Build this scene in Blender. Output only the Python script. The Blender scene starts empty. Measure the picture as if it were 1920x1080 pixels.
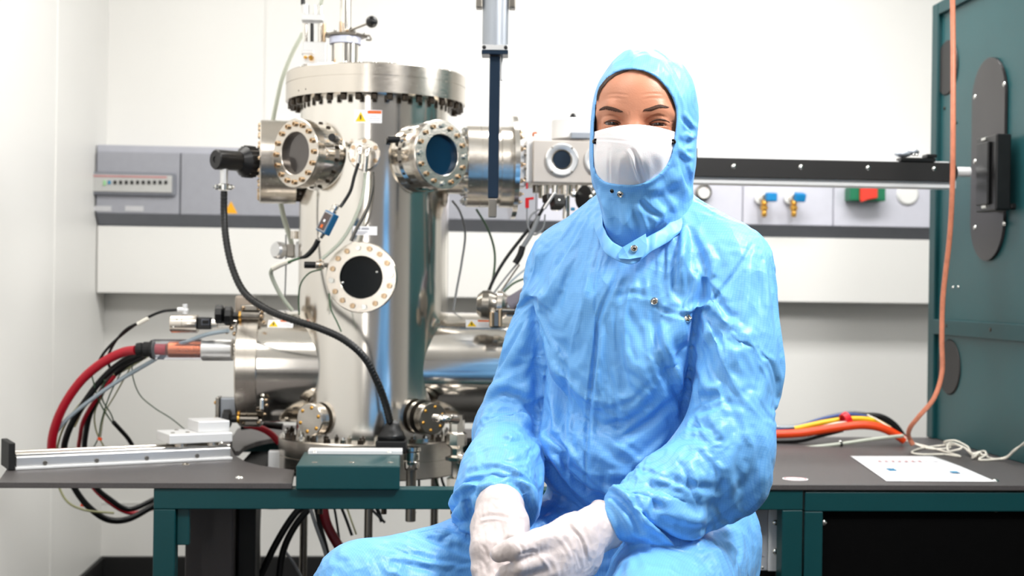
import bpy, bmesh, math, random
import numpy as np
from mathutils import Vector, Matrix, noise

sc = bpy.context.scene
COL = sc.collection
PI = math.pi
random.seed(7)

# ---------------------------------------------------------------- camera
FPX = 2600.0
CAM = Vector((0, 0, 1.175))
YAW = math.radians(4.5)
ROLL = math.radians(0.8)
FW = Vector((math.sin(YAW), math.cos(YAW), 0))
R0 = Vector((math.cos(YAW), -math.sin(YAW), 0))
ZU = Vector((0, 0, 1))
RT = R0 * math.cos(ROLL) + ZU * math.sin(ROLL)
UP = -R0 * math.sin(ROLL) + ZU * math.cos(ROLL)
cd = bpy.data.cameras.new('camera')
cam = bpy.data.objects.new('camera', cd)
COL.objects.link(cam)
sc.camera = cam
cd.sensor_width = 36.0
cd.lens = FPX / 1920 * 36.0
m = Matrix.Identity(4)
for i in range(3):
    m[i][0] = RT[i]; m[i][1] = UP[i]; m[i][2] = -FW[i]; m[i][3] = CAM[i]
cam.matrix_world = m
cd.dof.use_dof = True
cd.dof.focus_distance = 2.12
cd.dof.aperture_fstop = 6.0
cd.clip_start = 0.05

def ray(px, py):
    return FW + RT * ((px - 960) / FPX) + UP * ((540 - py) / FPX)
def PD(px, py, d):
    return CAM + ray(px, py) * d
def PY(px, py, y):
    r = ray(px, py); return CAM + r * (y / r.y)
def PX(px, py, x):
    r = ray(px, py); return CAM + r * (x / r.x)
def PZ(px, py, z):
    r = ray(px, py); return CAM + r * ((z - CAM.z) / r.z)
def depth(p):
    return (Vector(p) - CAM).dot(FW)

# ---------------------------------------------------------------- view, world, lights
sc.view_settings.view_transform = 'Standard'
sc.view_settings.look = 'None'
sc.view_settings.gamma = 1.0
sc.view_settings.use_curve_mapping = False
sc.view_settings.exposure = 0.0
w = bpy.data.worlds.new('world'); sc.world = w; w.use_nodes = True
w.node_tree.nodes['Background'].inputs[0].default_value = (0.98, 0.96, 0.94, 1)
w.node_tree.nodes['Background'].inputs[1].default_value = 0.27

def area(name, loc, target, sx, sy, power, col=(1, 1, 1)):
    l = bpy.data.lights.new(name, 'AREA'); l.shape = 'RECTANGLE'; l.size = sx; l.size_y = sy
    l.energy = power; l.color = col
    o = bpy.data.objects.new(name, l); COL.objects.link(o)
    o.location = loc
    o.rotation_euler = (Vector(target) - Vector(loc)).to_track_quat('-Z', 'Y').to_euler()
    return o
area('softbox_light', (1.25, 1.30, 2.75), (0.35, 2.2, 1.05), 0.6, 0.6, 72, (1, 0.99, 0.97))
area('rim_light', (2.7, 2.7, 2.3), (0.45, 2.2, 1.15), 0.6, 1.0, 48, (1, 0.99, 0.98))  # added rim light that pales the outer edge of shoulder and sleeve
area('reflection_strip_light', (-1.0, -1.6, 1.7), (-0.1, 3.3, 1.1), 0.3, 1.8, 12, (1, 0.98, 0.95))  # unseen strip added to put white bands into the steel reflections
area('ceiling_light', (-0.6, 1.5, 2.84), (-0.6, 1.5, 0), 1.2, 0.6, 22, (1, 0.98, 0.95))
area('ceiling_light', (1.2, 3.7, 2.84), (1.2, 4.1, 0), 1.8, 0.5, 62, (1, 0.99, 0.97))
area('ceiling_light', (-0.9, 3.6, 2.84), (-0.9, 3.6, 0), 0.5, 1.2, 12, (1, 0.97, 0.92))

# ---------------------------------------------------------------- materials
def s2l(c):
    return tuple((x / 12.92 if x <= 0.04045 else ((x + 0.055) / 1.055) ** 2.4) for x in c)
MATS = {}
def mat(name, rgb, rough=0.5, metal=0.0, srgb=True, bump=None, spec=0.5, trans=0.0, alpha=1.0, coat=0.0,
        sheen=0.0, emit=None, vary=0.0, vscale=8.0, stretch=(1, 1, 1), rvary=0.0, ior=1.45):
    if name in MATS: return MATS[name]
    m = bpy.data.materials.new(name); m.use_nodes = True
    nt = m.node_tree; b = nt.nodes['Principled BSDF']
    c = s2l(rgb) if srgb else rgb
    b.inputs['Base Color'].default_value = (*c, 1)
    b.inputs['Roughness'].default_value = rough
    b.inputs['Metallic'].default_value = metal
    b.inputs['Specular IOR Level'].default_value = spec
    b.inputs['Transmission Weight'].default_value = trans
    b.inputs['Alpha'].default_value = alpha
    b.inputs['Coat Weight'].default_value = coat
    b.inputs['Sheen Weight'].default_value = sheen
    b.inputs['IOR'].default_value = ior
    if emit:
        b.inputs['Emission Color'].default_value = (*s2l(emit[0]), 1)
        b.inputs['Emission Strength'].default_value = emit[1]
    tc = nt.nodes.new('ShaderNodeTexCoord'); mp = nt.nodes.new('ShaderNodeMapping')
    mp.inputs['Scale'].default_value = stretch
    nt.links.new(tc.outputs['Object'], mp.inputs['Vector'])
    nz = nt.nodes.new('ShaderNodeTexNoise'); nz.inputs['Scale'].default_value = vscale
    nz.inputs['Detail'].default_value = 4
    nt.links.new(mp.outputs['Vector'], nz.inputs['Vector'])
    if vary:
        rp = nt.nodes.new('ShaderNodeValToRGB')
        rp.color_ramp.elements[0].position = 0.3; rp.color_ramp.elements[1].position = 0.7
        rp.color_ramp.elements[0].color = (*[x * (1 - vary) for x in c], 1)
        rp.color_ramp.elements[1].color = (*[min(1, x * (1 + vary)) for x in c], 1)
        nt.links.new(nz.outputs['Fac'], rp.inputs['Fac'])
        nt.links.new(rp.outputs['Color'], b.inputs['Base Color'])
    if rvary:
        mr = nt.nodes.new('ShaderNodeMapRange')
        mr.inputs['To Min'].default_value = max(0, rough - rvary); mr.inputs['To Max'].default_value = rough + rvary
        nt.links.new(nz.outputs['Fac'], mr.inputs['Value'])
        nt.links.new(mr.outputs['Result'], b.inputs['Roughness'])
    if bump:
        bs, bd = bump
        n2 = nt.nodes.new('ShaderNodeTexNoise'); n2.inputs['Scale'].default_value = bs; n2.inputs['Detail'].default_value = 3
        nt.links.new(mp.outputs['Vector'], n2.inputs['Vector'])
        bp = nt.nodes.new('ShaderNodeBump'); bp.inputs['Strength'].default_value = bd; bp.inputs['Distance'].default_value = 0.002
        nt.links.new(n2.outputs['Fac'], bp.inputs['Height'])
        nt.links.new(bp.outputs['Normal'], b.inputs['Normal'])
    MATS[name] = m
    return m

STEEL = mat('polished_steel', (0.92, 0.90, 0.87), 0.14, 1.0, rvary=0.05, vscale=14, stretch=(1, 1, 0.15))
STEELB = mat('brushed_steel', (0.85, 0.82, 0.78), 0.24, 1.0, rvary=0.08, vscale=60, stretch=(1, 1, 6))
STEELD = mat('dark_steel', (0.55, 0.53, 0.50), 0.3, 1.0, rvary=0.08, vscale=30)
BOLTM = mat('bolt_steel', (0.78, 0.68, 0.56), 0.25, 1.0, rvary=0.05, vscale=40)
BOLTS = mat('bright_bolt', (0.90, 0.90, 0.88), 0.15, 1.0, rvary=0.04, vscale=40)
BOLTD = mat('blackened_bolt', (0.25, 0.22, 0.19), 0.3, 0.8, rvary=0.05, vscale=40)
ALU = mat('satin_aluminium', (0.86, 0.86, 0.86), 0.34, 0.85, rvary=0.06, vscale=80, stretch=(0.2, 1, 4))
ALUW = mat('pale_aluminium', (0.90, 0.90, 0.90), 0.42, 0.25, rvary=0.05, vscale=60)
BRASS = mat('brass', (0.86, 0.66, 0.32), 0.28, 1.0, rvary=0.06, vscale=40)
COPPER = mat('copper', (0.88, 0.50, 0.34), 0.28, 1.0, rvary=0.06, vscale=40)
TEAL = mat('teal_paint', (0.0, 0.235, 0.25), 0.42, vary=0.06, vscale=5, bump=(420, 0.12))
TEALC = mat('cabinet_teal_paint', (0.11, 0.30, 0.315), 0.38, vary=0.08, vscale=4, bump=(380, 0.12))
WORK = mat('worktop_laminate', (0.30, 0.285, 0.285), 0.46, vary=0.12, vscale=260, bump=(300, 0.15))
BLACK = mat('black_plastic', (0.075, 0.075, 0.08), 0.32, vary=0.1, vscale=30, rvary=0.06)
BLACKM = mat('black_matte', (0.05, 0.05, 0.052), 0.6, vary=0.1, vscale=30)
RUBBER = mat('black_rubber', (0.06, 0.065, 0.07), 0.36, rvary=0.08, vscale=50)
GREYP = mat('grey_anodised', (0.62, 0.64, 0.67), 0.4, 0.5, rvary=0.05, vscale=50)
WHITEP = mat('white_plastic', (0.93, 0.93, 0.92), 0.4, vary=0.02, vscale=20)
WALL = mat('wall_enamel', (0.905, 0.90, 0.885), 0.42, vary=0.012, vscale=1.5, bump=(60, 0.03))
FLOORM = mat('floor_vinyl', (0.10, 0.10, 0.10), 0.45, vary=0.15, vscale=40)
REDR = mat('red_rubber', (0.70, 0.08, 0.16), 0.38, rvary=0.06, vscale=50)
ORANGE = mat('orange_rubber', (0.90, 0.27, 0.06), 0.4, rvary=0.06, vscale=50)
YELLOW = mat('yellow_rubber', (0.96, 0.74, 0.06), 0.4, rvary=0.06, vscale=50)
BLUEW = mat('blue_rubber', (0.20, 0.28, 0.52), 0.4, rvary=0.06, vscale=50)
TUBEW = mat('pale_blue_tubing', (0.72, 0.78, 0.82), 0.22, rvary=0.05, vscale=50, trans=0.25)
TUBEG = mat('milky_tubing', (0.78, 0.80, 0.74), 0.25, rvary=0.05, vscale=50, trans=0.3)
GREENW = mat('green_wire', (0.25, 0.36, 0.26), 0.4, rvary=0.05, vscale=50)
YELLW = mat('straw_wire', (0.66, 0.66, 0.50), 0.4, rvary=0.05, vscale=50)
GREYW = mat('grey_wire', (0.50, 0.51, 0.52), 0.4, rvary=0.05, vscale=50)
WHITEW = mat('white_cord', (0.90, 0.88, 0.83), 0.5, rvary=0.05, vscale=50)
PEACH = mat('copper_hose', (0.86, 0.54, 0.42), 0.35, vary=0.1, vscale=60, rvary=0.05)
PAPER = mat('paper', (0.96, 0.96, 0.97), 0.6, vary=0.01, vscale=20)
INKY = mat('sticker_yellow', (0.97, 0.80, 0.05), 0.45, vary=0.02, vscale=20)
INKO = mat('sticker_orange', (0.88, 0.42, 0.16), 0.45, vary=0.02, vscale=20)
INKB = mat('print_black', (0.12, 0.12, 0.13), 0.5, vary=0.02, vscale=20)
INKG = mat('print_grey', (0.62, 0.62, 0.66), 0.5, vary=0.02, vscale=20)
INKR = mat('print_red', (0.80, 0.25, 0.28), 0.5, vary=0.02, vscale=20)
INKT = mat('print_blue', (0.16, 0.50, 0.66), 0.5, vary=0.02, vscale=20)
GLASSD = mat('viewport_glass', (0.015, 0.035, 0.05), 0.06, 0.0, vary=0.1, vscale=3, spec=0.25)
GLASSG = mat('viewport_glass_grey', (0.36, 0.34, 0.33), 0.08, 0.5, vary=0.15, vscale=3, coat=0.3)
GLASSB = mat('viewport_glass_blue', (0.05, 0.18, 0.28), 0.06, 0.3, vary=0.15, vscale=5, coat=0.4)
CLEARP = mat('clear_plastic', (0.92, 0.93, 0.96), 0.06, trans=0.92, vary=0.01, ior=1.2)

# ---------------------------------------------------------------- mesh builder
def basis(n):
    n = Vector(n).normalized()
    a = Vector((0, 0, 1)) if abs(n.z) < 0.9 else Vector((1, 0, 0))
    u = a.cross(n).normalized(); v = n.cross(u)
    return u, v, n

class MB:
    def __init__(s):
        s.v = []; s.f = []; s.sm = []
    def add(s, vs, fs, smooth=False):
        o = len(s.v); s.v += [tuple(x) for x in vs]
        s.f += [tuple(i + o for i in f) for f in fs]; s.sm += [smooth] * len(fs)
        return s
    def bm(s, bm, M=None, smooth=False):
        bm.verts.ensure_lookup_table()
        vs = [(M @ v.co) if M else v.co.copy() for v in bm.verts]
        fs = [[l.vert.index for l in f.loops] for f in bm.faces]
        bm.free(); return s.add(vs, fs, smooth)
    def box(s, c, size, ax=None, bev=0.0):
        bm = bmesh.new(); bmesh.ops.create_cube(bm, size=1)
        for v in bm.verts:
            v.co = Vector((v.co.x * size[0], v.co.y * size[1], v.co.z * size[2]))
        if bev > 0:
            bmesh.ops.bevel(bm, geom=list(bm.edges), offset=min(bev, min(size) * 0.45), segments=2, affect='EDGES', profile=0.5)
            bm.verts.index_update()
        M = Matrix.Translation(Vector(c))
        if ax is not None:
            R = Matrix.Identity(4)
            for j in range(3):
                for i in range(3): R[i][j] = ax[j][i]
            M = M @ R
        return s.bm(bm, M)
    def span(s, lo, hi, bev=0.0):
        lo = Vector(lo); hi = Vector(hi)
        return s.box((lo + hi) / 2, [abs(hi[i] - lo[i]) for i in range(3)], None, bev)
    def lathe(s, prof, org, axis, n=32, closed=False, smooth=True, sharp=0.5):
        u, v, w_ = basis(axis); org = Vector(org)
        # split the profile where it turns sharply so that smooth shading keeps the edges
        segs = []; cur = [prof[0]]
        for i in range(1, len(prof)):
            cur.append(prof[i])
            if i < len(prof) - 1:
                a = Vector((prof[i][0] - prof[i-1][0], prof[i][1] - prof[i-1][1]))
                b = Vector((prof[i+1][0] - prof[i][0], prof[i+1][1] - prof[i][1]))
                if a.length > 0 and b.length > 0 and a.angle(b) > sharp:
                    segs.append(cur); cur = [prof[i]]
        segs.append(cur)
        for sg in segs:
            vs = []; fs = []
            for (r, h) in sg:
                for k in range(n):
                    t = 2 * PI * k / n
                    vs.append(org + u * (r * math.cos(t)) + v * (r * math.sin(t)) + w_ * h)
            for i in range(len(sg) - 1):
                for k in range(n):
                    k2 = (k + 1) % n
                    q = [i * n + k, i * n + k2, (i + 1) * n + k2, (i + 1) * n + k]
                    if sg[i][0] < 1e-6: q = [i * n, (i + 1) * n + k2, (i + 1) * n + k]
                    elif sg[i + 1][0] < 1e-6: q = [i * n + k, i * n + k2, (i + 1) * n]
                    fs.append(q)
            s.add(vs, fs, smooth)
        return s
    def cyl(s, p0, p1, r, r1=None, n=24, bev=None, smooth=True):
        p0 = Vector(p0); p1 = Vector(p1); L = (p1 - p0).length
        r1 = r if r1 is None else r1
        b = min(r, r1, L) * 0.08 if bev is None else bev
        pr = [(0, 0), (r - b, 0), (r, b), (r1, L - b), (r1 - b, L), (0, L)]
        return s.lathe(pr, p0, p1 - p0, n, smooth=smooth, sharp=0.5)
    def tube(s, pts, r, n=10, res=6, cap=True, rs=None):
        P = spline(pts, res)
        N = len(P); T = []
        for i in range(N):
            T.append((P[min(i + 1, N - 1)] - P[max(i - 1, 0)]).normalized())
        u, v, _ = basis(T[0]); vs = []; fs = []
        for i in range(N):
            if i:
                ax = T[i - 1].cross(T[i])
                if ax.length > 1e-9:
                    R = Matrix.Rotation(T[i - 1].angle(T[i]), 3, ax.normalized()); u = R @ u; v = R @ v
            rr = r if rs is None else r * np.interp(i / (N - 1), *zip(*rs))
            if callable(r): rr = r(i / (N - 1))
            for k in range(n):
                t = 2 * PI * k / n
                vs.append(P[i] + u * (rr * math.cos(t)) + v * (rr * math.sin(t)))
        for i in range(N - 1):
            for k in range(n):
                k2 = (k + 1) % n
                fs.append((i * n + k, i * n + k2, (i + 1) * n + k2, (i + 1) * n + k))
        s.add(vs, fs, True)
        if cap:
            s.add(vs[:n], [tuple(range(n))[::-1]]); s.add(vs[-n:], [tuple(range(n))])
        return s
    def sphere(s, c, r, n=20, sc3=(1, 1, 1), ax=None):
        bm = bmesh.new(); bmesh.ops.create_uvsphere(bm, u_segments=n, v_segments=max(6, n // 2), radius=1)
        for v in bm.verts: v.co = Vector((v.co.x * r * sc3[0], v.co.y * r * sc3[1], v.co.z * r * sc3[2]))
        M = Matrix.Translation(Vector(c))
        if ax is not None:
            R = Matrix.Identity(4)
            for j in range(3):
                for i in range(3): R[i][j] = ax[j][i]
            M = M @ R
        return s.bm(bm, M, True)
    def prism(s, pts, off, bev=0):
        """pts: 3D polygon (planar), off: extrusion vector"""
        bm = bmesh.new(); vs = [bm.verts.new(Vector(p)) for p in pts]
        f = bm.faces.new(vs)
        r = bmesh.ops.extrude_face_region(bm, geom=[f])
        for e in r['geom']:
            if isinstance(e, bmesh.types.BMVert): e.co += Vector(off)
        bmesh.ops.recalc_face_normals(bm, faces=list(bm.faces))
        if bev: bmesh.ops.bevel(bm, geom=list(bm.edges), offset=bev, segments=2, affect='EDGES', profile=0.5)
        bmesh.ops.triangulate(bm, faces=[f for f in bm.faces if len(f.verts) > 4])
        bm.verts.index_update()
        return s.bm(bm)
    def build(s, name, m, parent=None, kind=None, label=None):
        me = bpy.data.meshes.new(name); me.from_pydata(s.v, [], s.f)
        me.polygons.foreach_set('use_smooth', s.sm)
        me.materials.append(m); me.update()
        o = bpy.data.objects.new(name, me); COL.objects.link(o)
        if parent is not None: attach(o, parent)
        if kind: o['kind'] = kind
        if label: o['label'] = label
        return o

def wm(o):
    """world matrix without a depsgraph"""
    M = o.matrix_basis.copy()
    if o.parent: M = wm(o.parent) @ o.matrix_parent_inverse @ M
    return M
def attach(o, parent):
    o.parent = parent; o.matrix_parent_inverse = wm(parent).inverted()

def spline(pts, res=6):
    P = [Vector(p) for p in pts]
    if len(P) < 3 or res <= 1: return P
    Q = [P[0] * 2 - P[1]] + P + [P[-1] * 2 - P[-2]]
    out = []
    for i in range(1, len(Q) - 2):
        p0, p1, p2, p3 = Q[i - 1:i + 3]
        t0 = 0; t1 = (p1 - p0).length ** 0.5 or 1e-4; t2 = t1 + ((p2 - p1).length ** 0.5 or 1e-4); t3 = t2 + ((p3 - p2).length ** 0.5 or 1e-4)
        for k in range(res):
            t = t1 + (t2 - t1) * k / res
            a1 = p0 * ((t1 - t) / t1) + p1 * (t / t1)
            a2 = p1 * ((t2 - t) / (t2 - t1)) + p2 * ((t - t1) / (t2 - t1))
            a3 = p2 * ((t3 - t) / (t3 - t2)) + p3 * ((t - t2) / (t3 - t2))
            b1 = a1 * ((t2 - t) / t2) + a2 * (t / t2)
            b2 = a2 * ((t3 - t) / (t3 - t1)) + a3 * ((t - t1) / (t3 - t1))
            out.append(b1 * ((t2 - t) / (t2 - t1)) + b2 * ((t - t1) / (t2 - t1)))
    out.append(P[-1]); return out

def thing(name, label, cat, loc=(0, 0, 0), group=None):
    o = bpy.data.objects.new(name, None); COL.objects.link(o); o.empty_display_size = 0.05
    o.location = loc; o['label'] = label; o['category'] = cat
    if group: o['group'] = group
    return o
def tag(o, label, cat, group=None):
    o['label'] = label; o['category'] = cat
    if group: o['group'] = group
    return o
def cable(name, pts, r, m, label, cat='cable', group=None, n=10, res=8, rs=None):
    return tag(MB().tube(pts, r, n, res, rs=rs).build(name, m), label, cat, group)

# bolt heads share their mesh data
BM_ = {}
def bolt_mesh(kind, m):
    key = (kind, m.name)
    if key in BM_: return BM_[key]
    b = MB()
    if kind == 'socket':    # unit radius, height 1
        b.lathe([(0, 0.35), (0.5, 0.35), (0.55, 1.0), (0.9, 1.0), (1.0, 0.85), (1.0, 0)], (0, 0, 0), (0, 0, 1), 12)
    elif kind == 'hex':
        b.lathe([(0, 1.0), (0.85, 1.0), (1.0, 0.85), (1.0, 0)], (0, 0, 0), (0, 0, 1), 6, smooth=False)
        b.lathe([(0, 1.5), (0.4, 1.5), (0.45, 1.0)], (0, 0, 0), (0, 0, 1), 8)
    else:                   # domed screw
        b.lathe([(0, 0.8), (0.5, 0.7), (0.85, 0.4), (1.0, 0.0)], (0, 0, 0), (0, 0, 1), 12, sharp=3)
    me = bpy.data.meshes.new('bolt'); me.from_pydata(b.v, [], b.f)
    me.polygons.foreach_set('use_smooth', b.sm); me.materials.append(m); me.update()
    BM_[key] = me; return me
def bolt(p, n, r, h, parent, m=None, kind='socket', name='bolt'):
    o = bpy.data.objects.new(name, bolt_mesh(kind, m or BOLTM)); COL.objects.link(o)
    u, v, w_ = basis(n)
    M = Matrix.Identity(4)
    for i in range(3):
        M[i][0] = u[i] * r; M[i][1] = v[i] * r; M[i][2] = w_[i] * h; M[i][3] = p[i]
    o.matrix_basis = M
    if parent is not None: attach(o, parent)
    return o
def bolt_ring(c, n, R, count, r, h, parent, m=None, kind='socket', phase=0.0, alt=None):
    u, v, w_ = basis(n); c = Vector(c)
    for k in range(count):
        t = 2 * PI * (k + phase) / count
        mm = m
        if alt and k % alt[0] == 0: mm = alt[1]
        bolt(c + u * (R * math.cos(t)) + v * (R * math.sin(t)), n, r, h, parent, mm, kind)

def text(s, size, origin, ux, uy, m, parent, name='lettering', ext=0.0004, align='LEFT'):
    cu = bpy.data.curves.new(name, 'FONT'); cu.body = s; cu.size = size; cu.extrude = ext; cu.align_x = align
    o = bpy.data.objects.new(name, cu); me = bpy.data.meshes.new_from_object(o)
    bpy.data.objects.remove(o); me.materials.clear(); me.materials.append(m)
    o = bpy.data.objects.new(name, me); COL.objects.link(o)
    ux = Vector(ux).normalized(); uy = Vector(uy).normalized(); n = ux.cross(uy)
    M = Matrix.Identity(4)
    for i in range(3):
        M[i][0] = ux[i]; M[i][1] = uy[i]; M[i][2] = n[i]; M[i][3] = origin[i]
    o.matrix_basis = M
    if parent is not None: attach(o, parent)
    return o

def ringpts(c, n, r, k):
    u, v, _ = basis(n); c = Vector(c)
    return [c + u * (r * math.cos(2 * PI * i / k)) + v * (r * math.sin(2 * PI * i / k)) for i in range(k)]
# ================================================================ ROOM
YB = 5.40                                   # back wall plane
XL = PY(200, 300, YB).x                     # left wall plane
XR, YF, ZC = 3.6, -2.6, 2.9
def struct(o):
    o['kind'] = 'structure'; return o
struct(MB().span((XL - 0.12, YF, -0.1), (XR + 0.1, YB + 0.1, 0)).build('floor', FLOORM))
struct(MB().span((XL - 0.1, YB, 0), (XR + 0.1, YB + 0.1, ZC)).build('wall_back', WALL))
struct(MB().span((XL - 0.1, YF, 0), (XL, YB, ZC)).build('wall_left', WALL))
struct(MB().span((XR, YF, 0), (XR + 0.1, YB, ZC)).build('wall_right', WALL))
struct(MB().span((XL - 0.1, YF, ZC), (XR + 0.1, YB + 0.1, ZC + 0.1)).build('ceiling', WALL))
struct(MB().span((XL, YB - 0.02, 0), (XR, YB, 0.13), 0.004).build('baseboard_back', BLACKM))
struct(MB().span((XL, 1.0, 0), (XL + 0.015, YB - 0.02, 0.13), 0.004).build('baseboard_left', BLACKM))
# panel joints of the cleanroom wall
jx = PY(500, 60, YB).x
struct(MB().span((jx - 0.004, YB - 0.004, 0.07), (jx + 0.004, YB, ZC)).build('trim_1', WALL))
struct(MB().span((XL, 4.62, 0.07), (XL + 0.003, 4.626, ZC)).build('trim_2', WALL))
struct(MB().span((XL, YB - 0.003, 0.33), (XR, YB, 0.336)).build('trim_3', WALL))

# supply trunking on the back wall
GREYL = mat('trunking_grey', (0.60, 0.605, 0.635), 0.45, vary=0.03, vscale=30, bump=(200, 0.08))
GREYT = mat('trunking_light_grey', (0.69, 0.695, 0.73), 0.45, vary=0.02, vscale=30)
GREYD = mat('trunking_dark_grey', (0.47, 0.48, 0.51), 0.5, vary=0.03, vscale=30)
GREYR = mat('trunking_grey_lit', (0.80, 0.80, 0.84), 0.45, vary=0.02, vscale=30)  # trunking grey with the stronger light on the right put into its colour
YT = 5.20
zt = PY(170, 270, YT).z; z1 = PY(170, 284, YT).z; z2 = PY(170, 399, YT).z; zb = PY(170, 421, YT).z
xt0 = XL + 0.004; xt1 = 2.6
xm = PY(338, 330, YT).x; xr = PY(1300, 380, YT).x
T = thing('service_trunking', 'grey service trunking along the white back wall behind the chamber', 'trunking', (xt0, YT, zb))
MB().span((xt0, YT + 0.012, z1), (xt1, YB - 0.001, zt), 0.003).build('top_rail', GREYT, T)
MB().prism([(xt0, YT, z2), (xt0, YT + 0.05, zb), (xt0, YB - 0.001, zb), (xt0, YB - 0.001, z2)], (xt1 - xt0, 0, 0), 0.002).build('bottom_rail', GREYD, T)
MB().span((xt0 + 0.002, YT, z2), (xm - 0.002, YB - 0.001, z1), 0.003).build('cover_plate', GREYL, T)
MB().span((xm + 0.002, YT, z2), (xr - 0.6, YB - 0.001, z1), 0.003).build('cover_plate', GREYL, T)
c = [xr - 0.597, PY(1393, 380, YT).x, PY(1563, 380, YT).x, xt1]
for a, b in zip(c, c[1:]):
    MB().span((a + 0.001, YT, z2), (b - 0.002, YB - 0.001, z1), 0.003).build('cover_plate', GREYR, T)
# white labels on the left cover
for px, w_ in ((190, 0.072), (252, 0.066)):
    p = PY(px, 391, YT - 0.001); MB().box(p, (w_, 0.001, 0.019)).build('label', mat('label_grey', (0.75, 0.75, 0.76), 0.5, vary=0.03, vscale=60), T)
# warning triangle
p = PY(433, 388, YT - 0.001); q = 0.024
tri = MB().prism([p + Vector((-q, 0, -q)), p + Vector((q, 0, -q)), p + Vector((0, 0, q * 0.9))], (0, 0.001, 0)).build('warning_triangle', mat('triangle_amber', (0.93, 0.66, 0.05), 0.5, vary=0.02, vscale=20), T)
# breaker window
A = PY(166, 322, YT); B = PY(330, 369, YT)
bk = MB().span((A.x, YT - 0.018, B.z), (B.x, YT, A.z), 0.01).build('breaker_frame', GREYD, T)
MB().span((A.x + 0.012, YT - 0.022, B.z + 0.013), (B.x - 0.012, YT - 0.0185, A.z - 0.01), 0.004).build('breaker_window', mat('breaker_face', (0.72, 0.72, 0.71), 0.3, vary=0.04, vscale=40), bk)
MB().span((A.x + 0.014, YT - 0.0235, A.z - 0.020), (B.x - 0.03, YT - 0.0225, A.z - 0.013)).build('red_line', mat('dull_red', (0.72, 0.52, 0.52), 0.5, vary=0.02, vscale=20), bk)
for i in range(11):
    p = PY(205 + i * 10.6, 342, YT - 0.024)
    mm = INKT if i == 0 else BLACKM
    MB().box(p, (0.010, 0.006, 0.014), None, 0.002).build('breaker_switch', mm, bk)
MB().box(PY(196, 343, YT - 0.024), (0.010, 0.005, 0.02), None, 0.002).build('breaker_lamp', mat('pale_green', (0.60, 0.80, 0.58), 0.4, vary=0.02, vscale=20), bk)

# white wall boxing below the trunking
zl = PY(175, 549, 5.24).z
struct(MB().span((XL + 0.003, 5.24, zl), (xt1, YB - 0.001, zb - 0.002), 0.004).build('trim_4', WALL))

# gas taps
def gas_tap(px, lab, twist):
    c = PY(px, 372, YT)
    c.y = YT - 0.0015
    t = thing('gas_tap', lab, 'tap', (c.x, YT, c.z), 'gas taps on the trunking')
    MB().cyl(c, c + Vector((0, -0.02, 0)), 0.024).build('wall_flange', WHITEP, t)
    MB().cyl(c + Vector((0, -0.02, 0)), c + Vector((0, -0.075, 0)), 0.011).build('valve_body', STEELB, t)
    k = c + Vector((0.022 + twist * 0.004, -0.075, 0.0))
    MB().box(k, (0.042, 0.034, 0.030), basis((0.3, -1, twist * 0.3)), 0.006).build('blue_knob', mat('blue_knob', (0.08, 0.52, 0.76), 0.35, vary=0.03, vscale=30), t)
    s = c + Vector((0, -0.062, -0.012)); n = MB()
    n.lathe([(0, 0), (0.012, 0), (0.013, 0.012), (0.009, 0.016), (0.014, 0.022), (0.014, 0.034), (0.009, 0.04), (0.011, 0.05), (0.008, 0.062), (0, 0.064)], s, (0, 0, -1), 16)
    n.build('hose_nozzle', BRASS, t)
gas_tap(1425, 'left gas tap with a plain blue knob and brass nozzle on the trunking', 0)
gas_tap(1480, 'right gas tap, nearer the green switch, its blue knob tilted downward', -1)
# green and red switch
c = PY(1616, 366, YT)
t = thing('emergency_valve', 'green box with a red lever on the trunking beside the teal cabinet', 'switch', (c.x, YT, c.z))
MB().box(c + Vector((0, -0.037, 0)), (0.138, 0.07, 0.052), None, 0.005).build('housing', mat('signal_green', (0.02, 0.45, 0.30), 0.4, vary=0.03, vscale=30), t)
a = c + Vector((-0.034, -0.072, 0.03)); lv = [a, a + Vector((0.066, 0, 0)), a + Vector((0.066, 0, -0.045)), a + Vector((0.03, 0, -0.052)), a + Vector((0.004, 0, -0.062)), a + Vector((0, 0, -0.05))]
MB().prism(lv, (0, -0.014, 0), 0.002).build('red_lever', mat('signal_red', (0.93, 0.23, 0.15), 0.4, vary=0.03, vscale=30), t)
# round socket cap
c = PY(1701, 364, YT)
tag(MB().lathe([(0, 0.012), (0.036, 0.012), (0.043, 0.006), (0.043, 0)], c, (0, -1, 0), 32).build('socket_cap', WHITEP),
    'round white cap on the trunking next to the teal cabinet', 'cap')
# pressure gauge
c = PY(1317, 361, YT)
t = thing('pressure_gauge', 'round pressure gauge with dark rim on the trunking behind the shoulder', 'gauge', (c.x, YT, c.z))
MB().lathe([(0, 0), (0.030, 0), (0.030, 0.03), (0.024, 0.034), (0.024, 0.026)], c, (0, -1, 0), 28).build('rim', STEELD, t)
d_ = MB().lathe([(0, 0.0265), (0.0235, 0.0265)], c, (0, -1, 0), 28).build('dial', WHITEP, t)
MB().box(c + Vector((0.004, -0.0275, 0.005)), (0.002, 0.001, 0.022), basis((0.6, 0, 1))).build('needle', INKR, d_)

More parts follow.
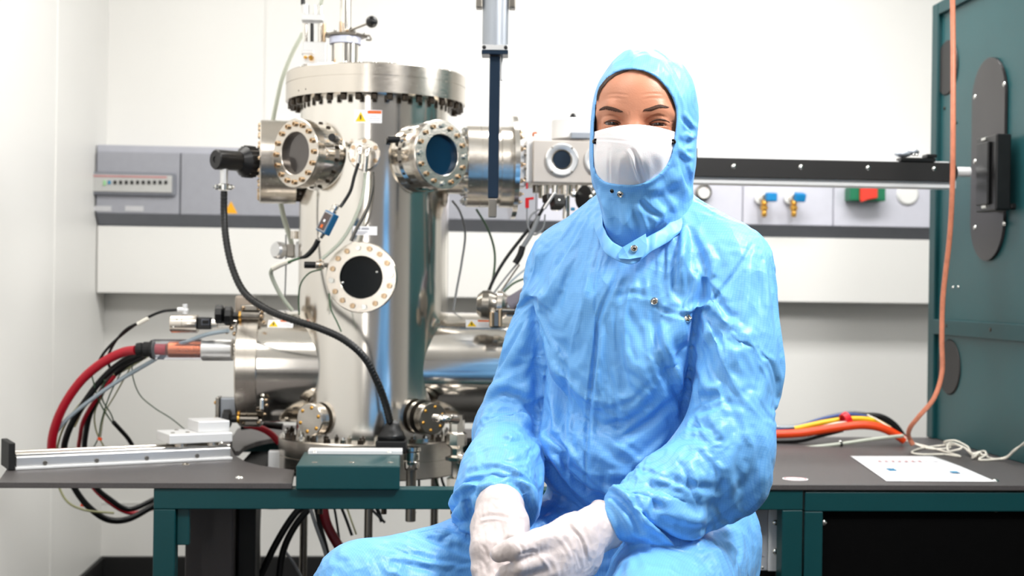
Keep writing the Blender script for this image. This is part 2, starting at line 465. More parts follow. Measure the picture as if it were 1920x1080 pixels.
# ================================================================ BENCH
ZT, YTB = 0.76, 2.93
def Zp(px, py): return PZ(px, py, ZT)
pl = [(8, 898), (22, 866), (120, 852), (290, 838), (432, 820), (433, 838), (440, 853), (462, 866), (490, 873), (552, 881), (552, 898)]
pts = [Zp(*q) for q in pl]
for i in (0, -1): pts[i].y = YTB
W = MB().prism(pts, (0, 0, -0.012), 0.0012).build('worktop', WORK)
tag(W, 'dark grey worktop shelf under the white linear rail, cut out around the chamber base', 'worktop')
xs = 1.515
xw0 = PY(1180, 905, YTB).x
W2 = MB().prism([(xw0, YTB, ZT), (xw0, 3.9, ZT), (2.3, 3.9, ZT), (2.3, YTB, ZT)], (0, 0, -0.012), 0.0015).build('worktop', WORK)
tag(W2, 'dark grey worktop right of the seated person, carrying the paper sheet', 'worktop')
# rear strip of the deck behind the chamber base
W3 = MB().prism([Zp(434.5, 820), Zp(446, 803), Zp(520, 797), Vector((0.3, 4.05, ZT)), Vector((0.3, 3.82, ZT)), Zp(545, 819), Zp(505, 823), Zp(478, 829), Zp(458, 837), Zp(448, 846), Zp(441, 846), Zp(435.5, 838)], (0, 0, -0.012)).build('worktop_strip', WORK)
tag(W3, 'narrow dark strip of worktop behind the chamber base', 'worktop')

tag(MB().span((PY(447, 860, 3.5).x, 3.32, 0.706), (PY(499, 860, 3.5).x, 3.78, 0.725), 0.004).build('cutout_dark_panel', BLACKM), 'black panel added for the dark inside of the worktop cutout left of the white bracket', 'cable tray')  # black panel added to stand for the dark depth of the cutout
def px2x(px, y=YTB, py=930): return PY(px, py, y).x
zf1 = PY(600, 909, YTB + 0.005).z
F1 = thing('workbench', 'left teal steel bench frame under the vacuum chamber, with the corner gusset', 'workbench', (px2x(305), YTB, 0), 'teal bench frames')
xa, xb = px2x(287), px2x(1507)
zt_ = ZT - 0.0125
BH = 0.043
MB().span((xa, YTB + 0.005, zt_ - BH), (xb, YTB + 0.05, zt_), 0.002).build('front_beam', TEAL, F1)
MB().span((xa, 3.93, zt_ - BH), (xb, 3.975, zt_), 0.002).build('rear_beam', TEAL, F1)
MB().span((xa, YTB + 0.051, zt_ - BH), (xa + 0.045, 3.929, zt_), 0.002).build('side_beam', TEAL, F1)
for x_ in (xa, xb - 0.045):
    MB().span((x_, YTB + 0.0055, 0), (x_ + 0.045, YTB + 0.05, zt_ - BH - 0.0005), 0.002).build('leg', TEAL, F1)
    MB().span((x_, 3.93, 0), (x_ + 0.045, 3.975, zt_ - BH - 0.0005), 0.002).build('leg', TEAL, F1)
MB().span((xa + 0.046, YTB + 0.02, zt_ - BH - 0.078), (xa + 0.072, YTB + 0.04, zt_ - BH - 0.0005), 0.002).build('gusset', TEAL, F1)
for px in (600, 720, 850):
    p = PY(px, 951, YTB + 0.03); MB().cyl((p.x, p.y, zt_ - BH), (p.x, p.y, zt_ - BH - 0.014), 0.006, n=8).build('bolt', BOLTD, F1)
F2 = thing('workbench', 'right teal steel bench frame beneath the paper sheet, closed by a black panel', 'workbench', (px2x(1525), YTB, 0), 'teal bench frames')
xc = px2x(1511)
MB().span((xc, YTB + 0.005, zt_ - 0.046), (2.25, YTB + 0.05, zt_ - 0.004), 0.002).build('front_beam', TEAL, F2)
for x_ in (xc, 2.2):
    MB().span((x_, YTB + 0.0055, 0), (x_ + 0.04, YTB + 0.05, zt_ - 0.0465), 0.002).build('leg', TEAL, F2)
pn = MB().span((xc + 0.041, YTB + 0.022, 0.02), (2.199, YTB + 0.03, zt_ - 0.047), 0.001).build('panel', mat('panel_black', (0.015, 0.015, 0.016), 0.7, vary=0.1, vscale=30, spec=0.08), F2)
for px, py in ((1545, 980), (1868, 955)):
    bolt(PY(px, py, YTB + 0.022), (0, -1, 0), 0.007, 0.005, pn, BOLTS if px < 1600 else STEELD, 'dome', 'screw')
# grey side panel and dark post below the left frame
p0 = PY(348, 950, 3.15); p1 = PY(438, 950, 3.15)
tag(MB().span((p0.x, 3.15, 0.0), (p1.x, 3.6, zt_ - BH - 0.001), 0.003).build('equipment_cabinet', mat('taupe_panel', (0.27, 0.25, 0.25), 0.45, vary=0.06, vscale=10)),
    'dark taupe cabinet box standing under the bench left corner', 'cabinet')
p0 = PY(438, 950, 3.15) + Vector((0.004, 0, 0)); p1 = PY(480, 950, 3.2)
tag(MB().span((p0.x, 3.2, 0.0), (p1.x, 3.3, zt_ - BH - 0.001), 0.003).build('support_post', BLACKM),
    'black post under the bench right of the taupe cabinet box', 'post')

# teal block with aluminium plate in front of the chamber
A = PZ(555, 876, 0.795); B = PZ(750, 876, 0.795); D = PZ(750, 855, 0.795)
T = thing('mounting_block', 'teal rectangular steel block on the bench front edge below the round viewport', 'block', ((A.x + B.x) / 2, A.y, zt_))
bx = MB().span((A.x, A.y, zt_ + 0.0005), (B.x, D.y + 0.04, 0.7985), 0.003).build('beam_block', TEAL, T)
for px in (590, 660, 732): bolt(PZ(px, 867, 0.7985), (0, 0, 1), 0.007, 0.002, bx, STEELD, 'dome', 'screw')
pt = MB().span((A.x + 0.012, D.y - 0.01, 0.799), (B.x + 0.005, D.y + 0.045, 0.808), 0.001).build('top_plate', ALUW, T)
for px in (590, 730): bolt(PZ(px, 848, 0.808), (0, 0, 1), 0.006, 0.004, pt, BOLTS, 'dome', 'screw')

# screws in the worktop
for px, py, l in ((449, 896, 'small bright screw head on the left worktop near the bench corner'), (348, 871, 'dull screw head on the left worktop below the linear rail'),
                  (1866, 902, 'bright screw head on the right worktop at the paper corner')):
    o = bolt(Zp(px, py) + Vector((0, 0, 0.0)), (0, 0, 1), 0.009, 0.006, None, BOLTS if px != 348 else STEELD, 'dome', 'screw_head'); tag(o, l, 'screw')
for px, py, l in ((1576, 828, 'bright screw head at the back of the right worktop beside the cables'), (1432, 905, 'tiny screw head on the right worktop edge by the elbow')):
    o = bolt(Zp(px, py), (0, 0, 1), 0.006, 0.005, None, BOLTS, 'dome', 'screw_head'); tag(o, l, 'screw')

# round sticker
c = Zp(1492, 899) + Vector((0, 0.004, 0.0004))
T = thing('round_sticker', 'round white sticker with red ring on the right worktop edge', 'sticker', c)
MB().lathe([(0, 0.0005), (0.028, 0.0005), (0.028, 0)], c, (0, 0, 1), 32).build('disc', PAPER, T)
MB().lathe([(0.0215, 0.0008), (0.0245, 0.0008)], c, (0, 0, 1), 32).build('ring', INKR, T)
MB().box(c + Vector((0, 0, 0.0009)), (0.022, 0.010, 0.0003)).build('red_print', INKR, T)

# paper sheet
q = [Zp(1594, 856), Zp(1748, 856), Zp(1868, 904), Zp(1662, 903)]
n_ = 14; vs = []; fs = []
for j in range(n_ + 1):
    for i in range(n_ + 1):
        u, v = i / n_, j / n_
        p = (q[0] * (1 - u) + q[1] * u) * (1 - v) + (q[3] * (1 - u) + q[2] * u) * v
        lift = 0.0015 + 0.006 * max(0, u - 0.6) * math.sin(v * PI * 1.1) + 0.003 * math.sin(u * 5 + 1) * v * (1 - v)
        vs.append(p + Vector((0, 0, max(0.0015, lift))))
for j in range(n_):
    for i in range(n_):
        a = j * (n_ + 1) + i; fs.append((a, a + n_ + 1, a + n_ + 2, a + 1))
T = thing('paper_sheet', 'white printed sheet of paper lying on the right worktop', 'paper', (q[0] + q[2]) / 2)
o = MB().add(vs, fs, True).build('sheet', PAPER, T)
so = o.modifiers.new('thick', 'SOLIDIFY'); so.thickness = 0.0004
def onsheet(u, v): 
    return (q[0] * (1 - u) + q[1] * u) * (1 - v) + (q[3] * (1 - u) + q[2] * u) * v + Vector((0, 0, 0.0035))
pr = MB(); pb = MB(); rnd = random.Random(3)
def bar(mb, u0, u1, v0, h):
    mb.add([onsheet(u0, v0), onsheet(u0, v0 + h), onsheet(u1, v0 + h), onsheet(u1, v0)], [(0, 1, 2, 3)])
for r_ in range(9):
    u = 0.1
    while u < 0.88:
        w_ = rnd.uniform(0.02, 0.07)
        if r_ in (1, 4, 5, 7, 8): bar(pr, u, min(0.9, u + w_), 0.2 + r_ * 0.075, 0.016)
        u += w_ + 0.015
for k in range(7): bar(pb, 0.22 + k * 0.075, 0.25 + k * 0.075, 0.24, 0.05)
pr.build('print_lines', INKG, T)
pb.build('red_marks', mat('print_pink', (0.85, 0.55, 0.55), 0.5, vary=0.02, vscale=20), T)
pc = MB(); bar(pc, 0.17, 0.25, 0.56, 0.09); bar(pc, 0.76, 0.84, 0.66, 0.07); pc.build('blue_marks', INKT, T)

# linear rail on the left worktop
a = Zp(29, 882); b = Zp(436, 862); a.z = b.z = ZT + 0.0005
ux = (b - a).normalized(); uy = Vector((0, 0, 1)).cross(ux); uz = Vector((0, 0, 1))
L = (b - a).length; AX = (ux, uy, uz)
T = thing('linear_rail', 'long white aluminium linear rail lying on the left worktop', 'rail', a)
def LR(x, y, z): return a + ux * x + uy * y + uz * z
MB().box(LR(L / 2, 0.05, 0.003), (L, 0.10, 0.006), AX, 0.001).build('base_plate', ALUW, T)
rb = MB().box(LR(L / 2, 0.05, 0.017), (L - 0.004, 0.085, 0.022), AX, 0.002).build('rail_body', ALU, T)
MB().box(LR(L / 2, 0.022, 0.031), (L - 0.004, 0.018, 0.006), AX, 0.001).build('guide_track', STEELB, T)
MB().box(LR(L / 2, 0.078, 0.031), (L - 0.004, 0.018, 0.006), AX, 0.001).build('guide_track', STEELB, T)
MB().box(LR(-0.008, 0.05, 0.030), (0.014, 0.104, 0.060), AX, 0.002).build('end_plate', BLACKM, T)
for fx in (0.13, 0.36, 0.59, 0.83):
    bolt(LR(L * fx, 0.0068, 0.012), -uy, 0.005, 0.002, rb, STEELD, 'socket', 'screw')
T = thing('rail_carriage', 'white stepped carriage block riding on the right end of the rail', 'carriage', LR(L * 0.82, 0.05, 0.036))
cw = 0.150
MB().box(LR(L - cw / 2 - 0.003, 0.05, 0.054), (cw, 0.115, 0.022), AX, 0.002).build('carriage_plate', ALUW, T)
MB().box(LR(L - 0.041, 0.06, 0.078), (0.076, 0.09, 0.026), AX, 0.002).build('upper_block', ALUW, T)
for fx in (0.12, 0.045):
    MB().cyl(LR(L - fx, 0.012, 0.0345), LR(L - fx, 0.012, 0.0428), 0.014, n=20).build('guide_roller', STEELB, T)
    MB().cyl(LR(L - fx, 0.088, 0.0345), LR(L - fx, 0.088, 0.0428), 0.014, n=20).build('guide_roller', STEELB, T)
for fx, fy in ((0.135, 0.03), (0.1, 0.03), (0.11, 0.09)):
    bolt(LR(L - fx, fy, 0.065), (0, 0, 1), 0.005, 0.0015, T, STEELD, 'socket', 'screw')

# rack unit in the left frame (behind the hip)
A = PY(1395, 948, 2.99); B = PY(1462, 1071, 2.99)
T = thing('rack_module', 'grey rack module with a green light inside the teal frame behind the hip', 'electronics rack', (A.x, 2.99, B.z))
MB().span((A.x - 0.25, 2.996, B.z), (B.x - 0.026, 3.30, zt_ - BH - 0.004), 0.002).build('housing', mat('rack_grey', (0.66, 0.67, 0.69), 0.4, 0.3, vary=0.03, vscale=20), T)
fr = MB().span((B.x - 0.0255, 2.99, B.z - 0.0), (B.x, 3.012, zt_ - BH - 0.004), 0.001).build('rack_ear', ALUW, T)
for py in (980, 1034): bolt(PY(1454, py, 2.99), (0, -1, 0), 0.007, 0.006, fr, BOLTS, 'dome', 'screw')
bolt(PY(1430, 1064, 2.996), (0, -1, 0), 0.0035, 0.003, T, BOLTS, 'dome', 'screw')
MB().box(PY(1419, 1023, 2.995), (0.007, 0.004, 0.006), None, 0.001).build('green_led', mat('led_green', (0.4, 0.9, 0.2), 0.3, emit=((0.4, 0.95, 0.25), 1.2)), T)
MB().box(PY(1421, 1039, 2.994), (0.010, 0.006, 0.016), None, 0.001).build('socket', BLACKM, T)
MB().box(PY(1431, 1041, 2.995), (0.004, 0.002, 0.004)).build('label', INKG, T)
tag(MB().span((A.x - 0.25, 3.02, 0.03), (B.x, 3.4, B.z - 0.004), 0.003).build('power_supply', BLACKM), 'black power supply box below the grey rack module', 'electronics rack')

# ================================================================ TALL CABINET (right)
xs = 1.515
yfar = PX(1741, 500, xs).y
ztop = PX(1741, 14, xs).z
T = thing('tall_cabinet', 'tall teal steel equipment cabinet standing at the right worktop end', 'cabinet', (xs + 0.3, 3.2, ZT))
y0_, y1_ = 2.35, yfar
pw = 0.045
zc0 = ZT + 0.001
yb_ = PX(1756, 500, xs).y
MB().span((xs, y1_ - pw, zc0), (xs + 0.6, y1_, ztop), 0.003).build('corner_post', TEAL, T)
MB().span((xs + 0.012, y0_, zc0), (xs + 0.6, y1_ - pw - 0.0005, ztop - 0.003), 0.002).build('side_panel', TEALC, T)
MB().span((xs, y0_, ztop - 0.035), (xs + 0.0115, y1_ - pw - 0.0005, ztop), 0.002).build('top_rail', TEAL, T)
za = PX(1760, 599, xs).z; zb_ = PX(1760, 627, xs).z
cr = MB().span((xs - 0.002, y0_, zb_), (xs + 0.0115, y1_ - pw - 0.0005, za), 0.002).build('cross_rail', TEAL, T)
for px, py in ((1774, 611), (1857, 618)): bolt(PX(px, py, xs - 0.002), (-1, 0, 0), 0.006, 0.002, cr, BOLTD, 'dome', 'hole_plug')
for (px, py, r_) in ((1776, 127, 0.078), (1780, 688, 0.078)):
    p = PX(px, py, xs + 0.011); n = MB().lathe([(0, 0.003), (r_ - 0.003, 0.003), (r_, 0)], p, (-1, 0, 0), 40)
    n.build('cover_disc', mat('disc_black', (0.15, 0.14, 0.14), 0.5, vary=0.06, vscale=12), T)
for (px, py) in ((1771, 203), (1792, 230), (1793, 674)):
    bolt(PX(px, py, xs + 0.011), (-1, 0, 0), 0.005, 0.004, T, BOLTD, 'dome', 'screw')
for (px, py) in ((1787, 539), (1797, 538)):
    bolt(PX(px, py, xs + 0.011), (-1, 0, 0), 0.004, 0.004, T, BOLTS, 'dome', 'screw')
# oblong cover with bracket
ct = PX(1862, 107, xs + 0.011); cb = PX(1855, 489, xs + 0.011)
yl = PX(1826, 300, xs + 0.011).y; yr = PX(1888, 300, xs + 0.011).y
yc = (yl + yr) / 2; rr = (yl - yr) / 2
zt1 = ct.z - rr; zb1 = cb.z + rr
pts = []
for k in range(25): t_ = PI * k / 24; pts.append(Vector((xs + 0.011, yc + rr * math.cos(t_), zt1 + rr * math.sin(t_))))
for k in range(25): t_ = PI + PI * k / 24; pts.append(Vector((xs + 0.011, yc + rr * math.cos(t_), zb1 + rr * math.sin(t_))))
ov = MB().prism(pts, (-0.008, 0, 0), 0.001).build('oblong_cover', mat('oblong_black', (0.20, 0.19, 0.195), 0.3, 0.3, rvary=0.05, vscale=10), T)
for px, py in ((1828, 182), (1883, 158), (1828, 303), (1883, 288), (1883, 317), (1828, 427), (1883, 419)):
    bolt(PX(px, py, xs + 0.003), (-1, 0, 0), 0.007, 0.005, ov, BOLTS, 'dome', 'screw')
y1b = PX(1833, 320, xs - 0.04).y; y2b = PX(1868, 320, xs - 0.04).y
zb2 = PX(1850, 256, xs - 0.04).z; zb3 = PX(1850, 392, xs - 0.04).z
br = MB().span((xs - 0.045, y2b - 0.01, zb3 - 0.006), (xs - 0.0055, y1b + 0.0, zb2), 0.004).build('slide_bracket', BLACK, T)
MB().span((xs - 0.0085 - 0.045, (y1b + y2b) / 2 - 0.035, zb3 + 0.01), (xs - 0.0455, y1b - 0.02, zb2 - 0.016), 0.003).build('slide_block', BLACK, T)
for py in (262, 388):
    p = PX(1843, py, xs - 0.046); MB().cyl(p, p + Vector((0, -0.025, 0)), 0.005, n=12).build('pin', BOLTS, br)
bolt(PX(1903, 387, xs + 0.012), (-1, 0, 0), 0.008, 0.012, T, BLACK, 'hex', 'knob')

# transfer arm : black linear drive from the load lock to the cabinet
YA = 3.47
a = PY(1180, 311, YA); b = PY(1800, 322, YA)
zt2 = PY(1400, 297, YA).z; zb4 = PY(1400, 333, YA).z
xa_, xb_ = PY(1150, 311, YA).x, PY(1797, 322, YA).x
T = thing('transfer_arm', 'long black horizontal linear drive reaching from behind the hood to the cabinet', 'linear drive', ((xa_ + xb_) / 2, YA, zb4))
rr = (zt2 - zb4) / 2
pts = [Vector((xa_, YA, zt2)), Vector((xa_, YA, zb4))]
for k in range(13): t_ = -PI / 2 + PI * k / 12; pts.append(Vector((xb_ - rr * 0.7 + rr * 0.7 * math.cos(t_), YA, (zt2 + zb4) / 2 + rr * math.sin(t_))))
BAR = mat('bar_black', (0.15, 0.145, 0.145), 0.42, 0.2, vary=0.06, vscale=20)
bd = MB().prism(pts, (0, 0.012, 0), 0.0015).build('side_plate', BAR, T)
MB().span((xa_, YA + 0.0125, zt2 - 0.006), (xb_ - 0.02, YA + 0.07, zt2 + 0.004), 0.001).build('top_channel', ALUW, T)
MB().span((xa_, YA + 0.0125, zb4 - 0.016), (xb_ + 0.0, YA + 0.07, zb4 + 0.004), 0.002).build('bottom_channel', ALUW, T)
for px in (1376, 1502, 1628, 1752): bolt(PY(px, 312 + (px - 1376) * 0.011, YA), (0, -1, 0), 0.0065, 0.004, bd, BOLTS, 'dome', 'rivet')
p = PY(1302, 287, YA)
MB().prism([p + Vector((-0.012, 0, -0.014)), p + Vector((0.008, 0, -0.014)), p + Vector((0.008, 0, 0.013)), p + Vector((0.0, 0, 0.013))], (0, 0.012, 0), 0.001).build('end_tab', BAR, T)
p = PY(1715, 292, YA + 0.006)
cg = MB().span((p.x - 0.04, YA - 0.004, zt2 + 0.0005), (p.x + 0.052, YA + 0.03, zt2 + 0.011), 0.002).build('carriage', BLACK, T)
MB().span((p.x + 0.028, YA - 0.006, zt2 + 0.0115), (p.x + 0.055, YA + 0.03, zt2 + 0.021), 0.002).build('stop_block', BLACK, cg)
n = MB()
n.sphere(p + Vector((-0.028, 0.01, 0.004)), 0.014, 14, (1.6, 1, 0.6)); n.sphere(p + Vector((0.0, 0.01, 0.010)), 0.012, 14, (1.3, 1, 0.7)); n.build('adjuster_cap', GREYP, cg)
for dx in (-0.006, 0.002): bolt(p + Vector((dx, -0.011, 0.001)), (0, -1, 0), 0.003, 0.002, cg, BOLTS, 'dome', 'screw')
zr = PY(1800, 321, YA).z
MB().cyl((xb_ - 0.004, YA + 0.02, zr), (xs - 0.0545, YA + 0.02, zr), 0.0125).build('drive_rod', ALUW, T)

# copper hose in front of the cabinet
cable('copper_hose', [PD(1785, -60, 3.3), PD(1787, 60, 3.3), PD(1787, 250, 3.28), PD(1786, 340, 3.30), PD(1781, 440, 3.35), PD(1768, 560, 3.42), PD(1766, 640, 3.45),
      PD(1766, 700, 3.48), PD(1752, 745, 3.5), PD(1722, 782, 3.55), PD(1706, 803, 3.6), PD(1705, 822, 3.66), PD(1712, 834, 3.66)], 0.0062, PEACH,
      'thin copper coloured hose hanging in front of the teal cabinet', 'hose')
# ================================================================ VACUUM CHAMBER
DC = 3.50
C0 = PD(700, 560, DC)
CX, CY = C0.x, C0.y
def zc(py, px=700, d=DC): return PD(px, py, d).z
def mr(px, d): return px * d / FPX          # pixels to metres
VD = Vector((CX, CY, 0)) - Vector((CAM.x, CAM.y, 0)); VD.normalize()     # horizontal view direction
LF = Vector((-VD.y, VD.x, 0))                                             # to the left
def hdir(deg):
    """horizontal direction facing the viewer, turned deg to the left"""
    t = math.radians(deg); return (-VD * math.cos(t) + LF * math.sin(t)).normalized()
def rv(org, axis, *args, **k): return MB().lathe(*args, org, axis, **k)
def cyl_hit(px, py, org, axis, R):
    org = Vector(org); u, v, w_ = basis(axis); r = ray(px, py)
    o = CAM - org; ox, oy, oz = o.dot(u), o.dot(v), o.dot(w_); dx, dy, dz = r.dot(u), r.dot(v), r.dot(w_)
    a = dx * dx + dy * dy; b = 2 * (ox * dx + oy * dy); c = ox * ox + oy * oy - R * R
    t = (-b - math.sqrt(max(0, b * b - 4 * a * c))) / (2 * a)
    return math.atan2(oy + t * dy, ox + t * dx), oz + t * dz
def patch(name, m, parent, org, axis, R, t0, t1, h0, h1, lift=0.0006, shape=None):
    u, v, w_ = basis(axis); org = Vector(org); n = 8; vs = []; fs = []
    for i in range(n + 1):
        f = i / n; t = t0 + (t1 - t0) * f
        lo, hi = (0, 1) if shape is None else shape(f)
        for h in (h0 + (h1 - h0) * lo, h0 + (h1 - h0) * hi):
            vs.append(org + (u * math.cos(t) + v * math.sin(t)) * (R + lift) + w_ * h)
    for i in range(n): fs.append((2 * i, 2 * i + 1, 2 * i + 3, 2 * i + 2))
    return MB().add(vs, fs, True).build(name, m, parent)
def warning_label(parent, org, axis, R, px0, py0, px1, py1, vert=True):
    """white warning label with yellow triangle and orange bar, wrapped on a cylinder"""
    ta, ha = cyl_hit(px0, py0, org, axis, R); tb, hb = cyl_hit(px1, py1, org, axis, R)
    if vert:
        base = patch('warning_label', PAPER, parent, org, axis, R, ta, tb, hb, ha)
        def at(a, b, c, d, m, nm, sh=None, l=0.0012):
            patch(nm, m, base, org, axis, R, ta + (tb - ta) * a, ta + (tb - ta) * b, hb + (ha - hb) * c, hb + (ha - hb) * d, l, sh)
    else:
        base = patch('warning_label', PAPER, parent, org, axis, R, ta, tb, ha, hb)
        def at(a, b, c, d, m, nm, sh=None, l=0.0012):
            # a,b along px (= axis), c,d along py
            if nm == 'triangle':
                uu, vv, ww = basis(axis); vs = []
                for (x, y) in ((a, c), (b, c), ((a + b) / 2, d)):
                    t = tb + (ta - tb) * y; h = ha + (hb - ha) * x
                    vs.append(Vector(org) + (uu * math.cos(t) + vv * math.sin(t)) * (R + l) + ww * h)
                return MB().add(vs, [(0, 1, 2)]).build(nm, m, base)
            patch(nm, m, base, org, axis, R, tb + (ta - tb) * c, tb + (ta - tb) * d, ha + (hb - ha) * a, ha + (hb - ha) * b, l, None)
    at(0.04, 0.42, 0.1, 0.85, INKY, 'triangle', lambda f: (0, max(0.02, 1 - abs(2 * f - 1))))
    at(0.205, 0.255, 0.25, 0.6, INKB, 'flash', None, 0.0016)
    at(0.48, 0.98, 0.72, 0.95, INKO, 'orange_bar')
    for k in range(3): at(0.5, 0.93 - 0.08 * (k == 2), 0.16 + k * 0.17, 0.19 + k * 0.17, INKG, 'print_line')
    return base

CH = thing('vacuum_chamber', 'tall polished steel vacuum chamber with round viewports standing on the bench', 'vacuum chamber', (CX, CY, zc(880)))
RC = mr(140, DC)
AX0 = Vector((CX, CY, 0))
zt0, zt1, zt2_ = zc(198, 704), zc(165, 704), zc(143, 704)
zb1, zb2, zb3 = zc(880), zc(848), zc(815)
rv(AX0, (0, 0, 1), [(RC, zb3), (RC, zt0)], n=96).build('chamber_body', STEEL, CH)
RF = mr(167.5, DC)
tf = rv(AX0, (0, 0, 1), [(RC - 0.01, zt0), (RF - 0.012, zt0), (RF, zt0 + 0.003), (RF, zt1 - 0.001), (RF - 0.002, zt1 - 0.001), (RF - 0.002, zt1 + 0.0005), (RF, zt1 + 0.0005), (RF, zt2_ - 0.003), (RF - 0.003, zt2_), (0, zt2_)], n=96).build('top_flange', STEELB, CH)
bolt_ring((CX, CY, zt0 - 0.0005), (0, 0, -1), RF - 0.013, 36, 0.0082, 0.013, tf, BOLTD, 'socket')
bolt_ring((CX, CY, zt2_), (0, 0, 1), RF - 0.018, 36, 0.0065, 0.008, tf, BOLTS, 'dome')
t_, h_ = cyl_hit(687, 128, AX0, (0, 0, 1), RF)
for px, py in ((560, 170), (573, 167)):
    t_, h_ = cyl_hit(px, py, AX0, (0, 0, 1), RF); u, v, _ = basis((0, 0, 1))
    d_ = u * math.cos(t_) + v * math.sin(t_); bolt(Vector((CX, CY, h_)) + d_ * RF, d_, 0.002, 0.0006, tf, BOLTD, 'dome', 'leak_hole')
RB = mr(172, DC)
bf = rv(AX0, (0, 0, 1), [(0.05, zb1), (RB - 0.003, zb1), (RB, zb1 + 0.003), (RB, zb2 - 0.001), (RB - 0.002, zb2 - 0.001), (RB - 0.002, zb2 + 0.001), (RB, zb2 + 0.001), (RB, zb3 - 0.003), (RB - 0.003, zb3), (RC - 0.01, zb3)], n=96).build('base_flange', STEELB, CH)
bolt_ring((CX, CY, zb3), (0, 0, 1), RB - 0.018, 32, 0.0075, 0.010, bf, BOLTD, 'hex', 0.5, (3, BOLTS))
for a_ in (35, 150, 270):
    p = Vector((CX + 0.2 * math.cos(math.radians(a_)), CY + 0.2 * math.sin(math.radians(a_)), 0))
    MB().cyl(p, p + Vector((0, 0, zb1 - 0.0005)), 0.010, n=16).build('support_leg', STEELD, CH)

def viewport(c, n, R, Rg, L, nb, glass, neck_r, neck_L, bm_=None, alt=None, t=0.02, rear=True, phase=0.0, br=0.0062, Rrear=None):
    c = Vector(c); n = Vector(n).normalized(); Rrear = Rrear or R
    fl = rv(c, n, [(Rg, -0.014), (Rg, -0.001), (Rg + 0.001, 0), (R - 0.002, 0), (R, -0.002), (R, -t), (R - 0.0015, -t), (R - 0.0015, -t - 0.0012), (R, -t - 0.0012), (R, -2 * t), (neck_r, -2 * t)], n=64).build('viewport_flange', STEELB, CH)
    rv(c, n, [(0, -0.013), (Rg, -0.013)], n=48).build('glass_disc', glass, fl)
    bolt_ring(c, n, (R + Rg) / 2 + (R - Rg) * 0.08, nb, br, 0.006, fl, bm_ or BOLTM, 'socket', phase, alt)
    body = [(R * 0.93, -2 * t), (R * 0.93, -L + t * 1.2)]
    if rear:
        body += [(Rrear, -L + t * 1.2), (Rrear, -L + t * 0.2), (Rrear - 0.0015, -L + t * 0.2), (Rrear - 0.0015, -L + t * 0.1), (Rrear, -L + t * 0.1), (Rrear, -L - t * 0.9), (neck_r, -L - t * 0.9)]
    body += [(neck_r, -L - neck_L)]
    bd = rv(c, n, body, n=64).build('port_neck', STEEL, CH)
    if rear: bolt_ring(c - n * (L - t * 1.2), n, Rrear - 0.008, nb, br * 0.7, 0.004, bd, BOLTD, 'socket', 0.5)
    return fl
# upper left, upper right and lower viewports
V1 = PD(553, 287, 3.31); N1 = (hdir(47) + Vector((0, 0, 0.0)))
viewport(V1, N1, mr(65, 3.31), mr(40, 3.31), 0.082, 16, GLASSG, 0.06, 0.08, t=0.013, br=0.0065, Rrear=mr(66, 3.36))
V2 = PD(829, 290, 3.295); N2 = (hdir(-37) + ZU * 0.05).normalized()
viewport(V2, N2, mr(66, 3.295), mr(39, 3.295), 0.080, 16, GLASSB, 0.06, 0.08, BOLTM, (4, BOLTS), t=0.012, br=0.0058)
V3 = PD(677, 520, 3.275)
viewport(V3, (V3 - Vector((CX, CY, V3.z))).normalized() * -1 * -1, mr(67, 3.275), mr(40, 3.275), 0.03, 16, GLASSD, 0.06, 0.16, BOLTM, (4, BOLTS), t=0.009, rear=False, phase=0.3, br=0.0066)
# bright reflections on the lower viewport, built as small steel domes
for px, py in ((642, 530), (707, 510)):
    bolt(PD(px, py, 3.286), -VD, 0.0032, 0.002, CH, BOLTS, 'dome', 'glass_glint')
# window-shutter knobs
def shutter_knob(px, py, d, dirn, s=1.0):
    p = PD(px, py, d); dirn = Vector(dirn).normalized()
    k = MB().cyl(p, p + dirn * 0.030 * s, 0.009 * s, n=16).build('shutter_knob', BLACK, CH)
    MB().cyl(p - dirn * 0.022 * s, p - dirn * 0.0005, 0.011 * s, n=16).build('knob_collar', STEELB, k)
    MB().cyl(p - dirn * 0.055 * s, p - dirn * 0.0225 * s, 0.006 * s, n=12).build('knob_shaft', STEELD, k)
    for t in range(3):
        q = p - dirn * 0.012 * s + basis(dirn)[t % 2] * 0.012 * s * (1 if t < 2 else -1)
        bolt(q, basis(dirn)[t % 2] * (1 if t < 2 else -1), 0.004, 0.004, k, BOLTM, 'dome', 'screw')
shutter_knob(628, 261, 3.25, (-0.2, -1, 0.05))
shutter_knob(750, 262, 3.30, LF, 0.95)
shutter_knob(592, 497, 3.285, LF, 0.9)

# left port turned away (carries the lamp)
P4 = PD(487, 303, 3.47); r4 = mr(78, 3.47)
AXL = Vector((-1, -0.10, 0)).normalized()
sf = rv(P4, AXL, [(0, 0.0), (r4 * 0.55, 0.0), (r4 - 0.003, 0), (r4, -0.003), (r4, -0.042), (r4 - 0.002, -0.042), (r4 - 0.002, -0.044), (r4, -0.044), (r4, -0.09), (0.075, -0.09), (0.075, -0.2)], n=64).build('side_port_flange', STEELB, CH)
bolt_ring(P4, AXL, r4 - 0.012, 20, 0.006, 0.007, sf, BOLTM, 'dome')
bolt_ring(P4 - AXL * 0.09, -AXL, r4 - 0.012, 20, 0.006, 0.010, sf, BOLTD, 'hex')

